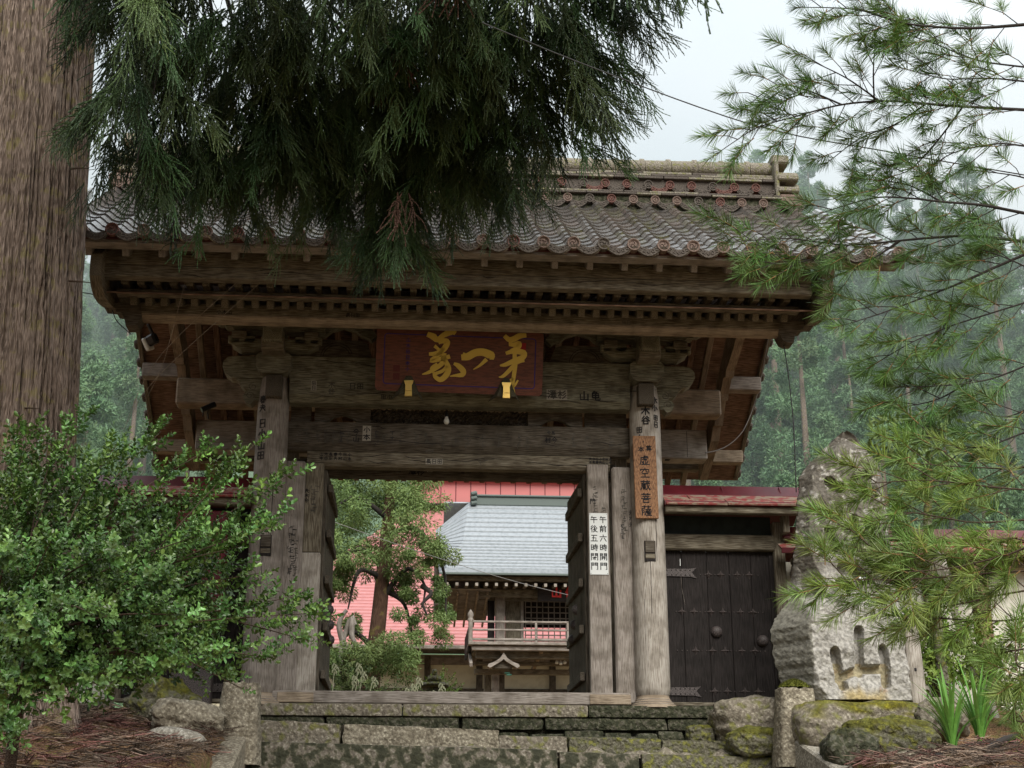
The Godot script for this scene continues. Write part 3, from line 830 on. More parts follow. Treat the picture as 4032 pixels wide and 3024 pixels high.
func build_roof(G: Node3D) -> void:
	var sp := 0.2955
	var rows := 14
	var tm := tile_mesh(sp, 0.262)
	var D := 0.2172
	var pick := [M.tile_0, M.tile_1, M.tile_2, M.tile_3, M.tile_4, M.tile_0, M.tile_1, M.tile_0]
	var rest := []
	var cols := []
	var n := 0
	for r in rows:
		# position along the curved slope, by length
		var d := (r + 0.5) * D * 0.846
		var y := roof_y(d)
		var slope := atan(0.64 + 0.02 * d)
		for c in range(-14, 15):
			var x := 0.128 + c * sp
			var b := Basis(Vector3.RIGHT, slope + rng.randf_range(-0.010, 0.016)) * Basis(Vector3.UP, rng.randf_range(-0.02, 0.02))
			var xf := Transform3D(b, Vector3(x + rng.randf_range(-0.006, 0.006), y + rng.randf_range(-0.003, 0.005), 1.95 - d))
			if (x > 0.3 or (r < 4 and x > -3.6)) and n < 298:
				part("roof_tile", tm, pick[rng.randi() % pick.size()], G, xf)
				n += 1
			else:
				rest.append(xf)
				cols.append(Color.WHITE)
	# rear slope, seen from behind only
	for r in 13:
		var d := r * 0.24
		for c in range(-12, 12):
			var b := Basis(Vector3.UP, PI) * Basis(Vector3.RIGHT, 0.60)
			rest.append(Transform3D(b, Vector3(0.128 + c * sp, 5.92 - d * 0.69, -1.05 - d * 0.92)))
			cols.append(Color.WHITE)
	scatter("roof_tiles", tm, M.tile_1, G, rest, cols)
	var eb := S()
	box(eb, rot(0, 4.93, -2.40, Vector3.RIGHT, -36.0), Vector3(7.62, 0.03, 3.55), 0.0)
	fin(eb, "rear_roof_bed", M.dark_wood_x, G)
	# eave discs and pendants
	var dm := disc_mesh(0.066, 0.12)
	var ep := eave_plate(sp * 0.78)
	var dt := [M.tile_face, M.tile_face, M.tile_rough, M.tile_face, M.tile_red]
	for c in range(-14, 15):
		var x := 0.128 + c * sp
		part("eave_disc", dm, dt[rng.randi() % 5], G, Transform3D(Basis(Vector3.BACK, rng.randf() * TAU) * Basis(Vector3.RIGHT, -0.06), Vector3(x, 4.168, 1.985)))
		part("eave_pendant", ep, M.tile_rough, G, at(x + sp * 0.5, 4.165, 1.965))
	# verge tiles along the gable ends
	for s in [-1.0, 1.0]:
		for r in 14:
			var d := (r + 0.5) * D * 0.846
			pbox("verge_tile", G, pick[r % 5], Vector3(4.30 * s, roof_y(d) - 0.03, 1.95 - d), Vector3(0.05, 0.13, 0.25), 0.015, Vector3(32, 0, 0))
		for r in 12:
			var d := r * 0.25
			var st := S()
			pbox("verge_tile", G, M.tile_rough, Vector3(3.86 * s, 4.93 - d * 0.575, -0.82 - d), Vector3(0.07, 0.07, 0.13), 0.025, Vector3(-31, 0, 0))
	# ridge: disc rows, flat courses, round cap
	var rd := disc_mesh(0.056, 0.10)
	var rp := eave_plate(0.205)
	var zr := -0.87
	for k in 31:
		var x := -3.98 + k * 0.262
		if x < -1.2 and k % 2:
			pass
		part("ridge_disc", rd, dt[(k * 7) % 5], G, Transform3D(Basis(Vector3.BACK, rng.randf() * TAU), Vector3(x, 5.903, zr + 0.29)))
		part("ridge_pendant", rp, M.tile_rough, G, at(x + 0.131, 5.895, zr + 0.275))
		if k < 30:
			part("ridge_disc", rd, M.tile_red if k % 3 else M.tile_rough, G, Transform3D(Basis(Vector3.BACK, rng.randf() * TAU), Vector3(x - 0.06, 6.144, zr + 0.21)))
			part("ridge_pendant", rp, M.tile_red if k % 3 == 0 else M.tile_rough, G, at(x + 0.071, 6.130, zr + 0.195))
	for k in 26:
		var x := -3.80 + k * 0.302
		for e in [[5.985, 0.57, 0.024, 0.0], [6.014, 0.54, 0.024, 0.15], [6.250, 0.40, 0.030, 0.05], [6.290, 0.36, 0.030, 0.2], [6.328, 0.32, 0.030, 0.1]]:
			pbox("ridge_course_tile", G, M.ridge_tile if rng.randf() < 0.5 else M.tile_rough, Vector3(x + e[3] + rng.randf_range(-0.006, 0.006), e[0] + rng.randf_range(-0.003, 0.003), zr), Vector3(0.297, e[2], e[1] + 0.0), 0.005)
	pbox("ridge_core", G, M.tile_rough, Vector3(0, 6.13, zr), Vector3(7.76, 0.21, 0.30), 0.004)
	pbox("ridge_bed", G, M.dark_stone, Vector3(0, 5.86, zr), Vector3(7.9, 0.23, 0.48), 0.004)
	for k in 19:   # patterned band tiles
		pbox("band_tile", G, M.tile_red if k > 15 else M.tile_rough, Vector3(-3.6 + k * 0.4, 6.075, zr + 0.16), Vector3(0.392, 0.085, 0.016), 0.004)
	for k in 24:
		var x := -3.78 + k * 0.325
		var st := S()
		lathe(st, PackedVector2Array([Vector2(0.095, -0.155), Vector2(0.098, -0.15), Vector2(0.098, 0.105), Vector2(0.115, 0.11), Vector2(0.115, 0.16), Vector2(0.095, 0.165)]), Transform3D(Basis(Vector3.BACK, -PI / 2 + rng.randf_range(-0.02, 0.02)), Vector3(x, 6.455 + 0.018 * absf(x) * absf(x) / 9.0, zr)), 16)
		fin(st, "ridge_cap_tile", M.ridge_tile, G)
	# ornament at the right and left ridge ends
	for s in [-1.0, 1.0]:
		pbox("ridge_end_block", G, M.tile_face, Vector3(3.97 * s, 5.96, zr + 0.05), Vector3(0.28, 0.17, 0.46), 0.02)
		for e in [[6.20, 0.075], [6.36, 0.070]]:
			var st := S()
			lathe(st, PackedVector2Array([Vector2(0.001, -0.16), Vector2(e[1], -0.16), Vector2(e[1], 0.13), Vector2(e[1] * 0.8, 0.15), Vector2(0.001, 0.15)]), Transform3D(Basis(Vector3.BACK, -PI / 2 * s), Vector3(3.97 * s, e[0], zr + 0.06)), 16)
			fin(st, "ridge_end_roll", M.ridge_tile, G)
			pbox("ridge_end_slab", G, M.ridge_tile, Vector3(3.95 * s, e[0] - 0.085, zr + 0.01), Vector3(0.26, 0.07, 0.52), 0.015)
		pbox("ridge_end_plate", G, M.ridge_tile, Vector3(3.82 * s, 6.25, zr), Vector3(0.05, 0.52, 0.50), 0.015)
		pbox("ridge_end_crest", G, M.ridge_tile, Vector3(3.90 * s, 6.58, zr), Vector3(0.22, 0.12, 0.3), 0.02)

# worn paper slips with names, pasted on the beams
func slip(G: Node, x: float, y: float, z: float, chars: String, size: float, ink: Material, down := true, backing := false, tilt := 0.0) -> void:
	var st := S()
	var n := chars.length()
	var xf := Transform3D(Basis(Vector3.BACK, tilt), Vector3(x, y, z))
	for i in n:
		var ox := 0.0 if down else (n - 1 - i) * size * 1.08
		var oy := -i * size * 1.08 if down else 0.0
		kanji(st, chars[i], xf, ox, oy, size, size * 0.125)
	if backing:
		var b := S()
		var w := size * 1.2 if down else size * 1.12 * n
		var h := size * 1.12 * n if down else size * 1.2
		box(b, xf * at(w * 0.5 - size * 0.1, -h * 0.5 + size * 0.08, -0.001), Vector3(w, h, 0.002), 0.0)
		var o := fin(b, "name_slip", M.paper, G)
		fin(st, "lettering", ink, o)
	else:
		fin(st, "name_slip", ink, G)

func smudge(G: Node, x: float, y: float, z: float, w: float, h: float, ink: Material) -> void:   # a slip too worn to read
	var st := S()
	var k := int(h / 0.03)
	for i in k:
		for j in 3:
			if rng.randf() < 0.75:
				var p := Vector2(x + rng.randf_range(0.0, w * 0.5), y - (i + rng.randf()) * h / k)
				var q := p + (Vector2(w * rng.randf_range(0.3, 0.5), rng.randf_range(-0.008, 0.008)) if j < 2 else Vector2(rng.randf_range(-0.01, 0.01), -0.03))
				brush(st, PackedVector2Array([p, q]), PackedFloat32Array([0.007, 0.006]), at(0, 0, z), 0.001)
	fin(st, "name_slip", ink, G)

func build_stickers(G: Node3D) -> void:
	var zk := 0.1215
	slip(G, 0.93, 3.26, zk, "杉澤", 0.10, M.faded_ink, false, true)
	slip(G, 1.27, 3.26, zk, "亀山", 0.115, M.ink, false)
	slip(G, -1.60, 3.30, zk, "田日", 0.05, M.old_ink, true, true)
	slip(G, -1.42, 3.30, zk, "木谷", 0.07, M.faded_ink, true)
	slip(G, -1.20, 3.29, zk, "田日", 0.075, M.old_ink, false)
	slip(G, -0.86, 3.17, zk, "小田", 0.06, M.old_ink, false)
	var zn := -0.0885
	slip(G, -1.15, 2.84, zn, "今山", 0.07, M.ink)
	slip(G, -1.04, 2.87, zn, "小本", 0.075, M.ink, true, true)
	slip(G, 0.92, 2.79, zn, "今村", 0.065, M.ink, false)
	slip(G, 0.94, 2.86, zn, "長今", 0.045, M.old_ink, false)
	slip(G, -0.06, 2.80, zn, "小田", 0.05, M.faded_ink)
	for e in [[-1.76, 0.07], [-1.68, 0.07], [-1.55, 0.06], [-1.46, 0.06], [-1.37, 0.05], [-1.30, 0.06], [-1.22, 0.05], [-0.92, 0.05], [-0.84, 0.06], [-0.76, 0.06], [-0.66, 0.05], [-0.5, 0.06], [-0.38, 0.05], [-0.2, 0.05], [0.06, 0.05], [0.22, 0.06], [0.4, 0.05], [0.62, 0.05], [0.7, 0.05], [1.2, 0.06], [1.35, 0.06], [1.6, 0.07]]:
		smudge(G, e[0], 2.84 - rng.randf_range(0.0, 0.04), zn, e[1] * 1.2, 0.15, M.old_ink if rng.randf() < 0.35 else M.faded_ink)
	var zl := -0.1385
	for k in 7:
		slip(G, -1.50 + k * 0.05, 2.585, zl, ["山本", "木谷", "長田", "春夫", "今村", "田山", "小本"][k], 0.042, M.ink)
		slip(G, 1.40 + k * 0.036, 2.585, zl, ["夫本", "木長", "田春", "小夫", "今山", "村山", "木本"][k], 0.034, M.ink)
	slip(G, -0.36, 2.535, zl, "田日長", 0.055, M.old_ink, false, true)
	slip(G, -0.37, 2.62, -0.085, "木山田", 0.03, M.faded_ink, false)
	smudge(G, 0.20, 2.55, zl, 0.12, 0.06, M.faded_ink)
	var zh := -0.4985
	slip(G, -0.55, 2.53, zh, "杉澤", 0.085, M.ink, false)
	slip(G, -0.72, 2.52, zh, "山木", 0.045, M.old_ink, false)
	slip(G, -0.34, 2.535, zh, "田", 0.05, M.ink, true, true)
	slip(G, 0.02, 2.535, zh, "田春", 0.06, M.ink, false)
	slip(G, 0.22, 2.53, zh, "長田", 0.05, M.old_ink, false)
	# on the purlin
	slip(G, -2.52, 3.742, 1.0215, "山木小", 0.05, M.old_ink, false)
	slip(G, -1.22, 3.742, 1.0215, "田日武", 0.046, M.ink, false)
	slip(G, 1.62, 3.742, 1.0215, "日田", 0.045, M.faded_ink, false)
	# down the posts
	for e in [[-2.0, -0.62, 3.12, "春夫", 0.085, M.old_ink], [-2.0, -0.55, 2.86, "日小", 0.10, M.old_ink], [-2.0, -0.55, 2.62, "山田", 0.10, M.old_ink], [2.0, -0.10, 3.08, "木谷", 0.095, M.ink], [2.0, -0.52, 2.86, "田山", 0.075, M.old_ink], [2.0, -0.75, 2.7, "小村", 0.08, M.faded_ink], [2.0, 0.55, 3.2, "木小", 0.08, M.old_ink], [2.0, 0.6, 3.0, "田日", 0.07, M.old_ink]]:
		var a: float = e[1]
		var st := S()
		var b := Basis(Vector3.UP, a)
		var xf := Transform3D(b, Vector3(e[0], 0, 0) + b * Vector3(0, 0, 0.1715))
		for i in e[3].length():
			kanji(st, e[3][i], xf, -e[4] * 0.5, e[2] - i * e[4] * 1.1, e[4], e[4] * 0.13, 0.004)
		fin(st, "name_slip", e[5], G)
	# on the jambs
	smudge(G, 1.42, 2.25, -0.0285, 0.06, 0.3, M.faded_ink)
	smudge(G, 1.50, 2.02, -0.0285, 0.06, 0.3, M.faded_ink)
	slip(G, 1.39, 2.10, -0.0285, "門", 0.06, M.old_ink)
	smudge(G, 1.72, 2.2, 0.0015, 0.07, 0.5, M.faded_ink)
	smudge(G, 1.70, 1.85, 0.0015, 0.05, 0.2, M.old_ink)
	slip(G, 1.80, 1.98, 0.0015, "夫木夫", 0.06, M.old_ink)
	smudge(G, -1.77, 1.75, 0.0015, 0.08, 0.5, M.old_ink)
	smudge(G, -1.71, 1.6, 0.0015, 0.05, 0.4, M.faded_ink)
	slip(G, -1.635, 2.16, -0.0385, "夫木今", 0.05, M.ink)
	smudge(G, -1.565, 2.2, -0.0385, 0.09, 0.3, M.faded_ink)

# ---------- signs, lamps, cables ----------
func build_signs() -> void:
	# the plaque, leaning forward
	var P := thing("temple_plaque", "dark red wooden plaque with three gold brush characters above the gate opening", "plaque", Vector3(-0.03, 3.465, 0.40))
	P.rotation = Vector3(deg_to_rad(15.0), 0, deg_to_rad(-0.75))
	var st := S()
	var pl := PackedVector2Array()
	for c in [[0.86, 0.315, 0.0], [-0.86, 0.315, 90.0], [-0.86, -0.315, 180.0], [0.86, -0.315, 270.0]]:
		for i in 5:
			var a := deg_to_rad(c[2] + i * 22.5)
			pl.append(Vector2(c[0] - signf(c[0]) * 0.02 + cos(a) * 0.045, c[1] - signf(c[1]) * 0.02 + sin(a) * 0.045))
	prism(st, pl, Transform3D.IDENTITY, 0.05)
	fin(st, "board", M.plaque_wood, P)
	st = S()
	var bl := PackedVector2Array()
	for c in [[0.80, 0.265, 0.0], [-0.80, 0.265, 90.0], [-0.80, -0.265, 180.0], [0.80, -0.265, 270.0], [0.80, 0.265, 0.0]]:
		for i in (5 if bl.size() < 20 else 1):
			var a := deg_to_rad(c[2] + i * 22.5)
			bl.append(Vector2(c[0] + cos(a) * 0.03 - signf(c[0]) * 0.03, c[1] + sin(a) * 0.03 - signf(c[1]) * 0.03))
	var bw := PackedFloat32Array()
	bw.resize(bl.size())
	bw.fill(0.011)
	brush(st, bl, bw, at(0, 0, 0.0255), 0.001)
	fin(st, "blue_border", M.blue_paint, P)
	# gold strokes on a grid of 0.01 m, x to the right and y up from the middle
	var right := ["47,29 51,26 56,27 61,30 67,31|5 6 7 7 5", "55,26 52,23 52,20|3 3 2", "52,21 57,21 61,22 60,18 54,15|4 6 7 6 4", "58,20 57,10 58,0 57,-10 56,-22 58,-29|5 5 5 5 4 2", "49,12 56,14 66,13 65,8 56,4 48,0 43,-1|4 6 7 7 6 5 2", "57,0 52,-6 46,-12 42,-13|5 5 4 1", "58,1 62,4 66,5|3 5 4", "56,-14 52,-19 57,-22 61,-16|3 4 3 2"]
	var mid := ["5,6 10,7 17,11 25,12 33,9 34,6|7 9 9 9 10 5", "6,10 5,5|3 2", "28,4 22,-2 16,-6|5 3 1"]
	var left := ["-29,28 -24,26 -20,23 -14,28 -6,32 -3,31|6 8 6 6 8 5", "-18,20 -14,22 -10,21 -13,14 -20,9 -27,8|3 6 7 7 6 4", "-14,14 -18,8 -26,1 -14,4 -8,6|5 5 4 6 5", "-13,8 -14,0 -20,-6 -28,-11 -34,-13|6 6 5 4 1", "-12,3 -8,-6 -10,-13 -16,-18 -22,-13 -14,-9 -10,-4|5 7 7 6 4 4 3", "-2,-1 2,-3 7,-8 6,-12 -1,-13 -6,-14|3 6 7 6 3 1", "-20,-2 -25,-7 -21,-13|3 4 2", "-22,16 -18,13|4 3"]
	for e in [["gold_character", right, 0.0], ["gold_character", mid, 0.0], ["gold_character", left, 0.0]]:
		st = S()
		for s in e[1]:
			var k: PackedStringArray = s.split("|")
			var p := poly(k[0], 0.0105, 0.0103, -0.035 if e[1] == left else -0.02, -0.02)
			var ws := PackedFloat32Array()
			for w in k[1].split(" "):
				ws.append(float(w) * 0.0088)
			# smooth the stroke
			var c := Curve2D.new()
			for i in p.size():
				var t := (p[mini(i + 1, p.size() - 1)] - p[maxi(i - 1, 0)]) * 0.17
				c.add_point(p[i], -t, t)
			var pp := PackedVector2Array()
			var wv := PackedFloat32Array()
			var m := (p.size() - 1) * 4 + 1
			for i in m:
				var u := float(i) / (m - 1) * (p.size() - 1)
				var f := mini(int(u), p.size() - 2)
				pp.append(c.sample(f, u - f))
				wv.append(lerpf(ws[f], ws[f + 1], u - f))
			brush(st, pp, wv, at(0, 0, 0.025), 0.014 + 0.001 * (k[0].length() % 5))
		fin(st, e[0], M.gold, P)
	st = S()
	box(st, at(0.665, 0.165, 0.0265), Vector3(0.065, 0.105, 0.003), 0.0)
	fin(st, "red_seal", M.red_paint, P)
	st = S()
	for i in 6:
		kanji(st, ["山", "木", "田", "日", "本", "小"][i], at(0, 0, 0.0255), -0.575, 0.23 - i * 0.062, 0.048, 0.006)
	fin(st, "blue_signature", M.blue_paint, P)
	for i in 2:
		st = S()
		box(st, at(-0.665, -0.10 - i * 0.085, 0.0262), Vector3(0.07, 0.07, 0.002), 0.0)
		fin(st, "old_seal", M.dull_red_paint, P)
	for s in [-1.0, 1.0]:
		var B := thing("plaque_bracket", ("brass bracket with a dark cloth cone under the left end of the red plaque" if s < 0 else "brass bracket with a dark cloth cone under the right end of the red plaque"), "bracket", Vector3(-0.565 if s < 0 else 0.465, 3.115, 0.375), "brackets under the plaque")
		st = S()
		prism(st, poly("-0.05,0.115 0.05,0.115 0.045,0.09 0.034,0.07 0.036,0.0 -0.036,0.0 -0.034,0.07 -0.045,0.09"), at(0, 0, 0.045), 0.03)
		fin(st, "brass_plate", M.brass, B)
		st = S()
		prism(st, poly("-0.038,-0.055 0.038,-0.055 0.036,-0.004 -0.036,-0.004"), at(0, 0, 0.04), 0.03)
		fin(st, "brass_foot", M.brass, B)
		st = S()
		for q in [[Vector3(-0.035, 0.165, 0.02), Vector3(0.035, 0.165, 0.02), Vector3(0.10, -0.03, 0.025), Vector3(-0.10, -0.03, 0.025)], [Vector3(-0.035, 0.165, 0.02), Vector3(-0.10, -0.03, 0.025), Vector3(-0.185, -0.05, -0.12), Vector3(-0.05, 0.17, -0.08)], [Vector3(0.035, 0.165, 0.02), Vector3(0.10, -0.03, 0.025), Vector3(0.165, -0.065, -0.12), Vector3(0.05, 0.17, -0.08)]]:
			quad(st, q[0], q[1], q[2], q[3], Vector3(0, 0, 1) + q[2])
			quad(st, q[0] - Vector3(0, 0, 0.006), q[1] - Vector3(0, 0, 0.006), q[2] - Vector3(0, 0, 0.006), q[3] - Vector3(0, 0, 0.006), -Vector3(0, 0, 1) - q[2])
		tri(st, Vector3(-0.035, 0.165, 0.02), Vector3(0.035, 0.165, 0.02), Vector3(0, 0.215, -0.02), Vector3(0, 1, 1))
		fin(st, "cloth_cone", M.mesh_cloth, B)

	# wooden name board on the right post
	var W := thing("wooden_sign", "tall orange brown wooden board with black brush characters on the right post", "sign", Vector3(1.957, 2.29, 0.195))
	W.rotation.z = deg_to_rad(0.6)
	pbox("board", W, M.sign_wood, Vector3.ZERO, Vector3(0.245, 0.90, 0.026), 0.004)
	for k in 2:
		pbox("fixing_batten", W, M.dark_wood_x, Vector3(0, 0.3 - 0.6 * k, -0.022), Vector3(0.1, 0.04, 0.018), 0.002)
	st = S()
	var xf := at(0, 0, 0.0132)
	kanji(st, "尊", xf, 0.012, 0.345, 0.068, 0.0085)
	kanji(st, "本", xf, -0.072, 0.335, 0.068, 0.0085)
	for i in 5:
		kanji(st, ["虚", "空", "蔵", "菩", "薩"][i], xf, -0.062, 0.235 - i * 0.136, 0.112, 0.0115)
	fin(st, "lettering", M.ink, W)
	st = S()
	box(st, at(-0.01, 0.385, 0.0135), Vector3(0.012, 0.022, 0.003), 0.003)
	fin(st, "nail_hole", M.ink, W)

	# white opening-hours sign on the jamb
	var O := thing("opening_hours_sign", "small white enamel sign with two columns of black characters on the right door jamb", "sign", Vector3(1.475, 1.612, -0.024))
	pbox("plate", O, M.white_sign, Vector3.ZERO, Vector3(0.196, 0.66, 0.006), 0.002)
	st = S()
	for i in 6:
		kanji(st, "午前六時開門"[i], at(0, 0, 0.003), 0.008, 0.300 - i * 0.1, 0.080, 0.0085)
		kanji(st, "午後五時閉門"[i], at(0, 0, 0.003), -0.088, 0.300 - i * 0.1, 0.080, 0.0085)
	fin(st, "lettering", M.ink, O)
	for k in 4:
		st = S()
		lathe(st, PackedVector2Array([Vector2(0.004, 0.0), Vector2(0.003, 0.002), Vector2(0.0005, 0.0025)]), Transform3D(Basis(Vector3.RIGHT, PI / 2), Vector3(-0.088 if k % 2 else 0.088, 0.318 if k < 2 else -0.318, 0.003)), 8)
		fin(st, "screw", M.iron, O)

	var L := thing("light_bulb", "unlit white light bulb hanging in front of the dark carved transom", "light bulb", Vector3(-0.15, 2.93, -0.04))
	st = S()
	lathe(st, PackedVector2Array([Vector2(0.001, -0.035), Vector2(0.018, -0.031), Vector2(0.030, -0.012), Vector2(0.031, 0.004), Vector2(0.022, 0.028), Vector2(0.017, 0.045), Vector2(0.017, 0.052)]), Transform3D.IDENTITY, 18)
	fin(st, "bulb_glass", M.white_plastic, L)
	st = S()
	lathe(st, PackedVector2Array([Vector2(0.018, 0.05), Vector2(0.020, 0.055), Vector2(0.020, 0.085), Vector2(0.004, 0.095), Vector2(0.004, 0.135)]), Transform3D.IDENTITY, 12)
	fin(st, "socket", M.black_plastic, L)

	var F := thing("floodlight", "black and white floodlight under the left gable soffit", "floodlight", Vector3(-3.40, 3.86, -0.28))
	F.rotation = Vector3(deg_to_rad(28), deg_to_rad(-35), deg_to_rad(12))
	pbox("housing", F, M.black_plastic, Vector3(0.02, 0.0, 0.0), Vector3(0.13, 0.12, 0.09), 0.02)
	pbox("reflector", F, M.white_plastic, Vector3(-0.055, -0.02, 0.01), Vector3(0.05, 0.15, 0.11), 0.012)
	pbox("fixing_bracket", F, M.black_plastic, Vector3(0.03, 0.10, -0.03), Vector3(0.03, 0.16, 0.03), 0.004)
	var V := thing("security_camera", "black cylindrical security camera on the left purlin under the gable", "security camera", Vector3(-2.84, 3.335, -1.05))
	st = S()
	tube(st, [Vector3(-0.07, -0.045, 0.06), Vector3(0.07, 0.045, 0.0)], 0.032, 0.034, 14)
	fin(st, "camera_body", M.black_plastic, V)
	st = S()
	tube(st, [Vector3(0.0, -0.01, 0.02), Vector3(-0.01, -0.06, -0.02), Vector3(0.0, -0.12, -0.04)], 0.009, 0.009, 8)
	tube(st, [Vector3(-0.05, -0.05, 0.03), Vector3(-0.06, -0.1, 0.0)], 0.006, 0.006, 6)
	fin(st, "camera_arm", M.black_plastic, V)
	# cables
	for e in [["hanging_cable", [Vector3(3.335, 3.56, 0.92), Vector3(3.37, 3.2, 0.90), Vector3(3.40, 2.7, 0.86), Vector3(3.40, 2.0, 0.80)], 0.006, "cable", "dark cable hanging straight down from the right end of the eave"],
			["soffit_cable", [Vector3(3.78, 4.52, -1.25), Vector3(3.74, 3.9, -1.9), Vector3(3.55, 3.45, -2.0), Vector3(3.30, 3.25, -2.02), Vector3(3.08, 3.18, -1.97)], 0.007, "pale_cable", "thin grey cable curving across the right gable soffit"],
			["overhead_wire", [Vector3(-0.2, 2.62, 8.2), Vector3(0.40, 2.50, 8.0), Vector3(1.3, 2.24, 7.9), Vector3(2.0, 2.055, 8.0), Vector3(2.9, 1.86, 8.1)], 0.0036, "cable", "black twisted overhead wire crossing the sky to the pine"],
			["left_eave_cable", [Vector3(-3.95, 3.92, 0.95), Vector3(-3.66, 3.86, 0.95), Vector3(-3.52, 3.62, 0.93), Vector3(-3.38, 3.50, 0.9)], 0.005, "cable", "short black cable looping under the left end of the eave"],
			["courtyard_wire", [Vector3(-2.2, 3.65, -7.5), Vector3(-0.6, 3.12, -7.6), Vector3(1.2, 2.62, -7.8), Vector3(3.2, 2.2, -8.0)], 0.005, "pale_cable", "pale wire sagging across the courtyard behind the gate"]]:
		st = S()
		tube(st, curve(e[1], 24), e[2], e[2], 6)
		single(e[0], st, M[e[3]], e[4], "wire" if "wire" in e[0] else "cable")
	# cobweb threads with dry needles, from the eave to the shrub
	st = S()
	for e in [[Vector3(-2.2, 3.93, 1.5), Vector3(-3.02, 3.1, 1.3), Vector3(-3.3, 2.4, 1.2)], [Vector3(-2.0, 3.9, 1.5), Vector3(-3.02, 2.9, 1.3), Vector3(-3.28, 2.45, 1.2)], [Vector3(-2.75, 4.0, 1.5), Vector3(-2.95, 3.1, 1.3), Vector3(-3.1, 2.75, 1.2)]]:
		tube(st, curve(e, 8), 0.0025, 0.002, 4)
	single("cobweb_threads", st, M.tan_wood_x, "pale threads of cobweb slanting down under the left eave", "cobweb")

# ---------- side gates and walls ----------
func side_gate(s: float) -> void:
	var right := s > 0
	var G := thing("side_gate", "small side gate with a studded dark door, right of the main gate" if right else "small side gate with a red board roof half hidden behind the left shrub", "gate", Vector3.ZERO, "side gates")
	var z := -0.30
	for k in 5:
		var w := [0.20, 0.27, 0.245, 0.235, 0.21]
		var x0 := 2.20
		for j in k: x0 += w[j]
		pbox("door_plank", G, M.black_wood_y, Vector3((x0 + w[k] * 0.5) * s, 0.79, z + 0.003 * (k % 2)), Vector3(w[k] - 0.004, 1.62, 0.05), 0.004)
	pbox("door_frame_edge", G, M.black_wood_y, Vector3(3.375 * s, 0.79, z + 0.01), Vector3(0.05, 1.62, 0.06), 0.004)
	pbox("lintel", G, M.brown_wood_x, Vector3(2.80 * s, 1.685, z + 0.05), Vector3(1.22, 0.17, 0.12), 0.014)
	pbox("upper_panel", G, M.green_board, Vector3(2.80 * s, 1.875, z - 0.01), Vector3(1.20, 0.23, 0.03), 0.002)
	pbox("corner_post", G, M.brown_wood_y, Vector3(3.46 * s, 0.95, z + 0.03), Vector3(0.125, 1.94, 0.13), 0.012)
	pbox("post_cap_bracket", G, M.brown_wood_y, Vector3(3.50 * s, 1.86, z + 0.22), Vector3(0.07, 0.20, 0.14), 0.01)
	pbox("wall_plate", G, M.brown_wood_x, Vector3(2.98 * s, 1.965, z + 0.40), Vector3(1.62, 0.075, 0.10), 0.008)
	pbox("roof_fascia", G, M.red_metal, Vector3(2.98 * s, 2.025, z + 0.455), Vector3(1.64, 0.05, 0.02), 0.003)
	# roof boards, lapped, each with a slanting joint
	var courses := [[2.055, 0.40, 0.16], [2.135, 0.25, 0.15]]
	for c in 2:
		for j in 2:
			var x0: float = 2.17 if j == 0 else (2.83 if c == 0 else 2.45)
			var x1: float = (2.83 if c == 0 else 2.45) if j == 0 else 3.80
			pbox("roof_board", G, M.worn_red_board, Vector3((x0 + x1) * 0.5 * s, courses[c][0] + 0.004 * j, z + courses[c][1]), Vector3(x1 - x0 - 0.006, 0.022, courses[c][2] + 0.05), 0.003, Vector3(26, 0, 0))
	var rm := S()
	prism(rm, poly("0.0,0.16 0.16,0.02 0.16,0.0 0.14,0.0 0.0,0.13 -0.14,0.0 -0.16,0.0 -0.16,0.02"), Transform3D(Basis(Vector3.BACK, Vector3.UP, Vector3.LEFT), Vector3(2.98 * s, 2.165, z + 0.03)), 1.66)
	fin(rm, "ridge_cap", M.red_metal, G)
	for k in 2:
		pbox("cap_seam", G, M.red_metal, Vector3((2.86 if k == 0 else 3.5) * s, 2.25, z + 0.11), Vector3(0.012, 0.16, 0.02), 0.002, Vector3(-42, 0, 0))
	pbox("back_roof", G, M.red_metal, Vector3(2.98 * s, 2.13, z - 0.25), Vector3(1.62, 0.03, 0.55), 0.003, Vector3(-24, 0, 0))
	pbox("gable_board", G, M.red_metal, Vector3(3.78 * s, 2.08, z + 0.12), Vector3(0.02, 0.16, 0.62), 0.003)
	pbox("sill", G, M.brown_wood_x, Vector3(2.80 * s, -0.025, z + 0.05), Vector3(1.30, 0.035, 0.14), 0.004)
	# iron studs, four rows
	var star := S()
	for k in 4:
		var a := TAU * k / 4.0
		var d := Vector3(cos(a), sin(a), 0)
		var e := Vector3(-d.y, d.x, 0)
		for sg in [-1.0, 1.0]:
			tri(star, Vector3(0, 0, 0.022), d * 0.050, (d + e * sg).normalized() * 0.021, Vector3(0, 0, 1))
	var star_m := star.commit()
	var nub := S()
	lathe(nub, PackedVector2Array([Vector2(0.0075, 0.0), Vector2(0.006, 0.005), Vector2(0.0005, 0.007)]), Transform3D(Basis(Vector3.RIGHT, PI / 2), Vector3.ZERO), 8)
	var nub_m := nub.commit()
	for r in 4:
		var y: float = [1.345, 0.945, 0.535, 0.115][r]
		var xs: Array = [[2.685, 2.82, 3.0, 3.13], [2.385, 2.515, 2.695, 2.825, 3.015, 3.15], [2.515, 2.695, 2.83, 3.01, 3.15], [2.70, 2.835, 3.02, 3.16]][r]
		for x in xs:
			part("star_stud", star_m, M.iron, G, at(x * s, y, z + 0.029))
		var x := 2.32 if r in [1, 2] else 2.60
		while x < 3.26:
			var free := true
			for q in xs:
				if absf(q - x) < 0.045: free = false
			if free:
				part("nail", nub_m, M.iron, G, at(x * s, y, z + 0.029))
			x += 0.052
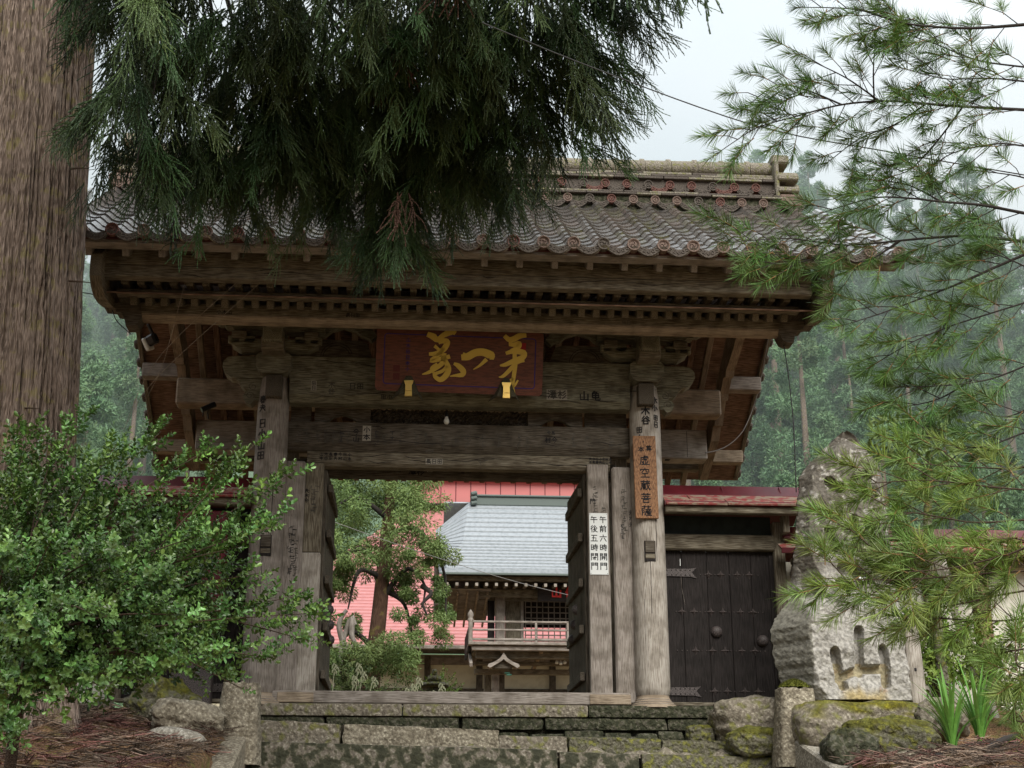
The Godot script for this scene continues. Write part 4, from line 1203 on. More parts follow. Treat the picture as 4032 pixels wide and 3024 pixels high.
	for y in [1.365, 0.115]:   # forked strap hinges with nails
		var h := S()
		prism(h, poly("2.20,-0.042 2.49,-0.046 2.555,-0.062 2.505,0.0 2.555,0.05 2.49,0.04 2.20,0.036", s, 1.0, 0.0, y), at(0, 0, z + 0.034), 0.012)
		var hm := fin(h, "strap_hinge", M.iron, G)
		for k in 6:
			for q in [-1.0, 1.0]:
				part("nail", nub_m, M.black_wood_x, hm, at((2.235 + k * 0.05) * s, y - 0.003 + q * 0.026, z + 0.040))
	for e in [[2.745, 0.735], [3.235, 0.645]]:   # round bosses
		var h := S()
		lathe(h, PackedVector2Array([Vector2(0.062, 0.0), Vector2(0.060, 0.018), Vector2(0.047, 0.038), Vector2(0.028, 0.05), Vector2(0.001, 0.055)]), Transform3D(Basis(Vector3.RIGHT, PI / 2), Vector3(e[0] * s, e[1], z + 0.03)), 20)
		var hm := fin(h, "round_boss", M.iron, G)
		for k in 3:
			pbox("heart_hole", hm, M.black_plastic, Vector3((e[0] + [0.012, 0.028, 0.024][k]) * s, e[1] + [0.012, 0.002, -0.022][k], z + 0.078 - k * 0.004), Vector3(0.014, 0.014, 0.006), 0.005)
	pbox("door_crack", G, M.white_sign, Vector3(2.385 * s, 1.475, z + 0.0285), Vector3(0.007, 0.075, 0.002), 0.0)
	var ck := S()
	tube(ck, [Vector3(2.388 * s, 1.32, z + 0.028), Vector3(2.392 * s, 1.2, z + 0.028), Vector3(2.42 * s, 1.02, z + 0.028)], 0.0022, 0.0015, 4)
	fin(ck, "door_split", M.grey_wood_y, G)
	# low plaster wall with its own red roof beyond
	var W := thing("plaster_wall", "white plaster wall with a low red board roof right of the studded door" if right else "white plaster wall with a low red board roof left of the gate behind the shrub", "wall", Vector3.ZERO, "plaster walls beside the side gates")
	pbox("wall_panel", W, M.plaster, Vector3(7.3 * s, 0.65, -0.38), Vector3(7.6, 1.7, 0.16), 0.004)
	for k in 4:
		pbox("wall_post", W, M.brown_wood_y, Vector3((5.10 + k * 1.8) * s, 0.65, -0.28), Vector3(0.13, 1.66, 0.10), 0.008)
	pbox("wall_beam", W, M.brown_wood_x, Vector3(7.2 * s, 1.47, -0.10), Vector3(7.3, 0.06, 0.08), 0.006)
	for c in 2:
		for j in 5:
			pbox("roof_board", W, M.worn_red_board, Vector3((4.15 + j * 1.5 + (0.3 if c else 0.0)) * s, 1.60 + c * 0.085, 0.02 - c * 0.14), Vector3(1.494, 0.022, 0.19), 0.003, Vector3(26, 0, 0))
	pbox("roof_fascia", W, M.red_metal, Vector3(7.1 * s, 1.545, 0.10), Vector3(7.4, 0.06, 0.02), 0.003)
	var r2 := S()
	prism(r2, poly("0.0,0.16 0.16,0.02 0.16,0.0 -0.16,0.0 -0.16,0.02"), Transform3D(Basis(Vector3.BACK, Vector3.UP, Vector3.LEFT), Vector3(7.1 * s, 1.73, -0.30)), 7.2)
	fin(r2, "ridge_cap", M.red_metal, W)
	pbox("back_roof", W, M.red_metal, Vector3(7.1 * s, 1.66, -0.60), Vector3(7.3, 0.03, 0.5), 0.003, Vector3(-26, 0, 0))
	pbox("eave_bracket", W, M.grey_wood_z, Vector3(3.60 * s, 1.40, -0.17), Vector3(0.06, 0.06, 0.22), 0.004, Vector3(-35, 0, 0))
	pbox("footing", W, M.stone, Vector3(7.3 * s, -0.15, -0.36), Vector3(7.6, 0.2, 0.24), 0.02)

# ---------- steps and stones ----------
func block(G: Node, called: String, m: Material, x0: float, x1: float, y0: float, y1: float, z0: float, z1: float, seed_: int, rough := 0.014, tilt := 0.0) -> void:
	# a hewn block with worn edges: six gridded faces pushed about by noise
	fn.seed = seed_
	fn.noise_type = FastNoiseLite.TYPE_SIMPLEX
	fn.fractal_octaves = 4
	fn.frequency = 1.0
	var c := Vector3(x0 + x1, y0 + y1, z0 + z1) * 0.5
	var h := Vector3(x1 - x0, y1 - y0, z1 - z0) * 0.5
	var st := S()
	for ax in 3:
		var u := (ax + 1) % 3
		var v := (ax + 2) % 3
		var nu := clampi(int(h[u] * 2.0 / 0.06), 4, 26)
		var nv := clampi(int(h[v] * 2.0 / 0.06), 4, 26)
		for s in [-1.0, 1.0]:
			var rows := []
			for i in nu + 1:
				var row := PackedVector3Array()
				for j in nv + 1:
					var p := Vector3.ZERO
					p[ax] = s * h[ax]
					p[u] = lerpf(-h[u], h[u], float(i) / nu)
					p[v] = lerpf(-h[v], h[v], float(j) / nv)
					# round the edges
					var q := p.abs() - (h - Vector3.ONE * 0.022)
					q = q.max(Vector3.ZERO)
					if q.length() > 0.0:
						var base := p.abs().min(h - Vector3.ONE * 0.022)
						p = (base + q.limit_length(0.022)) * p.sign()
					var w := c + p
					var n := fn.get_noise_3dv(w * 3.0) + 0.5 * fn.get_noise_3dv(w * 11.0)
					var edge := smoothstep(-0.06, 0.0, (p.abs() - h)[u]) + smoothstep(-0.06, 0.0, (p.abs() - h)[v])
					p += p.normalized() * n * rough * (1.0 + edge)
					p.y += p.x * tilt
					row.append(c + p)
				rows.append(row)
			var hint := Vector3.ZERO
			hint[ax] = s
			grid(st, rows, hint)
	fin(st, called, m, G)

func build_steps() -> void:
	var T := thing("stone_steps", "worn mossy stone steps leading up to the gate", "steps")
	# sill courses under the threshold
	var j := [-1.98, -0.55, 1.30, 2.70, 3.60]
	for k in 4:
		block(T, "sill_stone", M.stone if k < 2 else M.dark_stone, j[k] + 0.002, j[k + 1] - 0.002, -0.208, -0.082, -0.25, 0.25, 40 + k, 0.006)
	j = [-1.98, -1.30, 0.02, 0.86, 2.1, 3.0]
	for k in 5:
		block(T, "plinth_stone", M.dark_stone, j[k] + 0.004, j[k + 1] - 0.004, -0.33, -0.21, -0.25, 0.225 + 0.01 * (k % 2), 50 + k, 0.012)
	j = [-1.98, 0.3, 0.72, 1.05, 1.45, 1.75, 1.98, 2.25]
	for k in 7:
		block(T, "rubble_stone", M.dark_stone, j[k] + 0.01, j[k + 1] - 0.012, -0.46, -0.335 - 0.015 * (k % 3), -0.2, [0.12, 0.20, 0.24, 0.3, 0.27, 0.42, 0.3][k], 60 + k, 0.02)
	block(T, "rubble_stone", M.dark_stone, 0.6, 1.9, -0.47, -0.405, -0.2, 0.5, 71, 0.01)
	pbox("foundation_stone", T, M.dark_stone, Vector3(0.6, -0.75, -0.1), Vector3(5.1, 1.0, 0.42), 0.02)
	# first step
	var a := [[-1.93, -1.13, -0.305, -0.046], [-1.11, 0.37, -0.345, -0.036], [0.385, 1.03, -0.425, -0.014], [1.04, 1.93, -0.435, -0.02], [1.94, 3.10, -0.462, -0.02]]
	for k in 5:
		var e: Array = a[k]
		block(T, "step_stone", [M.stone, M.pale_stone, M.stone, M.mossy_stone, M.mossy_stone][k], e[0], e[1], -0.66, e[2], 0.28, 0.75, 80 + k, 0.018, e[3])
	# earth that has gathered on the tread
	var rows := []
	fn.seed = 4
	fn.frequency = 2.2
	for i in 9:
		var row := PackedVector3Array()
		for q in 70:
			var x := lerpf(-1.9, 2.9, q / 69.0)
			var t := i / 8.0
			var n := fn.get_noise_2d(x * 1.5, 3.0) * 0.09 + fn.get_noise_2d(x * 6.0, t * 3.0) * 0.03
			row.append(Vector3(x, -0.635 - 0.02 * (x + 1.9) * 0.4 + maxf(0.0, 0.085 + n) * sin(PI * clampf(t, 0.0, 0.96)), lerpf(0.74, 1.12, t)))
		rows.append(row)
	var st := S()
	grid(st, rows, Vector3.UP)
	fin(st, "tread_soil", M.stone, T)
	# second step and those below the frame's edge
	var b := [[-1.985, 0.9, -0.545], [0.91, 1.66, -0.602], [1.68, 3.12, -0.625]]
	for k in 3:
		block(T, "step_stone", [M.step_stone, M.step_stone, M.mossy_stone][k], b[k][0], b[k][1], -0.86, b[k][2], 0.72, 1.15, 90 + k, 0.010, -0.022)
	for r in 9:
		for k in 3:
			var x0: float = [-1.98, -0.3, 1.4][k] + 0.1 * (r % 2)
			var x1: float = [-0.3, 1.4, 3.1][k] + (0.1 * (r % 2) if k < 2 else 0.0)
			block(T, "step_stone", M.stone, x0 + 0.004, x1 - 0.004, -1.05 - r * 0.22, -0.78 - r * 0.22, 1.12 + r * 0.42, 1.58 + r * 0.42, 100 + r * 3 + k, 0.01)
	# sloping kerbs
	for s in [-1.0, 1.0]:
		var K := thing("stair_kerb", ("pale sloping stone kerb along the left side of the steps" if s < 0 else "sloping stone kerb with white worn patches along the right side of the steps"), "kerb", Vector3.ZERO, "kerbs of the steps")
		for k in 4:
			var p0 := Vector3(-2.04 if s < 0 else 3.13, -0.47 - 0.31 * 1.5 * k, 1.42 + 1.5 * k)
			var p1 := Vector3(-2.03 if s < 0 else 3.22, -0.47 - 0.31 * 1.5 * (k + 1), 1.42 + 1.5 * (k + 1))
			var bs := S()
			box(bs, Transform3D.IDENTITY, Vector3(0.24 if s < 0 else 0.26, 0.42, p0.distance_to(p1) - 0.008), 0.018)
			var o := fin(bs, "kerb_stone", M.pale_stone if s < 0 else M.white_stone, K, beam_xf(p0, p1))
			o.position.y -= 0.21
	# short pillars at the head of the stair
	for s in [-1.0, 1.0]:
		var rows2 := []
		fn.seed = 31 if s < 0 else 32
		fn.frequency = 1.0
		var cx := -2.005 if s < 0 else 3.09
		for i in 22:
			var t := i / 21.0
			var top := 0.045 if s < 0 else 0.035
			var y := lerpf(-0.75, top - 0.08, minf(1.0, t / 0.8))
			var row := PackedVector3Array()
			for q in 36:
				var th := TAU * q / 36.0
				var d := Vector2(cos(th), sin(th))
				var m := maxf(absf(d.x), absf(d.y))
				var r := lerpf(1.0, minf(1.3, 1.0 / m), 0.62) * lerpf(0.205, 0.155, t)
				if t > 0.86:
					r *= sqrt(maxf(0.0, 1.0 - pow((t - 0.86) / 0.14, 2.0)))
				if s > 0:
					r *= 1.0 + 0.10 * (1.0 - t)
				var w := Vector3(d.x, y, d.y)
				r *= 1.0 + 0.09 * fn.get_noise_3dv(w * 2.2) + 0.05 * fn.get_noise_3dv(w * 8.0)
				row.append(Vector3(cx + d.x * r, y + (0.02 * fn.get_noise_2d(d.x * 3.0, d.y * 3.0) if t > 0.8 else 0.0), 1.40 + d.y * r))
			rows2.append(row)
		st = S()
		grid(st, rows2, Vector3.ZERO, true, Vector3(cx, -0.3, 1.40))
		if s < 0:
			single("stone_pillar", st, M.pale_stone, "short pale stone pillar at the top left of the steps", "pillar", "pillars at the head of the steps")
		else:
			var o := thing("stone_pillar", "short grey stone pillar capped with moss at the top right of the steps", "pillar", Vector3.ZERO, "pillars at the head of the steps")
			fin(st, "pillar_stone", M.pale_stone, o)
			moss_cap(o, Vector3(cx, 0.012, 1.40), Vector3(0.27, 0.075, 0.27), 7)

func moss_cap(parent: Node, c: Vector3, size: Vector3, seed_: int) -> void:
	fn.seed = seed_
	fn.frequency = 1.0
	var rows := []
	for i in 12:
		var row := PackedVector3Array()
		for q in 40:
			var th := TAU * q / 40.0
			var rr := i / 11.0
			var edge := 1.0 + 0.35 * fn.get_noise_2d(cos(th) * 2.5, sin(th) * 2.5) + 0.15 * fn.get_noise_2d(cos(th) * 9.0, sin(th) * 9.0)
			var p := Vector3(cos(th) * rr * edge * size.x * 0.5, 0, sin(th) * rr * edge * size.z * 0.5)
			p.y = size.y * (0.5 - rr * rr * 1.0) + 0.012 * fn.get_noise_2d(p.x * 40.0 + 9.0, p.z * 40.0)
			row.append(c + p)
		rows.append(row)
	var st := S()
	grid(st, rows, Vector3.UP, true)
	fin(st, "moss_cover", M.moss, parent)
	# short fuzzy strands
	var tuft := S()
	for k in 5:
		var a := k * 1.26
		var d := Vector3(cos(a), 0, sin(a))
		tri(tuft, d * 0.002 + d.cross(Vector3.UP) * 0.0016, d * 0.002 - d.cross(Vector3.UP) * 0.0016, d * 0.009 + Vector3(0, 0.013, 0), Vector3.UP)
	var xs := []
	var cs := []
	for k in 500:
		var th := rng.randf() * TAU
		var rr := sqrt(rng.randf()) * 0.98
		var edge := 1.0 + 0.35 * fn.get_noise_2d(cos(th) * 2.5, sin(th) * 2.5)
		var p := Vector3(cos(th) * rr * edge * size.x * 0.5, size.y * (0.5 - rr * rr), sin(th) * rr * edge * size.z * 0.5)
		xs.append(Transform3D(Basis(Vector3.UP, rng.randf() * TAU) * Basis(Vector3.RIGHT, rng.randf_range(-0.4, 0.4)), c + p))
		cs.append(Color.WHITE * rng.randf_range(0.7, 1.3))
	scatter("moss_strands", tuft.commit(), M.bush_leaf if false else M.moss, parent, xs, cs)

func stone(called: String, label: String, pos: Vector3, size: Vector3, m: Material, seed_: int, rough := 0.16, square := 0.3, turn := Vector3.ZERO, moss_size := Vector3.ZERO) -> void:
	var mesh := rock(seed_, size, rough, square, moss_size.x)
	var xf := Transform3D(Basis.from_euler(turn * PI / 180.0), pos)
	if moss_size.y == 0.0:
		var o := part(called, mesh, m, self, xf)
		tag(o, label, "stone", "stones beside the steps")
	else:
		var T := thing(called, label, "stone", Vector3.ZERO, "stones beside the steps")
		part("rock", mesh, m, T, xf)
		moss_cap(T, pos + Vector3(0, size.y * 0.40, 0.03), moss_size, seed_)

func build_stones() -> void:
	stone("boulder", "dark boulder with a mossy top at the back left behind the flat stone", Vector3(-2.74, -0.22, 1.05), Vector3(0.62, 0.50, 0.55), M.mossy_stone, 201, 0.2, 0.3, Vector3(0, 20, -18), Vector3(0.6, 0, 0))
	stone("flat_stone", "flat angular beige stone left of the pale pillar", Vector3(-2.44, -0.36, 1.62), Vector3(0.62, 0.30, 0.46), M.pale_stone, 202, 0.12, 0.75, Vector3(8, 12, -7))
	stone("oval_stone", "smooth oval grey stone lying on the needle litter at the left", Vector3(-2.395, -0.62, 2.42), Vector3(0.52, 0.235, 0.30), M.white_stone, 203, 0.035, 0.2, Vector3(0, -8, -8))
	stone("boulder", "broad grey boulder below the studded door left of the mossy pillar", Vector3(2.86, -0.27, 0.62), Vector3(0.80, 0.46, 0.60), M.stone, 204, 0.12, 0.55, Vector3(0, 5, 3))
	stone("small_stone", "small mossy stone on the step below the studded door", Vector3(2.36, -0.40, 0.52), Vector3(0.26, 0.2, 0.26), M.mossy_stone, 205, 0.15, 0.6, Vector3.ZERO, Vector3(0.5, 0, 0))
	stone("mossy_stone", "low rounded stone covered with pale moss left of the right pillar", Vector3(2.78, -0.50, 1.05), Vector3(0.55, 0.30, 0.42), M.mossy_stone, 206, 0.12, 0.3, Vector3.ZERO, Vector3(1.0, 0, 0))
	stone("boulder", "dark rounded boulder in front of the moss mound right of the kerb", Vector3(3.30, -0.68, 2.30), Vector3(0.46, 0.42, 0.42), M.dark_stone, 207, 0.14, 0.35, Vector3.ZERO, Vector3(0.25, 0, 0))
	stone("mossy_stone", "long stone under a bright yellow green moss mat below the monument", Vector3(3.70, -0.56, 2.15), Vector3(0.86, 0.40, 0.42), M.mossy_stone, 208, 0.12, 0.35, Vector3(0, -6, 0), Vector3(0.9, 0, 0))
	stone("small_stone", "small pale stone half sunk in the litter beside the leaf clump", Vector3(3.66, -0.74, 2.72), Vector3(0.20, 0.12, 0.16), M.pale_stone, 209, 0.1, 0.3)
	stone("boulder", "grey boulder at the far right foot of the monument", Vector3(4.30, -0.34, 1.85), Vector3(0.5, 0.36, 0.4), M.stone, 210, 0.12, 0.4)
	# base slab of the monument
	var B := thing("monument_base", "rough grey base stone with yellow green moss carrying the carved monument", "stone", Vector3.ZERO, "stones beside the steps")
	part("rock", rock(220, Vector3(1.40, 0.50, 0.86), 0.08, 0.8, 0.55), M.stone, B, at(3.70, -0.425, 1.46))
	var P := thing("weathered_post", "weathered grey timber post standing beside the carved monument", "post", Vector3.ZERO)
	pbox("timber", P, M.pale_wood_y, Vector3(4.235, 0.22, 1.42), Vector3(0.15, 0.85, 0.14), 0.02, Vector3(0, 8, 2.5))
	for k in 2:
		pbox("bolt_hole", P, M.ink, Vector3(4.235 - 0.005 * k, 0.5 - 0.36 * k, 1.493), Vector3(0.022, 0.03, 0.006), 0.004)

func build_monument() -> void:
	var T := thing("stone_monument", "tall rough stone monument with deep carved characters and lichen right of the steps", "monument")
	# outline by height: left and right edge
	var ys := [-0.14, 0.0, 0.25, 0.54, 0.70, 0.88, 1.30, 1.66, 2.07, 2.22, 2.38, 2.50, 2.565]
	var xl := [3.12, 3.04, 2.99, 2.965, 3.05, 3.22, 3.24, 3.275, 3.335, 3.47, 3.62, 3.76, 3.835]
	var xr := [4.25, 4.25, 4.235, 4.225, 4.215, 4.21, 4.19, 4.175, 4.165, 4.13, 4.05, 3.95, 3.865]
	# carved strokes: [x, y] pairs and width
	var cuts := [["3.715,0.50 3.70,0.40 3.705,0.22 3.70,0.10", 0.085], ["3.47,0.30 3.485,0.20 3.50,0.10 3.53,-0.02", 0.085], ["3.50,0.045 3.62,0.105 3.75,0.135 3.90,0.14", 0.085], ["3.935,0.33 3.945,0.20 3.94,0.06 3.935,0.0", 0.085],
		["3.60,1.98 3.65,1.93 3.69,1.92", 0.115], ["3.86,2.01 3.84,1.96 3.85,1.92", 0.095], ["3.98,2.06 3.93,2.02 3.92,1.96", 0.10], ["3.66,1.12 3.76,1.10 3.84,1.04", 0.12], ["3.62,0.98 3.70,0.93", 0.09], ["3.82,1.62 3.80,1.45 3.70,1.35", 0.08], ["3.95,1.6 3.97,1.4", 0.08], ["3.55,1.5 3.60,1.32", 0.08]]
	var lines := []
	for c in cuts:
		lines.append([poly(c[0]), c[1]])
	fn.seed = 77
	fn.noise_type = FastNoiseLite.TYPE_SIMPLEX
	fn.fractal_octaves = 5
	fn.frequency = 1.0
	var R := 250
	var C := 130
	var rows := []
	for i in R + 1:
		var y := lerpf(-0.14, 2.565, float(i) / R)
		var k := 0
		while k < ys.size() - 2 and ys[k + 1] < y: k += 1
		var t: float = (y - ys[k]) / (ys[k + 1] - ys[k])
		var l: float = lerpf(xl[k], xl[k + 1], t) + 0.018 * fn.get_noise_1d(y * 6.0)
		var r: float = lerpf(xr[k], xr[k + 1], t) + 0.02 * fn.get_noise_1d(y * 5.0 + 40.0)
		var row := PackedVector3Array()
		var back := PackedVector3Array()
		for j in C + 1:
			var s := float(j) / C
			# front across, most of the columns
			var x := lerpf(l, r, s)
			var z := 1.50
			# left facet falls away below the break
			var fx := l + (0.27 if y < 0.85 else lerpf(0.27, 0.10, clampf((y - 0.85) / 0.5, 0.0, 1.0)))
			if x < fx:
				z -= (fx - x) * 1.5
			z -= 0.10 * smoothstep(0.0, 1.0, clampf((x - r + 0.10) / 0.10, 0.0, 1.0))
			z -= 0.05 * y * 0.4
			z -= 0.15 * smoothstep(0.78, 0.92, y + 0.10 * fn.get_noise_1d(x * 3.0) + 0.12 * (x - 3.6))
			z -= 0.25 * smoothstep(2.25, 2.565, y)
			var w := Vector3(x, y, 0)
			var n := 0.045 * fn.get_noise_3dv(w * 1.6) + 0.014 * fn.get_noise_3dv(w * 7.0) + 0.007 * absf(fn.get_noise_3dv(w * 24.0))
			# flaked shell shapes at the left break
			n += 0.007 * sin(fn.get_noise_3dv(w * 2.4 + Vector3(5, 0, 0)) * 14.0) * smoothstep(3.6, 3.25, x) * smoothstep(1.1, 0.7, y)
			var cut := 0.0
			for c in lines:
				var p: PackedVector2Array = c[0]
				var dm := 9.0
				for q in p.size() - 1:
					dm = minf(dm, Geometry2D.get_closest_point_to_segment(Vector2(x, y), p[q], p[q + 1]).distance_to(Vector2(x, y)))
				cut = maxf(cut, smoothstep(c[1] * 0.52, c[1] * 0.36, dm))
			row.append(Vector3(x, y, z + n * (1.0 - 0.6 * cut) - 0.105 * cut))
		# sides and back
		for j in 24:
			var s := float(j + 1) / 25.0
			var x := lerpf(r, l, s)
			var zz: float = 1.15 - 0.06 * sin(PI * s) + 0.04 * fn.get_noise_2d(x * 3.0, y * 3.0)
			row.append(Vector3(x, y, zz))
		rows.append(row)
	var st := S()
	var tints := []
	for row in rows:
		var tr := PackedColorArray()
		for p in row:
			tr.append(monument_tint(p))
		tints.append(tr)
	grid(st, rows, Vector3.ZERO, true, Vector3(3.65, 1.0, 1.3), tints)
	fin(st, "monument_face", M.monument_stone, T)
	st = S()
	box(st, at(3.82, 1.0, 1.41), Vector3(0.075, 0.045, 0.01), 0.004)
	fin(st, "paper_tag", M.white_sign, T)

func monument_tint(p: Vector3) -> Color:
	var red := Color(1.6, 0.78, 0.32)
	var c := Color(1, 1, 1)
	# lichen-dark upper half, clean split face below
	var up := smoothstep(0.75, 1.25, p.y + 0.35 * fn.get_noise_3dv(p * 2.0))
	c = c.lerp(Color(0.30, 0.275, 0.24), up * 0.9)
	var l := fn.get_noise_3dv(p * 8.5 + Vector3(30, 0, 0))
	if p.y > 1.2:
		c = c.lerp(Color(1.35, 1.33, 1.15), smoothstep(0.22, 0.32, l))
	else:
		c = c.lerp(Color(0.55, 0.55, 0.5), smoothstep(0.25, 0.4, l) * 0.5)
	if p.x < 3.27 and p.y < 0.9:
		c = c.lerp(Color(0.36, 0.36, 0.30), 0.75)  # left side facet darkened: its shade is painted into the tint
	var o := smoothstep(0.02, -0.10, p.y + 0.10 * fn.get_noise_2d(p.x * 3.0, 7.0)) * smoothstep(3.45, 3.6, p.x) * smoothstep(4.0, 3.85, p.x)
	c = c.lerp(red, o * 0.8)
	if p.z < 1.41 and p.y < 0.2 and p.x > 3.4:
		c = c.lerp(Color(1.25, 0.85, 0.4), 0.6)
	return c

# ---------- plants ----------
const PINE_UPPER := [
	[Vector3(2.37, 1.76, 9.00), Vector3(1.89, 1.77, 9.00), Vector3(1.68, 1.84, 8.90), Vector3(1.46, 1.84, 8.85), Vector3(1.26, 1.80, 8.80), Vector3(1.08, 1.76, 8.75), Vector3(0.89, 1.64, 8.70)],
	[Vector3(1.46, 1.84, 8.85), Vector3(1.31, 1.94, 8.80), Vector3(1.17, 1.96, 8.80), Vector3(1.06, 1.91, 8.70)],
	[Vector3(1.62, 1.84, 8.90), Vector3(1.48, 1.95, 8.90), Vector3(1.33, 2.03, 8.90)],
	[Vector3(1.60, 1.84, 8.90), Vector3(1.57, 1.92, 9.00), Vector3(1.59, 2.08, 9.00)],
	[Vector3(1.30, 1.81, 8.80), Vector3(1.23, 1.76, 8.70), Vector3(1.21, 1.73, 8.70)],
	[Vector3(1.80, 1.77, 9.00), Vector3(1.72, 1.77, 8.80), Vector3(1.59, 1.75, 8.70), Vector3(1.45, 1.64, 8.70)],
	[Vector3(1.98, 1.77, 9.00), Vector3(1.89, 1.65, 8.90), Vector3(1.79, 1.55, 8.80), Vector3(1.69, 1.50, 8.80)],
	[Vector3(2.32, 2.10, 9.20), Vector3(2.02, 2.12, 9.10), Vector3(1.71, 2.13, 9.10), Vector3(1.52, 2.26, 9.00), Vector3(1.27, 2.26, 9.00)],
	[Vector3(2.35, 1.92, 9.10), Vector3(2.09, 2.01, 9.00), Vector3(1.86, 2.10, 9.00), Vector3(1.62, 2.17, 9.00)],
	[Vector3(2.34, 1.84, 9.10), Vector3(2.15, 1.92, 9.00), Vector3(1.90, 1.91, 9.00), Vector3(1.73, 1.95, 9.00)],
	[Vector3(2.30, 1.51, 9.10), Vector3(2.11, 1.58, 9.00), Vector3(1.95, 1.58, 8.90), Vector3(1.81, 1.48, 8.90)],
	[Vector3(2.30, 1.22, 9.00), Vector3(2.05, 1.32, 8.90), Vector3(1.87, 1.33, 8.90), Vector3(1.61, 1.39, 8.80), Vector3(1.35, 1.34, 8.70)],
	[Vector3(1.87, 1.33, 8.90), Vector3(1.76, 1.46, 8.80), Vector3(1.60, 1.48, 8.80)],
	[Vector3(2.34, 1.13, 8.90), Vector3(2.04, 1.21, 8.80), Vector3(1.73, 1.22, 8.70), Vector3(1.47, 1.19, 8.70), Vector3(1.23, 1.26, 8.60), Vector3(0.95, 1.23, 8.60)],
	[Vector3(1.47, 1.19, 8.70), Vector3(1.35, 1.16, 8.60), Vector3(1.20, 1.13, 8.60), Vector3(1.04, 1.15, 8.60)],
	[Vector3(1.73, 1.22, 8.70), Vector3(1.59, 1.12, 8.70), Vector3(1.44, 1.07, 8.60)],
	[Vector3(2.34, 1.13, 8.90), Vector3(2.12, 1.05, 8.80), Vector3(1.93, 0.96, 8.80), Vector3(1.63, 0.86, 8.70), Vector3(1.43, 0.79, 8.70)],
	[Vector3(2.31, 0.88, 8.90), Vector3(1.89, 0.76, 8.80), Vector3(1.71, 0.68, 8.80), Vector3(1.57, 0.61, 8.70)],
	[Vector3(1.89, 0.76, 8.80), Vector3(1.83, 0.67, 8.70), Vector3(1.75, 0.58, 8.70)],
	[Vector3(2.27, 0.59, 8.90), Vector3(2.07, 0.52, 8.80), Vector3(1.85, 0.48, 8.80), Vector3(1.65, 0.50, 8.70)],
	[Vector3(1.97, 0.51, 8.80), Vector3(1.85, 0.45, 8.70), Vector3(1.70, 0.41, 8.70)],
	[Vector3(2.19, 0.25, 9.00), Vector3(1.94, 0.17, 8.90), Vector3(1.83, 0.21, 8.80), Vector3(1.69, 0.25, 8.80)],
	[Vector3(2.20, 0.36, 9.00), Vector3(2.07, 0.31, 8.90), Vector3(1.95, 0.33, 8.90)],
	[Vector3(2.27, 0.93, 9.00), Vector3(2.11, 1.01, 9.00), Vector3(2.03, 1.10, 8.90)],
	[Vector3(2.32, 1.38, 9.00), Vector3(2.20, 1.42, 9.00), Vector3(2.10, 1.49, 8.90)],
]
const PINE_LOWER := [
	[Vector3(2.06, -0.10, 9.20), Vector3(1.88, -0.06, 9.10), Vector3(1.63, -0.01, 9.00), Vector3(1.36, -0.01, 8.90)],
	[Vector3(2.04, -0.21, 9.20), Vector3(1.78, -0.21, 9.10), Vector3(1.55, -0.15, 9.00), Vector3(1.33, -0.18, 8.90)],
	[Vector3(2.03, -0.33, 9.20), Vector3(1.75, -0.34, 9.10), Vector3(1.50, -0.33, 9.00), Vector3(1.31, -0.30, 9.00)],
	[Vector3(1.97, -0.44, 9.30), Vector3(1.76, -0.44, 9.20), Vector3(1.46, -0.45, 9.10), Vector3(1.18, -0.43, 9.00)],
	[Vector3(1.96, -0.51, 9.30), Vector3(1.79, -0.53, 9.20), Vector3(1.56, -0.56, 9.10), Vector3(1.29, -0.47, 9.00)],
	[Vector3(2.12, 0.05, 9.10), Vector3(2.03, 0.05, 9.00), Vector3(1.81, 0.08, 8.90), Vector3(1.63, 0.09, 8.90)],
	[Vector3(1.99, -0.60, 9.20), Vector3(1.86, -0.61, 9.10), Vector3(1.69, -0.59, 9.00), Vector3(1.50, -0.58, 9.00)],
	[Vector3(1.94, -0.33, 9.40), Vector3(1.86, -0.37, 9.30), Vector3(1.63, -0.42, 9.20), Vector3(1.44, -0.42, 9.10)],
	[Vector3(1.98, -0.69, 9.20), Vector3(1.91, -0.73, 9.20), Vector3(1.82, -0.74, 9.10)],
	[Vector3(1.91, -0.92, 9.30), Vector3(1.92, -0.87, 9.20), Vector3(1.81, -0.82, 9.20)],
	[Vector3(1.90, -1.02, 9.30), Vector3(1.83, -1.01, 9.20), Vector3(1.83, -0.96, 9.20)],
	[Vector3(1.88, -1.16, 9.30), Vector3(1.82, -1.12, 9.20), Vector3(1.85, -1.08, 9.20)],
	[Vector3(1.97, -0.82, 9.20), Vector3(1.86, -0.80, 9.20), Vector3(1.86, -0.71, 9.20)],
]
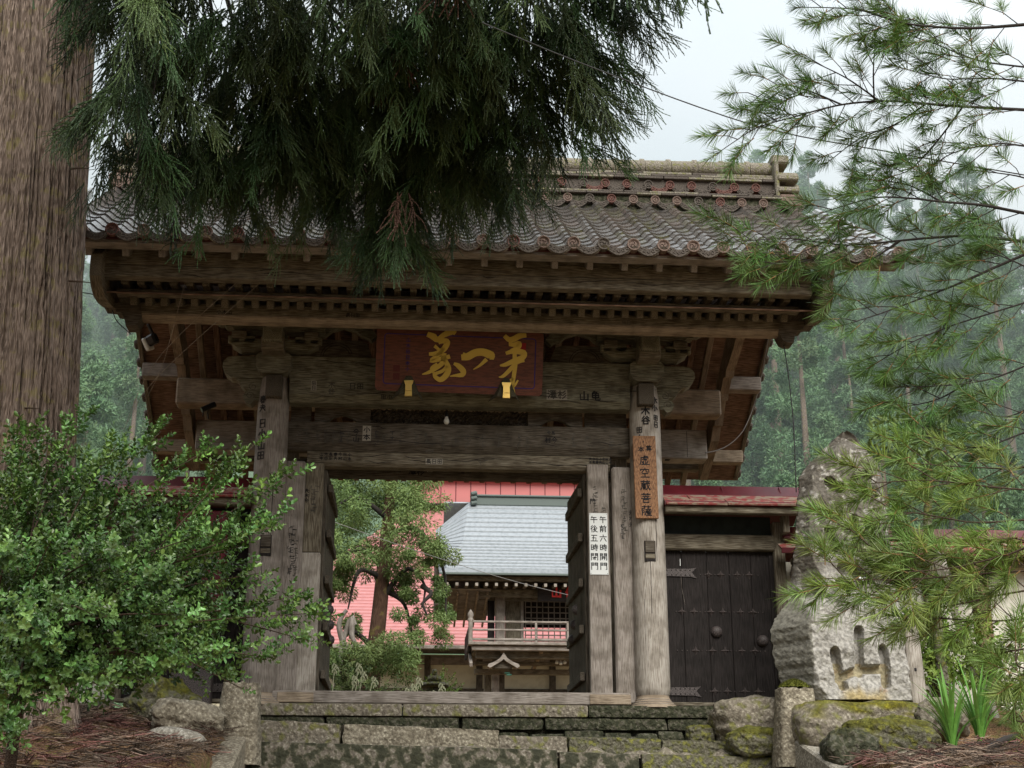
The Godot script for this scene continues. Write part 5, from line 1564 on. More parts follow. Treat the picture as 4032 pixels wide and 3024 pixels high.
const CEDAR_CLUMPS := [
	[Vector3(-2.80, 3.91, 6.20), 0.18],
	[Vector3(-2.38, 3.76, 6.30), 0.31],
	[Vector3(-2.21, 3.16, 6.50), 0.28],
	[Vector3(-2.31, 2.84, 6.30), 0.23],
	[Vector3(-2.13, 3.78, 6.00), 0.33],
	[Vector3(-1.93, 3.44, 5.60), 0.37],
	[Vector3(-2.07, 3.18, 5.40), 0.27],
	[Vector3(-1.64, 3.74, 5.80), 0.40],
	[Vector3(-1.53, 3.36, 5.30), 0.38],
	[Vector3(-1.66, 3.14, 5.20), 0.24],
	[Vector3(-1.19, 3.89, 5.90), 0.40],
	[Vector3(-1.14, 3.60, 5.30), 0.45],
	[Vector3(-1.25, 3.26, 5.00), 0.26],
	[Vector3(-0.90, 3.12, 5.00), 0.28],
	[Vector3(-0.73, 2.75, 5.20), 0.17],
	[Vector3(-0.64, 2.59, 5.30), 0.12],
	[Vector3(-0.71, 3.80, 5.90), 0.43],
	[Vector3(-0.60, 3.56, 5.20), 0.45],
	[Vector3(-0.52, 3.21, 5.00), 0.30],
	[Vector3(-0.29, 3.83, 6.00), 0.40],
	[Vector3(-0.20, 3.58, 5.40), 0.41],
	[Vector3(-0.19, 3.16, 5.20), 0.26],
	[Vector3(0.04, 3.07, 5.40), 0.18],
	[Vector3(0.09, 3.75, 6.10), 0.36],
	[Vector3(0.16, 3.38, 5.60), 0.28],
	[Vector3(0.28, 3.60, 5.80), 0.30],
	[Vector3(0.40, 3.81, 6.20), 0.29],
	[Vector3(0.49, 3.23, 5.90), 0.16],
	[Vector3(0.68, 3.83, 6.30), 0.24],
	[Vector3(0.87, 3.88, 6.40), 0.16],
	[Vector3(0.52, 3.53, 6.00), 0.20],
	[Vector3(0.62, 3.29, 6.00), 0.11],
	[Vector3(-2.57, 3.25, 5.90), 0.17],
	[Vector3(-2.55, 3.49, 6.10), 0.15],
	[Vector3(-2.53, 2.95, 5.60), 0.15],
	[Vector3(-1.86, 3.03, 5.20), 0.15],
	[Vector3(-2.25, 2.92, 5.40), 0.17],
]
const SHRUB_TIPS := [
	Vector3(-2.81, 0.96, 6.30), Vector3(-2.44, 0.95, 6.50), Vector3(-2.02, 0.92, 6.30), Vector3(-2.48, 0.68, 6.90), Vector3(-2.15, 0.66, 6.90), Vector3(-1.70, 0.76, 6.50), Vector3(-1.44, 0.83, 6.40), Vector3(-1.52, 0.57, 6.80), Vector3(-1.20, 0.66, 6.40), Vector3(-1.25, 0.38, 6.50), Vector3(-1.26, 0.26, 6.70), Vector3(-1.43, 0.10, 6.90), Vector3(-1.35, -0.01, 6.70), Vector3(-1.14, -0.12, 6.60), Vector3(-1.01, -0.21, 6.60), Vector3(-1.05, -0.37, 6.60), Vector3(-1.24, -0.49, 6.80), Vector3(-1.38, -0.66, 6.80), Vector3(-1.49, -0.53, 7.10), Vector3(-1.67, -0.59, 7.20), Vector3(-1.85, -0.66, 7.20), Vector3(-2.01, -0.71, 7.40), Vector3(-2.16, -0.80, 7.40), Vector3(-2.41, -0.75, 7.40), Vector3(-2.40, -0.98, 7.50), Vector3(-2.69, 0.52, 7.00), Vector3(-2.54, -0.09, 7.50), Vector3(-2.31, 0.05, 7.40), Vector3(-1.95, -0.08, 7.50), Vector3(-1.69, -0.17, 7.40), Vector3(-1.59, 0.13, 7.10), Vector3(-1.89, 0.30, 7.10), Vector3(-2.02, -0.41, 7.70), Vector3(-2.27, -0.53, 7.60), Vector3(-1.58, -0.36, 7.40), Vector3(-2.68, 0.41, 6.60),
]

func ribbon(st: SurfaceTool, pts: Array, w: Array, side: Vector3, fold := 0.0) -> void:
	for i in pts.size() - 1:
		var a: Vector3 = pts[i]
		var b: Vector3 = pts[i + 1]
		var n := side.cross(b - a).normalized()
		var d0: Vector3 = side * w[i] * 0.5
		var d1: Vector3 = side * w[i + 1] * 0.5
		if fold == 0.0:
			quad(st, a - d0, a + d0, b + d1, b - d1, n)
		else:
			quad(st, a - d0 + n * fold * w[i], a, b, b - d1 + n * fold * w[i + 1], n)
			quad(st, a, a + d0 + n * fold * w[i], b + d1 + n * fold * w[i + 1], b, n)

func any_dir() -> Vector3:
	var z := rng.randf_range(-1.0, 1.0)
	var t := rng.randf() * TAU
	var r := sqrt(1.0 - z * z)
	return Vector3(r * cos(t), z, r * sin(t))

func basis_along(d: Vector3, roll: float) -> Basis:   # local -y runs along d
	var y := -d.normalized()
	var x := y.cross(Vector3(0.3, 0.2, 0.93)).normalized()
	return Basis(x, y, x.cross(y)) * Basis(Vector3.UP, roll)

func cedar_sprig(seed_: int) -> Mesh:
	rng.seed = seed_
	var st := S()
	var shoots := [[Vector3.ZERO, Vector3(0.05, -1, 0).normalized(), 0.36]]
	for k in 7:
		var t := 0.02 + k * 0.034
		var a := k * 2.4 + rng.randf_range(-0.4, 0.4)
		var sp := rng.randf_range(0.35, 0.75)
		shoots.append([Vector3(0.05 * t, -t, 0), Vector3(cos(a) * sp, -1.0, sin(a) * sp).normalized(), rng.randf_range(0.13, 0.24)])
	for s in shoots:
		var p: Vector3 = s[0]
		var d: Vector3 = s[1]
		var x := d.cross(Vector3(0.2, 0.1, 1)).normalized()
		var y := d.cross(x)
		var L: float = s[2]
		var pts := []
		var n := 7
		for i in n:
			var t := float(i) / (n - 1)
			pts.append(p + d * L * t + Vector3(0, -0.05 * t * t, 0) + x * 0.012 * sin(t * 5.0 + L * 40.0))
		# rope of short awl needles round the shoot
		for i in n - 1:
			var r0 := 0.0078 * (1.0 - 0.6 * float(i) / (n - 1)) + 0.001
			var r1 := 0.0050 * (1.0 - 0.7 * float(i + 1) / (n - 1)) + 0.0004
			for q in 4:
				var a0 := TAU * q / 4.0 + i * 0.7
				var a1 := a0 + TAU / 4.0
				var u0 := x * cos(a0) + y * sin(a0)
				var u1 := x * cos(a1) + y * sin(a1)
				quad(st, pts[i] + u0 * r1 * 0.8, pts[i] + u1 * r1 * 0.8, pts[i + 1] + u1 * r0, pts[i + 1] + u0 * r0, u0 + u1)
			for q in 5:
				var a := q * 2.5 + i * 1.1
				var o := x * cos(a) + y * sin(a)
				var e := o.cross(d)
				var c: Vector3 = pts[i].lerp(pts[i + 1], q / 5.0)
				tri(st, c + e * 0.0036 - d * 0.004, c - e * 0.0036 - d * 0.004, c + o * r0 * 1.75 + d * 0.013, o)
	return st.commit()

func build_cedar() -> void:
	var T := thing("cedar_tree", "tall cedar with a thick brown trunk and dark drooping boughs over the gate roof", "tree")
	# trunk with stringy vertical ridges
	fn.seed = 91
	fn.noise_type = FastNoiseLite.TYPE_SIMPLEX
	fn.fractal_octaves = 4
	fn.frequency = 1.0
	var rows := []
	for i in 150:
		var t := i / 149.0
		var y := lerpf(-0.9, 8.2, t)
		var r := 0.65 - 0.015 * (y + 0.5) + 0.16 * exp(-(y + 0.6) * 1.6)
		var cx := -3.875 - 0.0375 * y
		var row := PackedVector3Array()
		for k in 440:
			var th := TAU * k / 440.0
			var d := Vector3(cos(th), 0, sin(th))
			var w := Vector3(d.x * 4.2, y * 0.20, d.z * 4.2)
			var n := fn.get_noise_3dv(w) * 0.030
			var g := absf(fn.get_noise_3dv(Vector3(d.x * 13.0, y * 0.30, d.z * 13.0)))
			n -= 0.040 * (1.0 - smoothstep(0.0, 0.17, g))
			n += 0.010 * fn.get_noise_3dv(Vector3(d.x * 36.0, y * 0.9, d.z * 36.0))
			row.append(Vector3(cx, y, 3.0) + d * (r + n))
		rows.append(row)
	var st := S()
	grid(st, rows, Vector3.ZERO, true, Vector3(-4.0, 3.0, 3.0))
	fin(st, "trunk", M.cedar_bark, T)
	for e in [[1.9, 0.6], [3.1, 1.1], [4.1, 0.9]]:
		st = S()
		var b := Vector3(-3.96 + sin(e[1]) * 0.59, e[0], 3.0 + cos(e[1]) * 0.59)
		tube(st, [b, b + Vector3(sin(e[1]) * 0.10, -0.02, cos(e[1]) * 0.10), b + Vector3(sin(e[1]) * 0.12 + 0.08, -0.03, cos(e[1]) * 0.12)], 0.010, 0.004, 6)
		fin(st, "dead_twig", M.twig, T)
	# boughs from the trunk to the clumps
	for i in CEDAR_CLUMPS.size():
		var c: Vector3 = CEDAR_CLUMPS[i][0]
		var r: float = CEDAR_CLUMPS[i][1]
		var top := Vector3(c.x * 0.85 - 0.2, maxf(c.y + 0.8, 4.6), c.z - 0.3)
		st = S()
		var root := Vector3(-3.6, 6.2 + 0.05 * i, 3.2)
		tube(st, curve([root, (root + top) * 0.5 + Vector3(0, 0.5, 0), top, c + Vector3(0, r * 0.4, 0), c - Vector3(0, r * 0.6, 0)], 14), 0.035, 0.006, 6)
		fin(st, "bough", M.dark_twig, T)
	var meshes := [cedar_sprig(1), cedar_sprig(2), cedar_sprig(3)]
	rng.seed = 1234
	var X := [[], [], []]
	var K := [[], [], []]
	var dead := []
	var deadc := []
	for i in CEDAR_CLUMPS.size():
		var c: Vector3 = CEDAR_CLUMPS[i][0]
		var r: float = CEDAR_CLUMPS[i][1]
		var n := int((16.0 if c.x > -1.9 and c.x < 0.1 else 10.0) * r * r / 0.09) + 3
		for k in n:
			# one drooping spray: an axis with sprigs hanging from it
			var d := any_dir() * pow(rng.randf(), 0.5)
			var p := c + Vector3(d.x * r, d.y * r * 0.75 + 0.28, d.z * (r + 0.6))
			if p.x < -2.72 + 0.10 * (p.y - 2.5) and p.y < 3.75: continue
			var ax := Vector3(d.x * 0.8 + rng.randf_range(-0.5, 0.5) + (0.5 if c.x > 0.3 else 0.0), -0.75, rng.randf_range(-0.2, 0.7)).normalized()
			var len := rng.randf_range(0.28, 0.55)
			var tone := rng.randf_range(0.55, 1.15) if rng.randf() < 0.75 else rng.randf_range(1.3, 2.0)
			var hue := rng.randf_range(0.85, 1.25)
			var cnt := 9
			for q in cnt:
				var t := float(q) / (cnt - 1)
				var o := any_dir()
				var at_p := p + ax * len * t + Vector3(0, -0.12 * t * t, 0) + o * 0.03
				var down := (ax * (0.5 + 0.5 * t) + Vector3(o.x * 0.55, -0.8, o.z * 0.55)).normalized()
				var s := rng.randf_range(0.62, 0.95) * (1.0 - 0.35 * t)
				var m := rng.randi() % 3
				X[m].append(Transform3D(basis_along(down, rng.randf() * TAU).scaled(Vector3.ONE * s), at_p))
				var v := tone * rng.randf_range(0.85, 1.15)
				K[m].append(Color(v * hue, v, v * rng.randf_range(0.7, 0.95)))
			if (i in [14, 17, 18, 19, 15]) and rng.randf() < 0.12:
				for q in 3:
					dead.append(Transform3D(basis_along(Vector3(rng.randf_range(-0.3, 0.3), -1, 0.1), rng.randf() * TAU).scaled(Vector3.ONE * rng.randf_range(0.6, 1.0)), p + Vector3(rng.randf_range(-0.1, 0.1), -0.1, 0.2)))
					deadc.append(Color(1, 0.8, 0.8) * rng.randf_range(0.4, 0.8))
	# extra unseen sprigs added above the picture to shade the boughs below
	for k in 1300:
		var p := Vector3(rng.randf_range(-3.4, 1.2), 0.0, rng.randf_range(3.6, 7.6))
		p.y = 4.80 + (6.0 - p.z) * 0.66 + rng.randf_range(0.0, 1.3)
		var m := rng.randi() % 3
		X[m].append(Transform3D(basis_along(Vector3(rng.randf_range(-0.4, 0.4), -1, rng.randf_range(-0.4, 0.4)), rng.randf() * TAU).scaled(Vector3.ONE * 1.5), p))
		K[m].append(Color.WHITE)
	for m in 3:
		scatter("foliage", meshes[m], M.cedar_leaf, T, X[m], K[m])
	scatter("dead_fronds", meshes[0], M.dead_frond, T, dead, deadc)

func pine_tuft(seed_: int) -> Mesh:   # a shoot tip with long needles, its stem along -y
	rng.seed = seed_
	var st := S()
	for i in 72:
		var t := rng.randf()
		var a := rng.randf() * TAU
		var o := Vector3(cos(a), 0, sin(a))
		var open := lerpf(1.25, 0.35, t) + rng.randf_range(-0.18, 0.18)
		var d := (o * sin(open) + Vector3(0, -cos(open), 0)).normalized()
		var p := Vector3(0, -0.085 * t, 0)
		var l := rng.randf_range(0.062, 0.098)
		var e := d.cross(Vector3(rng.randf() - 0.5, rng.randf() - 0.5, rng.randf() - 0.5)).normalized()
		var mid := p + d * l * 0.55 + Vector3(0, -0.004, 0)
		var tip := p + d * l + Vector3(0, -0.004, 0) + o * 0.003
		var w := 0.00125
		tri(st, p - e * w, p + e * w, mid + e * w, Vector3.UP)
		tri(st, p - e * w, mid + e * w, mid - e * w, Vector3.UP)
		tri(st, mid - e * w, mid + e * w, tip, Vector3.UP)
	return st.commit()

func build_pine() -> void:
	var T := thing("pine_tree", "pine with long soft needles reaching in from the right edge on thin black branches", "tree")
	var st := S()
	tube(st, curve([Vector3(3.0, -3.1, 9.2), Vector3(3.05, 0.5, 9.25), Vector3(2.9, 2.6, 9.1), Vector3(3.05, 5.0, 9.2)], 20), 0.17, 0.10, 16)
	fin(st, "trunk", M.pine_bark, T)
	var tufts := [pine_tuft(11), pine_tuft(12), pine_tuft(13)]
	var core := S()
	tube(core, [Vector3(0, 0.02, 0), Vector3(0, -0.045, 0), Vector3(0, -0.095, 0)], 0.0024, 0.0014, 5)
	var core_m := core.commit()
	rng.seed = 77
	var X := [[], [], []]
	var K := [[], [], []]
	var cx := []
	var cc := []
	var lists := [[PINE_UPPER, 0.0], [PINE_LOWER, 1.0]]
	for e in lists:
		var low: float = e[1]
		for b in e[0]:
			var pts: Array = curve(b, 40)
			st = S()
			tube(st, pts, 0.0085 if b.size() > 4 else 0.005, 0.002, 6)
			fin(st, "branch", M.dark_twig if low == 0.0 else M.twig, T)
			var L := 0.0
			for i in 39:
				L += pts[i].distance_to(pts[i + 1])
			var n := int(L / (0.060 if low > 0.0 else 0.054))
			var tw := S()
			var any := false
			for k in n:
				var f := 1.0 - float(k) / n * (0.93 if low == 0.0 else 0.97)
				var i := clampi(int(f * 38.0), 1, 38)
				var p: Vector3 = pts[i]
				var d: Vector3 = (pts[mini(i + 1, 39)] - pts[i - 1]).normalized()
				var ends := []
				if k == 0:
					ends.append([p, d])
				else:
					var sgn := 1.0 if k % 2 else -1.0
					var o: Vector3 = d.cross(Vector3(0.25 * sgn, 0.3, 1.0)).normalized() * sgn
					var dd: Vector3 = (d * 0.85 + o * rng.randf_range(0.5, 1.0) + any_dir() * 0.35).normalized()
					var len := rng.randf_range(0.06, 0.20) * (1.0 if low == 0.0 else 1.1)
					var q: Vector3 = p + dd * len * 0.6
					var r: Vector3 = q + (dd + d * 0.4 + Vector3(0, -0.1, 0)).normalized() * len * 0.5
					tube(tw, [p, q, r], 0.0026, 0.0014, 4)
					any = true
					ends.append([r, (r - q).normalized()])
					if len > 0.11:
						ends.append([q, (dd + any_dir() * 0.5).normalized()])
					if low > 0.0 and rng.randf() < 0.7:
						ends.append([q + any_dir() * 0.04, (dd + any_dir() * 0.8).normalized()])
				for t in ends:
					var m := rng.randi() % 3
					var bs := basis_along(t[1], rng.randf() * TAU).scaled(Vector3.ONE * rng.randf_range(0.72, 1.08))
					X[m].append(Transform3D(bs, t[0]))
					var v := rng.randf_range(0.7, 1.2) * (0.85 if low == 0.0 else 1.22)
					K[m].append(Color(v * rng.randf_range(0.85, 1.2) * (1.25 if low > 0.0 else 1.0), v, v * rng.randf_range(0.6, 1.0)))
					cx.append(Transform3D(bs, t[0]))
					cc.append(Color(1, 1, 1))
			if any:
				fin(tw, "twigs", M.dark_twig if low == 0.0 else M.twig, T).set_meta("kind", "stuff")
	for m in 3:
		scatter("needles", tufts[m], M.pine_leaf, T, X[m], K[m])
	var cm := mat("shoot", lin(0.20, 0.115, 0.045), 0.8)
	cm.vertex_color_use_as_albedo = true
	scatter("shoot_tips", core_m, cm, T, cx, cc)

func leaf_spray(seed_: int, leaf: float, n: int, stem: float) -> Mesh:   # twig with small oval leaves, along +y
	rng.seed = seed_
	var st := S()
	for i in n:
		var t := (i + 0.6) / n
		var a := i * 2.4 + rng.randf_range(-0.3, 0.3)
		var o := Vector3(cos(a), rng.randf_range(0.25, 0.9), sin(a)).normalized()
		if i == n - 1:
			o = Vector3(0.1, 1, 0)
		var p := Vector3(0, stem * t, 0)
		var l := leaf * rng.randf_range(0.75, 1.1)
		var side := o.cross(Vector3(rng.randf_range(-0.3, 0.3), 1.0, rng.randf_range(-0.3, 0.3)))
		side = side.normalized() if side.length() > 0.05 else Vector3.RIGHT
		ribbon(st, [p, p + o * l * 0.3, p + o * l * 0.68, p + o * l - Vector3(0, l * 0.10, 0)], [leaf * 0.10, leaf * 0.46, leaf * 0.50, leaf * 0.08], side, 0.13)
	return st.commit()

func build_shrub() -> void:
	var T := thing("holly_shrub", "large round-leaved evergreen shrub in the lower left foreground", "shrub")
	rng.seed = 5
	var sprays := [leaf_spray(21, 0.036, 12, 0.115), leaf_spray(22, 0.033, 11, 0.10), leaf_spray(23, 0.038, 10, 0.12)]
	rng.seed = 66
	var X := [[], [], []]
	var K := [[], [], []]
	var st := S()
	tube(st, curve([Vector3(-2.60, -2.0, 6.9), Vector3(-2.56, -1.2, 6.85), Vector3(-2.53, -0.75, 6.9), Vector3(-2.45, -0.35, 7.0)], 10), 0.038, 0.026, 10)
	fin(st, "stem", M.pine_bark, T)
	st = S()
	tube(st, curve([Vector3(-2.78, -2.0, 7.1), Vector3(-2.80, -1.1, 7.15), Vector3(-2.72, -0.5, 7.1)], 10), 0.034, 0.02, 10)
	fin(st, "stem", M.pine_bark, T)
	for tip in SHRUB_TIPS:
		var base := Vector3(-2.48 + rng.randf_range(-0.25, 0.1), -0.55 + rng.randf_range(-0.15, 0.2), 6.95)
		var mid: Vector3 = base.lerp(tip, 0.5) + Vector3(rng.randf_range(-0.08, 0.08), rng.randf_range(0.0, 0.16), rng.randf_range(-0.1, 0.1))
		var pts: Array = curve([base, mid, tip], 40)
		st = S()
		tube(st, pts, 0.010, 0.0018, 5)
		fin(st, "branch", M.twig, T)
		for k in 76:
			var f := pow(rng.randf(), 0.75)
			var i := clampi(int(f * 39.0), 1, 38)
			var p: Vector3 = pts[i]
			var d: Vector3 = (pts[i + 1] - pts[i - 1]).normalized()
			var w := 0.19 * (1.0 - f) + 0.042
			var o := any_dir()
			o.y = o.y * 0.7 + 0.15
			var q := p + o * w * pow(rng.randf(), 0.6)
			var dir := (d * 0.8 + o * 0.8 + Vector3(0, 0.35, 0)).normalized()
			var m := rng.randi() % 3
			X[m].append(Transform3D(basis_along(-dir, rng.randf() * TAU).scaled(Vector3.ONE * rng.randf_range(0.75, 1.15)), q))
			var v := rng.randf_range(0.40, 1.05) * (0.6 + 0.75 * f)  # darker inside, brighter at the tips: light and shade put into leaf tone
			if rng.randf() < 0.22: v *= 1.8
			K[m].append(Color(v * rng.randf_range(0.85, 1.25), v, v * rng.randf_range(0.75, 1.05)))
	# loose fill through the body of the shrub
	for k in 1500:
		var p := Vector3(rng.randf_range(-3.1, -1.62), 0, rng.randf_range(5.9, 6.75))
		var u := (p.x + 3.1) / 1.5
		var top := lerpf(0.75, 0.15, u * u)
		var bot := lerpf(-0.85, -0.45, u)
		p.y = lerpf(bot, top, rng.randf())
		var m := rng.randi() % 3
		var o := any_dir() + Vector3(0, 0.5, 0.4)
		X[m].append(Transform3D(basis_along(-o, rng.randf() * TAU), p))
		var v := rng.randf_range(0.3, 0.75)  # darkened fill: the inner shade of the shrub painted into its leaf colour
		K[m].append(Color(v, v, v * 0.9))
	for m in 3:
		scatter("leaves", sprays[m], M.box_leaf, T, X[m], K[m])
	# a dead cedar frond caught in it
	var D := thing("fallen_frond", "dry brown cedar frond caught hanging in the left shrub", "frond", Vector3(-2.18, -0.03, 6.35))
	for k in 7:
		st = S()
		var a := k * 0.9
		var p0 := Vector3(0, 0.02 - 0.018 * k, 0)
		var p1 := Vector3(0.03 * sin(a) + 0.012, p0.y - 0.06, 0.02 * cos(a))
		var p2 := p1 + Vector3(0.03 * sin(a) + 0.01, -0.07, 0.01)
		tube(st, curve([p0, p1, p2], 7), 0.0035, 0.002, 4)
		for q in 12:
			var t := q / 11.0
			var c: Vector3 = p0.lerp(p1, t * 2.0) if t < 0.5 else p1.lerp(p2, t * 2.0 - 1.0)
			var o := Vector3(sin(q * 2.2), -0.6, cos(q * 2.2)).normalized()
			tri(st, c + Vector3(0.002, 0, 0), c - Vector3(0.002, 0, 0), c + o * 0.014, Vector3.BACK)
		fin(st, "shoot", M.dead_frond, D)

func blade_clump(called: String, label: String, pos: Vector3, n: int, h: float, seed_: int, group := "leaf clumps beside the monument") -> void:
	rng.seed = seed_
	var T := thing(called, label, "plant", pos, group)
	for k in n:
		var a := rng.randf() * TAU
		var o := Vector3(cos(a), 0, sin(a))
		var l := h * rng.randf_range(0.55, 1.1)
		var lean := rng.randf_range(0.12, 0.62)
		var pts := []
		var w := []
		for i in 8:
			var t := i / 7.0
			pts.append(o * (0.02 + l * lean * t * t) + Vector3(0, l * (t - 0.42 * lean * t * t * t), 0))
			w.append(0.034 * (0.75 + 0.6 * t) * (1.0 - pow(t, 3.0)) + 0.001)
		var st := S()
		ribbon(st, pts, w, o.cross(Vector3.UP), 0.16)
		var m: StandardMaterial3D = M.blade_leaf
		if k % 3 == 1:
			if not M.has("blade_leaf_b"):
				var c: StandardMaterial3D = M.blade_leaf.duplicate()
				c.albedo_color = lin(0.075, 0.19, 0.04)
				M["blade_leaf_b"] = c
			m = M.blade_leaf_b
		fin(st, "leaf", m, T)

func bush(called: String, label: String, c: Vector3, r: Vector3, n: int, leaf: float, m: Material, seed_: int, group := "", tone := 1.0) -> void:
	var T := thing(called, label, "bush", Vector3.ZERO, group)
	var sp := leaf_spray(seed_, leaf, 9, leaf * 3.2)
	rng.seed = seed_ + 1
	var xs := []
	var cs := []
	for k in n:
		var d := any_dir() * pow(rng.randf(), 0.4)
		var p := c + d * r * (1.0 + 0.25 * sin(d.x * 9.0 + d.y * 7.0))
		xs.append(Transform3D(basis_along(-(d + Vector3(0, 0.5, 0) + any_dir() * 0.5), rng.randf() * TAU).scaled(Vector3.ONE * rng.randf_range(0.7, 1.2)), p))
		var v := rng.randf_range(0.55, 1.25) * tone
		cs.append(Color(v * rng.randf_range(0.9, 1.15), v, v * 0.9))
	for k in 6:
		var st := S()
		tube(st, [c - Vector3(0, r.y, 0), c + any_dir() * r * 0.4, c + any_dir() * r * 0.8], 0.014, 0.004, 5)
		fin(st, "stem", M.twig, T)
	scatter("leaves", sp, m, T, xs, cs)

# needle-leaf crown made of clumps of small faces: used by the courtyard tree and the hillside cedars
func crown(st: SurfaceTool, centres: Array, radii: Array, faces: int, size: float, droop: float) -> void:
	for i in centres.size():
		var tone := rng.randf_range(0.72, 1.22)
		var hue := rng.randf_range(0.9, 1.15)
		for k in faces:
			var d := any_dir()
			d.y = d.y * 0.8 + 0.1
			var p: Vector3 = centres[i] + d * radii[i] * pow(rng.randf(), 0.35)
			var u := (d + any_dir() * 0.8 + Vector3(0, -droop, 0)).normalized()
			var v := u.cross(any_dir()).normalized()
			var l := size * rng.randf_range(0.6, 1.3)
			var w := l * 0.42
			var t := tone * rng.randf_range(0.8, 1.2)
			st.set_color(Color(t * hue, t, t * rng.randf_range(0.85, 1.1)))
			tri(st, p - v * w * 0.5, p + v * w * 0.5, p + u * l, d + Vector3(0, 0.4, 0))
			tri(st, p - v * w * 0.35 - u * l * 0.25, p + v * w * 0.35 - u * l * 0.25, p - v * w * 0.1 + u * l * 0.55 + v.cross(u) * w * 0.3, d + Vector3(0, 0.4, 0))

# ---------- ground ----------
func ramp(z: float, pts: Array) -> float:
	var k := 0
	while k < pts.size() - 2 and z > pts[k + 1][0]: k += 1
	return lerpf(pts[k][1], pts[k + 1][1], clampf((z - pts[k][0]) / (pts[k + 1][0] - pts[k][0]), 0.0, 1.0))

func ground_y(x: float, z: float) -> float:
	var left := ramp(z, [[-0.6, -0.10], [0.2, -0.14], [1.2, -0.36], [2.4, -0.70], [3.4, -0.72], [5.0, -1.10], [6.5, -1.75], [8.0, -2.5], [9.2, -3.0]])
	if x < -2.7: left += 0.16 * smoothstep(-2.7, -3.4, x) * smoothstep(0.5, 2.0, z) * smoothstep(5.0, 3.5, z)
	var right := ramp(z, [[-0.6, -0.10], [0.4, -0.14], [1.2, -0.40], [2.2, -0.74], [3.2, -0.80], [4.2, -0.93], [6.0, -1.6], [8.0, -2.5], [9.2, -3.0]])
	right += 0.14 * smoothstep(3.5, 4.6, x) * smoothstep(1.5, 3.0, z) * smoothstep(6.0, 4.0, z)
	var stair := ramp(z, [[-0.6, -0.30], [0.2, -0.7], [5.4, -3.1], [6.0, -3.0]])
	var y: float
	if x < 0.5:
		y = lerpf(stair, left, smoothstep(-1.98, -2.10, x))
	else:
		y = lerpf(stair, right, smoothstep(3.08, 3.24, x))
	if z > 0.3:
		y += 0.045 * fn.get_noise_2d(x * 1.6, z * 1.6) + 0.02 * fn.get_noise_2d(x * 6.0, z * 6.0)
	return y

func lines(fine0: float, fine1: float, step: float, far0: float, far1: float) -> Array:
	var out := []
	var x := fine0
	while x <= fine1:
		out.append(x)
		x += step
	var s := step
	x = fine1
	while x < far1:
		s *= 1.35
		x += s
		out.append(x)
	s = step
	x = fine0
	while x > far0:
		s *= 1.35
		x -= s
		out.push_front(x)
	return out

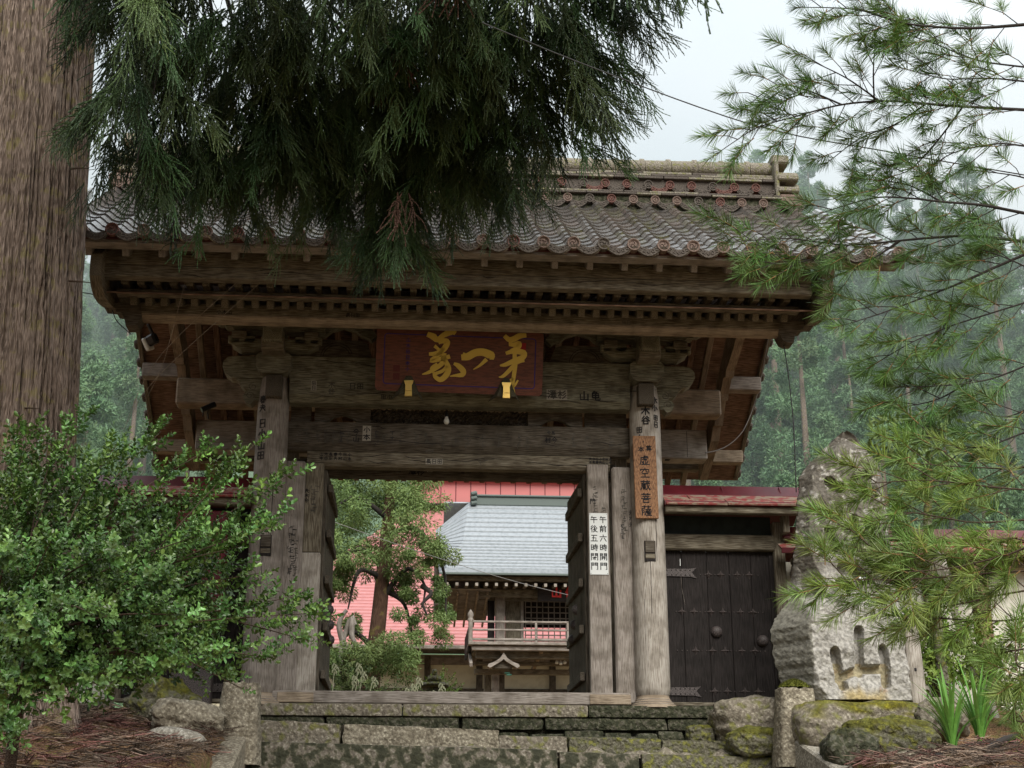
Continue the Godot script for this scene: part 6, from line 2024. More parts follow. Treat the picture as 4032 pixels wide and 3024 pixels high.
func build_ground() -> void:
	fn.seed = 61
	fn.frequency = 1.0
	fn.fractal_octaves = 3
	var xs := lines(-4.6, 5.4, 0.07, -260.0, 260.0)
	var zs := lines(0.2, 7.0, 0.07, -60.0, 200.0)
	var rows := []
	for z in zs:
		var row := PackedVector3Array()
		for x in xs:
			row.append(Vector3(x, ground_y(x, z), z))
		rows.append(row)
	var st := S()
	grid(st, rows, Vector3.UP)
	structure("ground", st, M.soil)
	# dry cedar fronds and needles on the banks
	rng.seed = 8
	var fr := S()
	for k in 16:
		var t := k / 15.0
		var c := Vector3(0.02 * sin(t * 5.0), 0.004, (t - 0.5) * 0.17)
		var o := Vector3(1.0 if k % 2 else -1.0, 0.5, 0.9).normalized()
		tri(fr, c + Vector3(0.0022, 0, 0), c - Vector3(0.0022, 0, 0), c + o * 0.018, Vector3.UP)
		tri(fr, c + Vector3(0, 0, 0.012), c - Vector3(0.003, 0, 0), c + Vector3(0.003, 0, 0), Vector3.UP)
	tube(fr, [Vector3(0, 0.003, -0.085), Vector3(0.018, 0.008, 0.0), Vector3(-0.01, 0.003, 0.085)], 0.002, 0.0014, 4)
	var fm := fr.commit()
	var nd := S()
	tube(nd, [Vector3(0, 0, -0.04), Vector3(0.004, 0.003, 0.0), Vector3(0, 0.001, 0.045)], 0.0011, 0.0008, 3)
	var nm := nd.commit()
	for e in [[-4.2, -2.12, 0.9, 5.2, 5200, "litter of dry red brown cedar fronds on the left bank"], [3.25, 5.2, 2.3, 6.0, 4200, "litter of brown needles and twigs on the right bank"]]:
		var X := []
		var K := []
		var X2 := []
		for k in e[4]:
			var x := rng.randf_range(e[0], e[1])
			var z := rng.randf_range(e[2], e[3])
			var y := ground_y(x, z)
			var b := Basis(Vector3.UP, rng.randf_range(-0.9, 0.9) + PI * 0.5) * Basis(Vector3.RIGHT, rng.randf_range(-0.35, 0.35))
			var heap := maxf(0.0, fn.get_noise_2d(x * 2.0 + 50.0, z * 2.0))
			var p := Vector3(x, y + rng.randf_range(0.0, 0.02) + heap * 0.10 * rng.randf(), z)
			if k % 2 == 0:
				X.append(Transform3D(b.scaled(Vector3.ONE * rng.randf_range(1.0, 2.6)), p))
				var v := rng.randf_range(0.25, 1.0) if rng.randf() < 0.7 else rng.randf_range(1.0, 2.2)
				var rd := smoothstep(0.1, 0.3, fn.get_noise_2d(x * 1.4 + 9.0, z * 1.4))
				K.append(Color(v * lerpf(0.95, 1.0, rd), v * lerpf(1.0, 0.7, rd), v * lerpf(1.0, 0.8, rd)))
			else:
				X2.append(Transform3D(b * Basis(Vector3.UP, rng.randf() * TAU), p + Vector3(0, 0.01, 0)))
		var o := scatter("dry_frond_litter", fm, M.dead_frond, self, X, K)
		tag(o, e[5], "litter")
		var kk := []
		for k in X2.size(): kk.append(Color(1.3, 1.1, 0.85) * rng.randf_range(0.5, 1.6))
		var o2 := scatter("needle_litter", nm, M.dead_frond, self, X2, kk)
		tag(o2, e[5].replace("litter of dry red brown cedar fronds", "thin loose needles strewn").replace("litter of brown needles and twigs", "fine dry needles strewn"), "litter")
	# fallen sticks on the right
	var i := 0
	for e in [[Vector3(3.75, 0.03, 3.1), Vector3(4.15, 0.07, 2.95), Vector3(4.4, 0.05, 2.9), "black wet stick lying on the litter behind the leaf clump"], [Vector3(4.05, 0.03, 3.35), Vector3(4.3, 0.09, 3.3), Vector3(4.7, 0.05, 3.5), "thick dark branch piece lying at the far right"], [Vector3(3.4, 0.02, 3.3), Vector3(3.75, 0.03, 3.45), Vector3(4.0, 0.02, 3.75), "long thin bent twig across the right bank"]]:
		st = S()
		var pts := []
		for k in 3:
			var p: Vector3 = e[k]
			pts.append(Vector3(p.x, ground_y(p.x, p.z) + p.y, p.z))
		tube(st, curve(pts, 10), [0.022, 0.035, 0.008][i], [0.012, 0.02, 0.004][i], 8)
		single("fallen_stick", st, M.dark_twig, e[3], "stick", "sticks on the right bank")
		i += 1

# ---------- courtyard ----------
func along(p: Array, t: float) -> Vector3:
	var f := clampf(t, 0.0, 0.9999) * 3.0
	var k := int(f)
	return p[k].lerp(p[k + 1], f - k)

func hall_slope(t: float) -> Vector2:
	return Vector2(lerpf(10.05, 3.86, t) - 0.22 * sin(PI * t), lerpf(-34.0, -24.0, t))

func build_court() -> void:
	# two-storey bell gate with a grey metal roof
	var G := thing("bell_gate", "two-storey wooden inner gate with a grey sheet metal roof and balcony seen through the opening", "gate")
	var inn := [Vector3(0.90, 6.64, -19.2), Vector3(0.71, 5.38, -17.7), Vector3(0.33, 4.58, -16.9), Vector3(0.16, 4.44, -16.7)]
	var outl := [Vector3(0.10, 5.95, -19.2), Vector3(0.10, 5.40, -18.2), Vector3(0.10, 5.03, -17.5), Vector3(0.15, 4.43, -16.72)]
	var cx := 3.75
	for k in 26:
		var t0 := pow(k / 26.0, 0.93)
		var t1 := pow((k + 1) / 26.0, 0.93)
		for s in [-1.0, 1.0]:
			var st := S()
			var a: Vector3 = along(inn, t0)
			var b: Vector3 = along(inn, t1)
			var c: Vector3 = along(outl, t0)
			var d: Vector3 = along(outl, t1)
			var lift := Vector3(0, 0.022, 0.02)
			var m0 := Vector3(cx, a.y, a.z)
			var m1 := Vector3(cx, b.y, b.z)
			var q := [a, m0, m1 + lift, b + lift, c, d + lift, m1 + lift - Vector3(0, 0.03, 0), b + lift - Vector3(0, 0.03, 0), d + lift - Vector3(0, 0.03, 0)]
			for i in q.size():
				if s > 0: q[i] = Vector3(2.0 * cx - q[i].x, q[i].y, q[i].z)
			quad(st, q[0], q[1], q[2], q[3], Vector3(0, 1, 0.7))
			quad(st, q[0], q[3], q[5], q[4], Vector3(s, 1, 0.5))
			quad(st, q[3], q[2], q[6], q[7], Vector3(0, 0, 1))
			quad(st, q[5], q[3], q[7], q[8], Vector3(0, 0, 1))
			fin(st, "roof_course", M.copper_grey, G)
	pbox("ridge", G, M.copper_green, Vector3(cx, 6.66, -19.2), Vector3(5.4, 0.22, 0.3), 0.02)
	pbox("ridge_cap", G, M.copper_green, Vector3(cx, 6.79, -19.2), Vector3(5.5, 0.05, 0.4), 0.02)
	for s in [-1.0, 1.0]:
		for k in 3:
			pbox("ridge_end_roll", G, M.copper_green, Vector3(cx + s * 2.74, 6.58 + k * 0.12, -19.1), Vector3(0.16, 0.09, 0.42), 0.04, Vector3(0, 0, -s * 14))
		pbox("gable_board", G, M.dark_wood_z, Vector3(cx + s * 3.62, 4.62, -18.6), Vector3(0.08, 1.6, 2.6), 0.01)
		pbox("eave_board", G, M.brown_wood_z, Vector3(cx + s * 3.52, 4.10, -18.4), Vector3(0.10, 0.12, 3.0), 0.01, Vector3(-8, 0, 0))
	pbox("roof_underside", G, M.brown_wood_x, Vector3(cx, 4.42, -18.0), Vector3(6.9, 0.03, 2.5), 0.002, Vector3(-2, 0, 0))
	pbox("rear_roof", G, M.copper_grey, Vector3(cx, 5.5, -20.6), Vector3(6.9, 0.05, 3.5), 0.002, Vector3(-42, 0, 0))
	pbox("eave_edge", G, M.copper_green, Vector3(cx, 4.425, -16.69), Vector3(7.18, 0.05, 0.05), 0.008)
	pbox("eave_purlin", G, M.brown_wood_x, Vector3(cx, 4.36, -16.95), Vector3(6.95, 0.10, 0.14), 0.008)
	for k in 32:
		pbox("rafter", G, M.brown_wood_z, Vector3(0.33 + k * 0.2205, 4.245, -17.2), Vector3(0.075, 0.075, 0.75), 0.006, Vector3(5, 0, 0))
		pbox("rafter_end", G, M.pale_wood_x, Vector3(0.33 + k * 0.2205, 4.243 - 0.033, -16.81), Vector3(0.06, 0.07, 0.012), 0.003, Vector3(5, 0, 0))
	for e in [[4.14, -17.55, 0.16], [4.33, -17.6, 0.14], [4.16, -18.05, 0.2]]:
		pbox("tie_beam", G, M.brown_wood_x, Vector3(cx, e[0], e[1]), Vector3(5.3, e[2], 0.16), 0.012)
	for s in [-1.0, 1.0]:   # soffit of the side eaves with slats
		for k in 6:
			pbox("soffit_board", G, M.grey_wood_x, Vector3(cx + s * 2.98, 4.17 - k * 0.063, -17.5 - k * 0.36), Vector3(1.15, 0.02, 0.352), 0.003, Vector3(-10, 0, 0))
		for k in 5:
			pbeam("soffit_slat", G, M.tan_wood_z, Vector3(cx + s * (3.38 - k * 0.225), 3.72, -19.75), Vector3(cx + s * (3.38 - k * 0.225), 4.13, -17.4), 0.045, 0.06, 0.004)
		# posts and board walls of the upper storey
		pbox("upper_post", G, M.grey_wood_y, Vector3(cx + s * 2.16, 3.66, -18.0), Vector3(0.22, 1.5, 0.22), 0.03)
		pbox("wall_board", G, M.brown_wood_y, Vector3(cx + s * 1.82, 3.64, -18.16), Vector3(0.42, 1.4, 0.05), 0.008)
		pbox("wall_strip", G, M.grey_wood_y, Vector3(cx + s * 1.64, 3.64, -18.12), Vector3(0.07, 1.4, 0.06), 0.008)
		pbox("dark_board", G, M.black_wood_y, Vector3(cx + s * 2.36, 3.55, -18.1), Vector3(0.16, 1.3, 0.06), 0.008)
		pbox("lower_post", G, M.grey_wood_y, Vector3(cx + s * 2.26, 1.15, -18.0), Vector3(0.17, 2.7, 0.17), 0.03)
		pbox("lower_post", G, M.brown_wood_y, Vector3(cx + s * 2.42, 1.15, -18.35), Vector3(0.17, 2.7, 0.15), 0.02)
		pbox("lower_post", G, M.dark_wood_y, Vector3(cx + s * 2.10, 1.15, -18.35), Vector3(0.14, 2.7, 0.15), 0.02)
		var pr := S()   # carved wing under the balcony
		prism(pr, poly("0.0,0.0 0.30,0.0 0.32,0.12 0.22,0.16 0.18,0.24 0.08,0.26 0.0,0.36", -s), at(cx + s * 2.36, 2.42, -17.6), 0.12)
		fin(pr, "carved_bracket", M.brown_wood_x, G)
		pr = S()
		prism(pr, poly("-0.36,0.0 -0.33,0.05 -0.20,0.10 -0.08,0.18 0.0,0.30 0.08,0.18 0.20,0.10 0.33,0.05 0.36,0.0 0.30,-0.035 0.18,0.035 0.06,0.105 0.0,0.16 -0.06,0.105 -0.18,0.035 -0.30,-0.035"), at(cx + s * 2.14, 2.43, -17.15), 0.35)
		fin(pr, "little_gable_roof", M.grey_wood_x, G)
		pr = S()
		prism(pr, poly("-0.2,0.02 0.0,0.14 0.2,0.02 0.2,-0.03 -0.2,-0.03"), at(cx + s * 2.14, 2.43, -17.2), 0.2)
		fin(pr, "little_gable_panel", M.dark_wood_x, G)
		for k in 2:
			pbox("bronze_fitting", G, M.bronze_green, Vector3(cx + s * (2.04 - k * 0.04), 2.32 - k * 0.04, -17.3), Vector3(0.12, 0.03, 0.1), 0.01)
	# lattice window
	pbox("window_backing", G, M.black_wood_x, Vector3(cx, 3.95, -18.9), Vector3(3.1, 0.75, 0.03), 0.003)  # black board behind the upper part of the lattice
	for k in 24:
		pbox("lattice_bar", G, M.grey_wood_y, Vector3(cx - 1.55 + k * 0.1348, 3.66, -18.28), Vector3(0.022, 1.10, 0.03), 0.003)
	for k in 9:
		pbox("lattice_bar", G, M.grey_wood_x, Vector3(cx, 3.17 + k * 0.131, -18.262), Vector3(3.12, 0.024, 0.02), 0.003)
	# name board over the lattice
	pbox("name_board", G, M.black_wood_x, Vector3(cx - 0.55, 4.13, -17.30), Vector3(1.6, 0.40, 0.05), 0.01, Vector3(12, 0, 0))
	var st := S()
	kanji(st, "山", Transform3D(Basis(Vector3.RIGHT, deg_to_rad(12)), Vector3(cx - 0.55, 4.13, -17.27)), -0.50, 0.13, 0.25, 0.04, 0.006)
	fin(st, "red_character", M.sign_red, G)
	st = S()
	var k2 := Transform3D(Basis(Vector3.RIGHT, deg_to_rad(12)), Vector3(cx - 0.55, 4.13, -17.27))
	for s in ["-0.10,0.13 -0.16,0.0", "-0.13,0.04 -0.13,-0.13", "-0.04,0.08 0.09,0.09", "-0.05,0.0 0.10,0.0", "0.01,0.0 -0.06,-0.12 0.09,-0.10"]:
		var p := poly(s)
		var ws := PackedFloat32Array()
		ws.resize(p.size())
		ws.fill(0.036)
		brush(st, p, ws, k2, 0.006)
	fin(st, "red_character", M.sign_red, G)
	# balcony
	pbox("balcony_floor", G, M.grey_wood_x, Vector3(cx, 2.91, -17.4), Vector3(5.86, 0.07, 1.2), 0.01)
	pbox("balcony_beam", G, M.grey_wood_x, Vector3(cx, 2.815, -16.95), Vector3(5.7, 0.10, 0.12), 0.01)
	for e in [[3.41, 0.045], [3.23, 0.04], [3.02, 0.05]]:
		pbox("railing", G, M.grey_wood_x, Vector3(cx, e[0], -17.0), Vector3(5.84, e[1], 0.05), 0.01)
	for s in [-1.0, 1.0]:
		var fp := S()
		lathe(fp, PackedVector2Array([Vector2(0.05, 0.0), Vector2(0.05, 0.46), Vector2(0.075, 0.48), Vector2(0.06, 0.52), Vector2(0.045, 0.55), Vector2(0.07, 0.59), Vector2(0.06, 0.65), Vector2(0.02, 0.71), Vector2(0.001, 0.73)]), at(cx + s * 2.88, 2.95, -17.0), 14)
		fin(fp, "railing_post", M.grey_wood_y, G)
		pbox("side_rail", G, M.black_wood_z, Vector3(cx + s * 2.9, 3.05, -18.0), Vector3(0.06, 0.5, 1.9), 0.01)
		pbox("balcony_edge", G, M.grey_wood_z, Vector3(cx + s * 2.86, 2.68, -17.5), Vector3(0.07, 0.10, 1.1), 0.01, Vector3(24, 0, 0))
	for k in 5:
		pbox("rail_post", G, M.grey_wood_y, Vector3(cx - 1.42 + k * 0.71, 3.18, -17.0), Vector3(0.05, 0.46, 0.05), 0.006)
	for e in [[2.70, -17.25, 0.16], [2.56, -17.6, 0.08], [2.42, -17.95, 0.12]]:
		pbox("under_beam", G, M.brown_wood_x, Vector3(cx, e[0], e[1]), Vector3(5.5, e[2], 0.14), 0.012)
	pbox("under_floor", G, M.brown_wood_x, Vector3(cx, 2.84, -17.7), Vector3(5.6, 0.03, 1.4), 0.003)
	for k in 6:
		pbeam("floor_joist", G, M.tan_wood_z, Vector3(cx - 2.15 + k * 0.86 - 0.12, 2.47, -18.05), Vector3(cx - 2.15 + k * 0.86, 2.80, -17.1), 0.08, 0.08, 0.006)
	# things hanging under the balcony
	for k in 3:
		var L := thing("hanging_lamp", ["left of the three small round white lamps under the balcony of the inner gate", "middle of the three small round white lamps under the balcony of the inner gate", "right of the three small round white lamps under the balcony of the inner gate"][k], "lamp", Vector3(2.83 + k * 0.09, 2.575 - 0.02 * (k % 2), -17.4), "lamps under the balcony")
		st = S()
		lathe(st, PackedVector2Array([Vector2(0.001, -0.04), Vector2(0.032, -0.03), Vector2(0.042, 0.0), Vector2(0.032, 0.03), Vector2(0.008, 0.045), Vector2(0.008, 0.10), Vector2(0.001, 0.10)]), Transform3D.IDENTITY, 12)
		fin(st, "globe", M.white_plastic, L)
	var A := thing("arrow_sign", "small white sign with a red arrow standing under the inner gate", "sign", Vector3(1.30, 0.0, -12.0))
	pbox("plate", A, M.white_sign, Vector3(0, 1.24, 0), Vector3(0.25, 0.19, 0.02), 0.003)
	pbox("stake", A, M.grey_wood_y, Vector3(0, 0.55, -0.03), Vector3(0.05, 1.3, 0.03), 0.004)
	st = S()
	prism(st, poly("-0.09,0.0 -0.045,0.045 -0.045,0.02 0.09,0.02 0.09,-0.025 -0.045,-0.025 -0.045,-0.05"), at(0, 1.24, 0.012), 0.004)
	fin(st, "red_arrow", M.sign_red, A)

	# main hall with the big red roof
	var H := thing("main_hall", "large temple hall with a broad red shingled roof and cream plaster walls in the courtyard", "temple hall")
	var hx1 := 6.6
	for k in 44:
		var t0 := k / 44.0
		var t1 := (k + 1) / 44.0
		var a: Vector2 = hall_slope(t0)
		var b: Vector2 = hall_slope(t1)
		var x0: float = -0.35 - 6.3 * t0
		var x1: float = -0.35 - 6.3 * t1
		st = S()
		var up := 0.035
		quad(st, Vector3(x0, a.x, a.y), Vector3(hx1, a.x, a.y), Vector3(hx1, b.x + up, b.y), Vector3(x1, b.x + up, b.y), Vector3(0, 1, 0.6))
		quad(st, Vector3(x1, b.x + up, b.y), Vector3(hx1, b.x + up, b.y), Vector3(hx1, b.x - 0.01, b.y), Vector3(x1, b.x - 0.01, b.y), Vector3(0, 0, 1))
		quad(st, Vector3(x0, a.x, a.y), Vector3(x1, b.x + up, b.y), Vector3(x1 - 0.2, b.x - 0.5, b.y - 1.5), Vector3(x0 - 0.2, a.x - 0.5, a.y - 1.5), Vector3(-1, 0.6, 0))
		fin(st, "roof_course", M.hall_red_roof, H)
	pbox("ridge_box", H, M.hall_red_panel, Vector3(3.1, 10.42, -34.0), Vector3(7.0, 0.86, 0.9), 0.01)
	for k in 13:
		pbox("ridge_seam", H, M.red_metal, Vector3(0.0 + k * 0.52, 10.42, -33.545), Vector3(0.03, 0.84, 0.012), 0.003)
	pbox("ridge_cornice", H, M.hall_red_panel, Vector3(3.1, 10.90, -33.9), Vector3(7.1, 0.10, 1.2), 0.02)
	pbox("ridge_cornice", H, M.hall_red_roof, Vector3(3.1, 11.02, -33.9), Vector3(7.2, 0.14, 1.35), 0.03)
	pbox("ridge_top", H, M.hall_red_panel, Vector3(3.1, 11.28, -34.0), Vector3(7.0, 0.4, 0.9), 0.03)
	for k in 3:
		pbox("ridge_end_roll", H, M.hall_red_roof, Vector3(-0.40, 10.60 + k * 0.2, -33.8), Vector3(0.34, 0.16, 1.3), 0.06)
	pbox("ridge_shadow_strip", H, M.black_wood_x, Vector3(3.1, 9.985, -33.6), Vector3(6.95, 0.06, 0.5), 0.005)  # black strip standing in for the shadow line under the ridge box
	pbox("eave_board", H, M.grey_wood_x, Vector3(3.6, 3.80, -24.05), Vector3(20.6, 0.10, 0.12), 0.01)
	pbox("eave_soffit", H, M.dark_wood_x, Vector3(3.6, 3.84, -24.8), Vector3(20.4, 0.04, 1.5), 0.003)
	pbox("wall_panel", H, M.cream_plaster, Vector3(3.6, 1.95, -25.6), Vector3(20.0, 3.7, 0.12), 0.003)
	pbox("head_beam", H, M.grey_wood_x, Vector3(3.6, 3.62, -25.5), Vector3(20.0, 0.22, 0.14), 0.01)
	pbox("frieze_rail", H, M.dark_wood_x, Vector3(3.6, 2.78, -25.5), Vector3(20.0, 0.16, 0.12), 0.01)
	for k in 11:
		pbox("wall_post", H, M.dark_wood_y, Vector3(-5.2 + k * 1.75 + (0.0 if k != 4 else -0.3), 1.95, -25.48), Vector3(0.17, 3.6, 0.14), 0.01)
	for k in 10:
		var x := -4.32 + k * 1.75
		pbox("screen_backing", H, M.white_sign, Vector3(x, 2.1, -25.52), Vector3(1.5, 1.1, 0.02), 0.002)
		if k in [3, 4]:
			for q in 14:
				for sg in [-1.0, 1.0]:
					pbox("screen_bar", H, M.copper_grey, Vector3(x - 0.65 + q * 0.1, 2.42, -25.49 + 0.01 * sg), Vector3(0.015, 0.62, 0.012), 0.002, Vector3(0, 0, 52 * sg))
		else:
			for q in 15:
				pbox("screen_bar", H, M.lattice_white, Vector3(x - 0.70 + q * 0.1, 2.4, -25.50), Vector3(0.02, 0.5, 0.02), 0.002)
	# drooping courtyard tree
	var P := thing("courtyard_tree", "old drooping needle tree with a reddish trunk in the courtyard before the red roof", "tree")
	st = S()
	tube(st, curve([Vector3(-1.14, -0.1, -9.0), Vector3(-1.08, 1.3, -9.0), Vector3(-1.0, 2.2, -9.0), Vector3(-0.93, 3.3, -9.05), Vector3(-0.84, 4.6, -9.0), Vector3(-0.75, 6.6, -9.0)], 26), 0.165, 0.06, 14)
	fin(st, "trunk", M.court_bark, P)
	for e in [[Vector3(-0.98, 2.5, -9), Vector3(-0.55, 3.02, -8.9), Vector3(-0.25, 2.7, -8.7), Vector3(-0.30, 2.35, -8.7)], [Vector3(-1.0, 3.1, -9), Vector3(-1.4, 3.35, -8.9), Vector3(-1.8, 2.8, -8.8), Vector3(-1.85, 2.0, -8.8)], [Vector3(-1.02, 2.9, -9), Vector3(-1.35, 2.95, -8.8), Vector3(-1.5, 2.3, -8.7)], [Vector3(-0.92, 3.6, -9), Vector3(-0.4, 3.7, -8.9), Vector3(0.05, 3.0, -8.8), Vector3(0.1, 2.2, -8.8)], [Vector3(-1.1, 1.75, -9), Vector3(-1.45, 1.95, -8.7), Vector3(-1.62, 1.6, -8.6)], [Vector3(-0.95, 2.7, -9.1), Vector3(-0.6, 2.5, -9.2), Vector3(-0.45, 2.0, -9.2)], [Vector3(-0.9, 3.9, -9), Vector3(-1.5, 4.2, -8.8), Vector3(-2.1, 3.6, -8.7)], [Vector3(-0.3, 2.7, -8.7), Vector3(-0.15, 2.55, -8.6), Vector3(-0.28, 2.4, -8.6), Vector3(-0.2, 2.2, -8.6)]]:
		st = S()
		tube(st, curve(e, 14), 0.05, 0.012, 8)
		fin(st, "limb", M.dark_twig, P)
	rng.seed = 404
	var cs := []
	var rs := []
	for k in 150:
		var a := rng.randf() * TAU
		var h := rng.randf_range(3.0, 6.6)
		var rr := 1.12 * (1.0 - pow((h - 3.0) / 4.2, 2.0) * 0.6) * sqrt(rng.randf_range(0.1, 1.0))
		cs.append(Vector3(-1.12 + cos(a) * rr, h, -9.0 + sin(a) * rr))
		rs.append(rng.randf_range(0.18, 0.36))
	for k in 46:   # hanging curtains
		var x: float = [-1.75, -1.45, -0.45, -0.12, 0.02, -0.62][k % 6] + rng.randf_range(-0.16, 0.16)
		cs.append(Vector3(x, rng.randf_range(1.7, 3.3), -8.9 + rng.randf_range(-0.5, 0.5)))
		rs.append(rng.randf_range(0.10, 0.22))
	for k in 22:
		cs.append(Vector3(rng.randf_range(-2.0, -0.5), rng.randf_range(1.25, 1.72), -8.4 + rng.randf_range(-0.5, 0.6)))
		rs.append(rng.randf_range(0.16, 0.3))
	st = S()
	crown(st, cs, rs, 420, 0.046, 0.6)
	fin(st, "crown", M.court_leaf, P)
	var stump := thing("twisted_stump", "bare twisted dead stump beside the courtyard tree", "stump")
	for e in [[Vector3(-1.62, 0.9, -8.4), Vector3(-1.55, 1.7, -8.4), Vector3(-1.42, 2.15, -8.4), Vector3(-1.36, 2.0, -8.4)], [Vector3(-1.50, 1.6, -8.4), Vector3(-1.62, 2.0, -8.35), Vector3(-1.5, 2.22, -8.3)], [Vector3(-1.42, 2.1, -8.4), Vector3(-1.40, 1.8, -8.35), Vector3(-1.32, 1.65, -8.3)]]:
		st = S()
		tube(st, curve(e, 12), 0.06, 0.03, 9)
		fin(st, "limb", M.grey_wood_y, stump)
	bush("courtyard_bush", "dark clipped bush below the drooping tree seen over the threshold", Vector3(-1.35, 0.95, -8.0), Vector3(0.80, 0.52, 0.45), 700, 0.045, M.court_leaf, 501, "bushes in the courtyard", 0.5)
	bush("courtyard_bush", "pale olive bush beside the stone lantern seen over the threshold", Vector3(-0.02, 0.72, -6.3), Vector3(0.22, 0.26, 0.2), 160, 0.035, M.bush_leaf, 502, "bushes in the courtyard", 0.8)
	# small stone lantern
	var SL := thing("stone_lantern", "small mossy stone lantern in the courtyard right of the pale flower stalks", "lantern", Vector3(-0.12, 0.0, -6.0))
	for e in [[0.0, 0.15, 0.20], [0.15, 0.50, 0.08], [0.50, 0.58, 0.16], [0.58, 0.75, 0.11], [0.75, 0.83, 0.21], [0.83, 0.93, 0.10], [0.93, 1.02, 0.04]]:
		st = S()
		lathe(st, PackedVector2Array([Vector2(0.001, e[0]), Vector2(e[2], e[0] + 0.01), Vector2(e[2] * 0.92, e[1] - 0.01), Vector2(0.001, e[1])]), Transform3D.IDENTITY, 10)
		fin(st, "lantern_stone", M.mossy_stone, SL)
	# pale flower stalks behind the threshold
	rng.seed = 12
	var i := 0
	for e in [[-1.37, 0.66, 0.02], [-1.09, 0.67, 0.03], [-1.03, 0.58, 0.05], [-0.90, 0.51, 0.07], [-1.13, 0.52, 0.04], [-0.37, 0.51, 0.06], [-0.50, 0.38, 0.05], [-0.43, 0.43, 0.06], [-1.52, 0.38, -0.02], [-0.18, 0.35, 0.04], [-0.10, 0.44, 0.02], [-0.60, 0.33, 0.03]]:
		var F := thing("flower_stalk", ["tall pale flower stalk nearest the left door leaf", "tallest of the drooping flower stalks left of the tree trunk", "drooping pale stalk just right of the tallest one", "slanting pale stalk under the tree trunk", "thin pale stalk between the two tall drooping ones", "long slanting stalk left of the stone lantern", "short slanting stalk left of the lantern group", "middle slanting stalk of the lantern group", "low curled stalk at the left door leaf", "short stalk at the foot of the stone lantern", "short stalk right of the stone lantern", "lowest stalk left of the lantern group"][i], "flower", Vector3(e[0] - e[2], -0.1, -2.6), "pale flower stalks behind the threshold")
		st = S()
		var h: float = e[1] + 0.1
		tube(st, curve([Vector3.ZERO, Vector3(e[2] * 0.2, h * 0.6, 0), Vector3(e[2], h, 0), Vector3(e[2] + 0.035, h - 0.02, 0.01)], 10), 0.008, 0.005, 5)
		fin(st, "stem", M.stalk, F)
		for k in 7:
			st = S()
			var c := Vector3(e[2] - 0.01 + 0.012 * (k % 4), h - 0.015 * k, 0.01 * (k % 3))
			tube(st, [c, c + Vector3(0.018 * (1 if k % 2 else -1), -0.03, 0.006), c + Vector3(0.02 * (1 if k % 2 else -1), -0.055, 0.008)], 0.010, 0.005, 5)
			fin(st, "bud", M.stalk, F)
		i += 1

# ---------- hills ----------
func hill_y(x: float, z: float) -> float:
	var d := -z - 44.0
	if d < 0.0: return -0.1
	d = minf(d, 58.0)
	return -0.1 + d * 0.64 + 4.0 * sin(x * 0.045 + 1.0) * smoothstep(0.0, 30.0, d) + 0.10 * maxf(0.0, x - 10.0) * smoothstep(0.0, 40.0, d)

func build_hills() -> void:
	var st := S()
	var rows := []
	for i in 60:
		var row := PackedVector3Array()
		var z := -44.0 - 2.6 * i if i < 40 else -148.0 - 10.0 * (i - 40)
		for j in 80:
			var x := -200.0 + j * 5.0
			var y := hill_y(x, maxf(z, -128.0))
			row.append(Vector3(x, y, z))
		rows.append(row)
	grid(st, rows, Vector3(0, 1, 1))
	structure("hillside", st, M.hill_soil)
	# three grown cedars, copied over the slope
	var protos := []
	rng.seed = 900
	for v in 3:
		var T := Node3D.new()
		var H: float = [15.0, 17.5, 13.5][v]
		var t := S()
		tube(t, [Vector3(0, -1.0, 0), Vector3(0.1, H * 0.5, 0.05), Vector3(0, H * 0.96, 0)], 0.32, 0.05, 7)
		fin(t, "trunk", M.cedar_bark, T)
		var cs := []
		var rs := []
		for k in 92:
			var u := rng.randf()
			var h := H * lerpf(0.16, 0.985, u)
			var rad: float = [2.5, 2.7, 2.4][v] * pow(1.0 - u, 0.62) * rng.randf_range(0.55, 1.05) + 0.12
			var a := rng.randf() * TAU
			cs.append(Vector3(cos(a) * rad, h - rad * 0.22, sin(a) * rad))
			rs.append(rng.randf_range(0.5, 0.95) * lerpf(1.0, 0.55, u))
		t = S()
		crown(t, cs, rs, 230, 0.165, 0.1)
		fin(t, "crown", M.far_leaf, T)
		protos.append(T)
	rng.seed = 31
	var n := 0
	var group := "cedars on the misty hillside behind the gate"
	var spots := []
	for r in 22:
		var z := -47.0 - r * 3.7
		var d := 14.6 - z
		for side in 2:
			# the strips of slope that show beside the gate
			var a0: float = (0.145 if side == 1 else -0.32) * d
			var a1: float = (0.46 if side == 1 else -0.17) * d
			var x := a0
			while x < a1:
				if r > 9 and x > 0.14 * d and x < 0.235 * d:
					x += 4.3
					continue
				spots.append(Vector3(x + rng.randf_range(-1.2, 1.2), 0, z + rng.randf_range(-1.4, 1.4)))
				x += 4.3 + r * 0.04
	spots.append_array([Vector3(-9, 0, -47), Vector3(-5, 0, -50), Vector3(9, 0, -47)])
	for s in spots:
		if n >= 290: break
		var v := rng.randi() % 3
		var T: Node3D = protos[v].duplicate()
		T.name = numbered("cedar")
		var k := rng.randf_range(0.8, 1.15)
		T.transform = Transform3D(Basis(Vector3.UP, rng.randf() * TAU).scaled(Vector3(k, k * rng.randf_range(0.9, 1.1), k)), Vector3(s.x, hill_y(s.x, s.z) - 0.4, s.z))
		add_child(T)
		tag(T, "one of the many hazy green cedars growing on the hillside behind the gate", "tree", group)
		n += 1
	for p in protos: p.free()

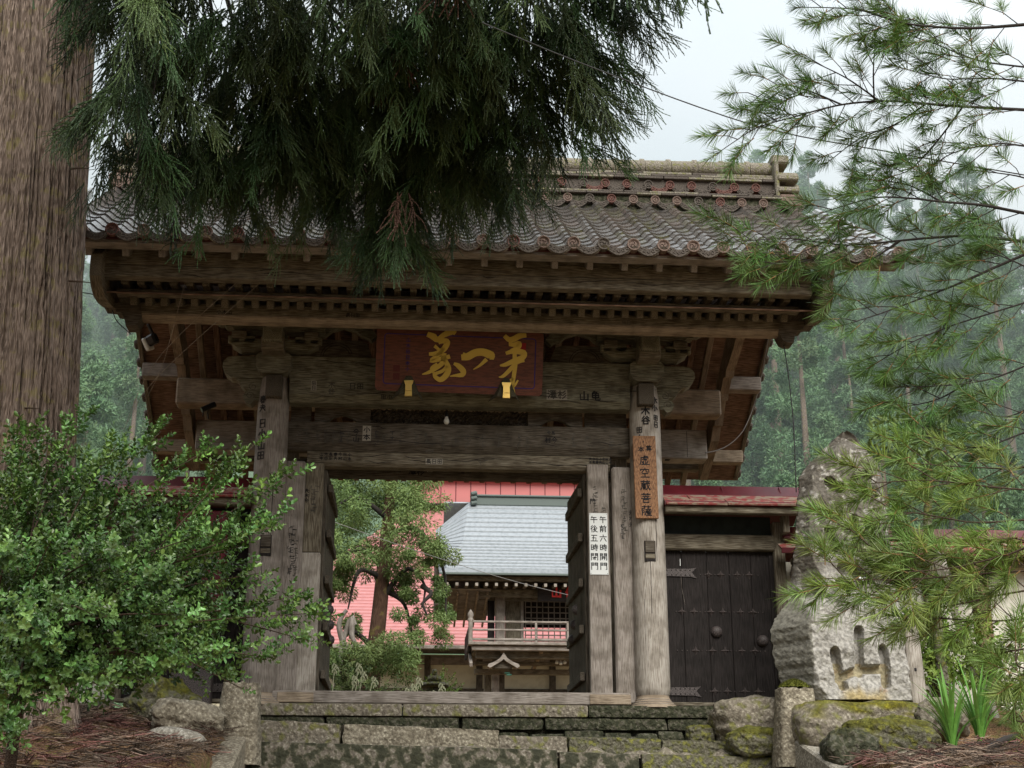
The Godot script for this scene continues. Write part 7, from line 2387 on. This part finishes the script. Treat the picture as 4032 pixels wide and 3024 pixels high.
func build_right_side() -> void:
	bush("leafy_bush", "light green leafy bush against the white wall right of the monument", Vector3(4.75, 0.38, 0.6), Vector3(0.62, 0.42, 0.35), 420, 0.055, M.bush_leaf, 601, "bushes at the right wall")
	bush("leafy_bush", "darker low bush behind the leaf clumps at the far right", Vector3(5.5, 0.1, 1.4), Vector3(0.7, 0.4, 0.5), 360, 0.05, M.court_leaf, 603, "bushes at the right wall")
	blade_clump("leaf_clump", "tall clump of glossy strap leaves right of the moss mound", Vector3(3.98, ground_y(3.98, 2.9) - 0.02, 2.9), 38, 0.80, 71)
	blade_clump("leaf_clump", "wide clump of arching strap leaves behind the first clump", Vector3(4.42, ground_y(4.42, 2.4) - 0.02, 2.4), 38, 0.85, 72)
	blade_clump("leaf_clump", "sparse strap leaves at the right edge below the pine", Vector3(4.62, ground_y(4.62, 4.0) - 0.02, 4.0), 18, 0.5, 73)
	# slender tree and props in front of the white wall
	var st := S()
	tube(st, curve([Vector3(4.72, -0.6, 0.9), Vector3(4.70, 0.6, 0.9), Vector3(4.66, 1.4, 0.95), Vector3(4.75, 2.3, 1.0)], 12), 0.06, 0.04, 10)
	var o := thing("young_tree", "slender mossy trunk standing before the white wall at the right", "tree")
	fin(st, "trunk", M.mossy_stone, o)
	st = S()
	crown(st, [Vector3(4.7, 2.2, 1.0), Vector3(4.9, 2.5, 0.9), Vector3(4.5, 2.6, 0.8)], [0.3, 0.4, 0.3], 160, 0.10, 0.3)
	fin(st, "crown", M.court_leaf, o)
	o = thing("leaning_prop", "pale green leaning timber prop against the white wall", "post")
	pbeam("timber", o, M.pale_wood_y, Vector3(5.32, -0.3, 0.6), Vector3(5.0, 1.5, 0.3), 0.13, 0.10, 0.012)
	o = thing("red_post", "dark red upright post before the white wall at the far right", "post")
	pbox("timber", o, M.red_wood_y, Vector3(5.42, 0.45, 0.3), Vector3(0.15, 1.9, 0.15), 0.01)
	# red cabinet left of the gate
	o = thing("red_cabinet", "red metal cabinet half hidden by the shrub left of the gate", "cabinet", Vector3(-2.66, 0.0, -0.02))
	pbox("cabinet_body", o, M.red_metal, Vector3(0, 1.35, 0), Vector3(0.52, 1.05, 0.22), 0.01)
	pbox("cabinet_door", o, M.red_metal, Vector3(0.01, 1.35, 0.115), Vector3(0.47, 0.98, 0.015), 0.006)
	pbox("cabinet_latch", o, M.iron, Vector3(0.19, 1.55, 0.128), Vector3(0.03, 0.06, 0.012), 0.004)
	pbox("stand", o, M.iron, Vector3(0, 0.38, 0), Vector3(0.4, 0.95, 0.16), 0.01)

func _ready() -> void:
	rng.seed = 20
	# camera
	var cam := Camera3D.new()
	cam.name = "camera"
	cam.fov = 30.26
	cam.near = 0.1
	cam.far = 900.0
	cam.position = Vector3(-0.512, -1.495, 14.634)
	cam.rotation_order = EULER_ORDER_YXZ
	cam.rotation = Vector3(deg_to_rad(18.3), deg_to_rad(-4.17), 0)
	add_child(cam)
	cam.current = true
	# overcast sky: brighter towards the zenith, with soft cloud
	var sky_im := Image.create(512, 256, false, Image.FORMAT_RGBF)
	fn.seed = 2
	fn.noise_type = FastNoiseLite.TYPE_SIMPLEX
	fn.fractal_type = FastNoiseLite.FRACTAL_FBM
	fn.fractal_octaves = 5
	fn.frequency = 1.0
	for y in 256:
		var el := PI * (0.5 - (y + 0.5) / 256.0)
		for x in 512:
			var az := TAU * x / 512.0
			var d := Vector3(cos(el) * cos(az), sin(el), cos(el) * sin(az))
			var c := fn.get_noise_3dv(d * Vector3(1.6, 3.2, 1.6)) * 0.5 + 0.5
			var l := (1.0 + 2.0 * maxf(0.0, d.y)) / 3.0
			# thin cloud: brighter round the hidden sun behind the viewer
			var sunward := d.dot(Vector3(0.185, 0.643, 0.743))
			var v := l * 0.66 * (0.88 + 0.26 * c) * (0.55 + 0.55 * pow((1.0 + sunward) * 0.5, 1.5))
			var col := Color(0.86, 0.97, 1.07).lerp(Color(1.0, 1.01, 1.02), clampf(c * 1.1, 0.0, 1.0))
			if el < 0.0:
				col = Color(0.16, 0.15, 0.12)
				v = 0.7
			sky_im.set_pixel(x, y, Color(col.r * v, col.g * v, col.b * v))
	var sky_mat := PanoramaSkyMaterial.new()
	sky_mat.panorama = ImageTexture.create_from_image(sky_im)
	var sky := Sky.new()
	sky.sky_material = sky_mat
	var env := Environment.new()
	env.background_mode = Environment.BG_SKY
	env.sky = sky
	env.tonemap_mode = Environment.TONE_MAPPER_LINEAR
	env.tonemap_exposure = 2.75
	env.volumetric_fog_enabled = true
	env.volumetric_fog_density = 0.0
	env.sdfgi_enabled = true
	env.ssao_enabled = true
	env.ssil_enabled = true
	var we := WorldEnvironment.new()
	we.name = "world"
	we.environment = env
	add_child(we)
	var sun := DirectionalLight3D.new()
	sun.name = "sun"
	sun.light_energy = 0.5
	sun.light_angular_distance = 42.0
	sun.light_color = Color(1.0, 0.98, 0.94)
	sun.shadow_enabled = true
	sun.rotation = Vector3(deg_to_rad(-40), deg_to_rad(14), 0)
	add_child(sun)
	make_materials()
	var cb: StandardMaterial3D = M.cedar_bark.duplicate()
	cb.albedo_color = lin(0.20, 0.125, 0.095)
	M["court_bark"] = cb
	build_ground()
	build_hills()
	# mist lying on the wooded slope
	var mist := FogVolume.new()
	mist.name = "mist"
	mist.shape = RenderingServer.FOG_VOLUME_SHAPE_BOX
	mist.size = Vector3(420, 76, 120)
	mist.position = Vector3(0, 31, -101)
	var fm := FogMaterial.new()
	fm.density = 0.006
	fm.albedo = Color(0.90, 0.96, 0.96)
	mist.material = fm
	add_child(mist)
	mist.set_meta("kind", "stuff")
	tag(mist, "thin pale mist hanging over the wooded hillside", "mist")
	build_steps()
	build_gate()
	side_gate(1.0)
	side_gate(-1.0)
	build_court()
	build_monument()
	build_stones()
	build_right_side()
	build_cedar()
	build_pine()
	build_shrub()
	build_signs()
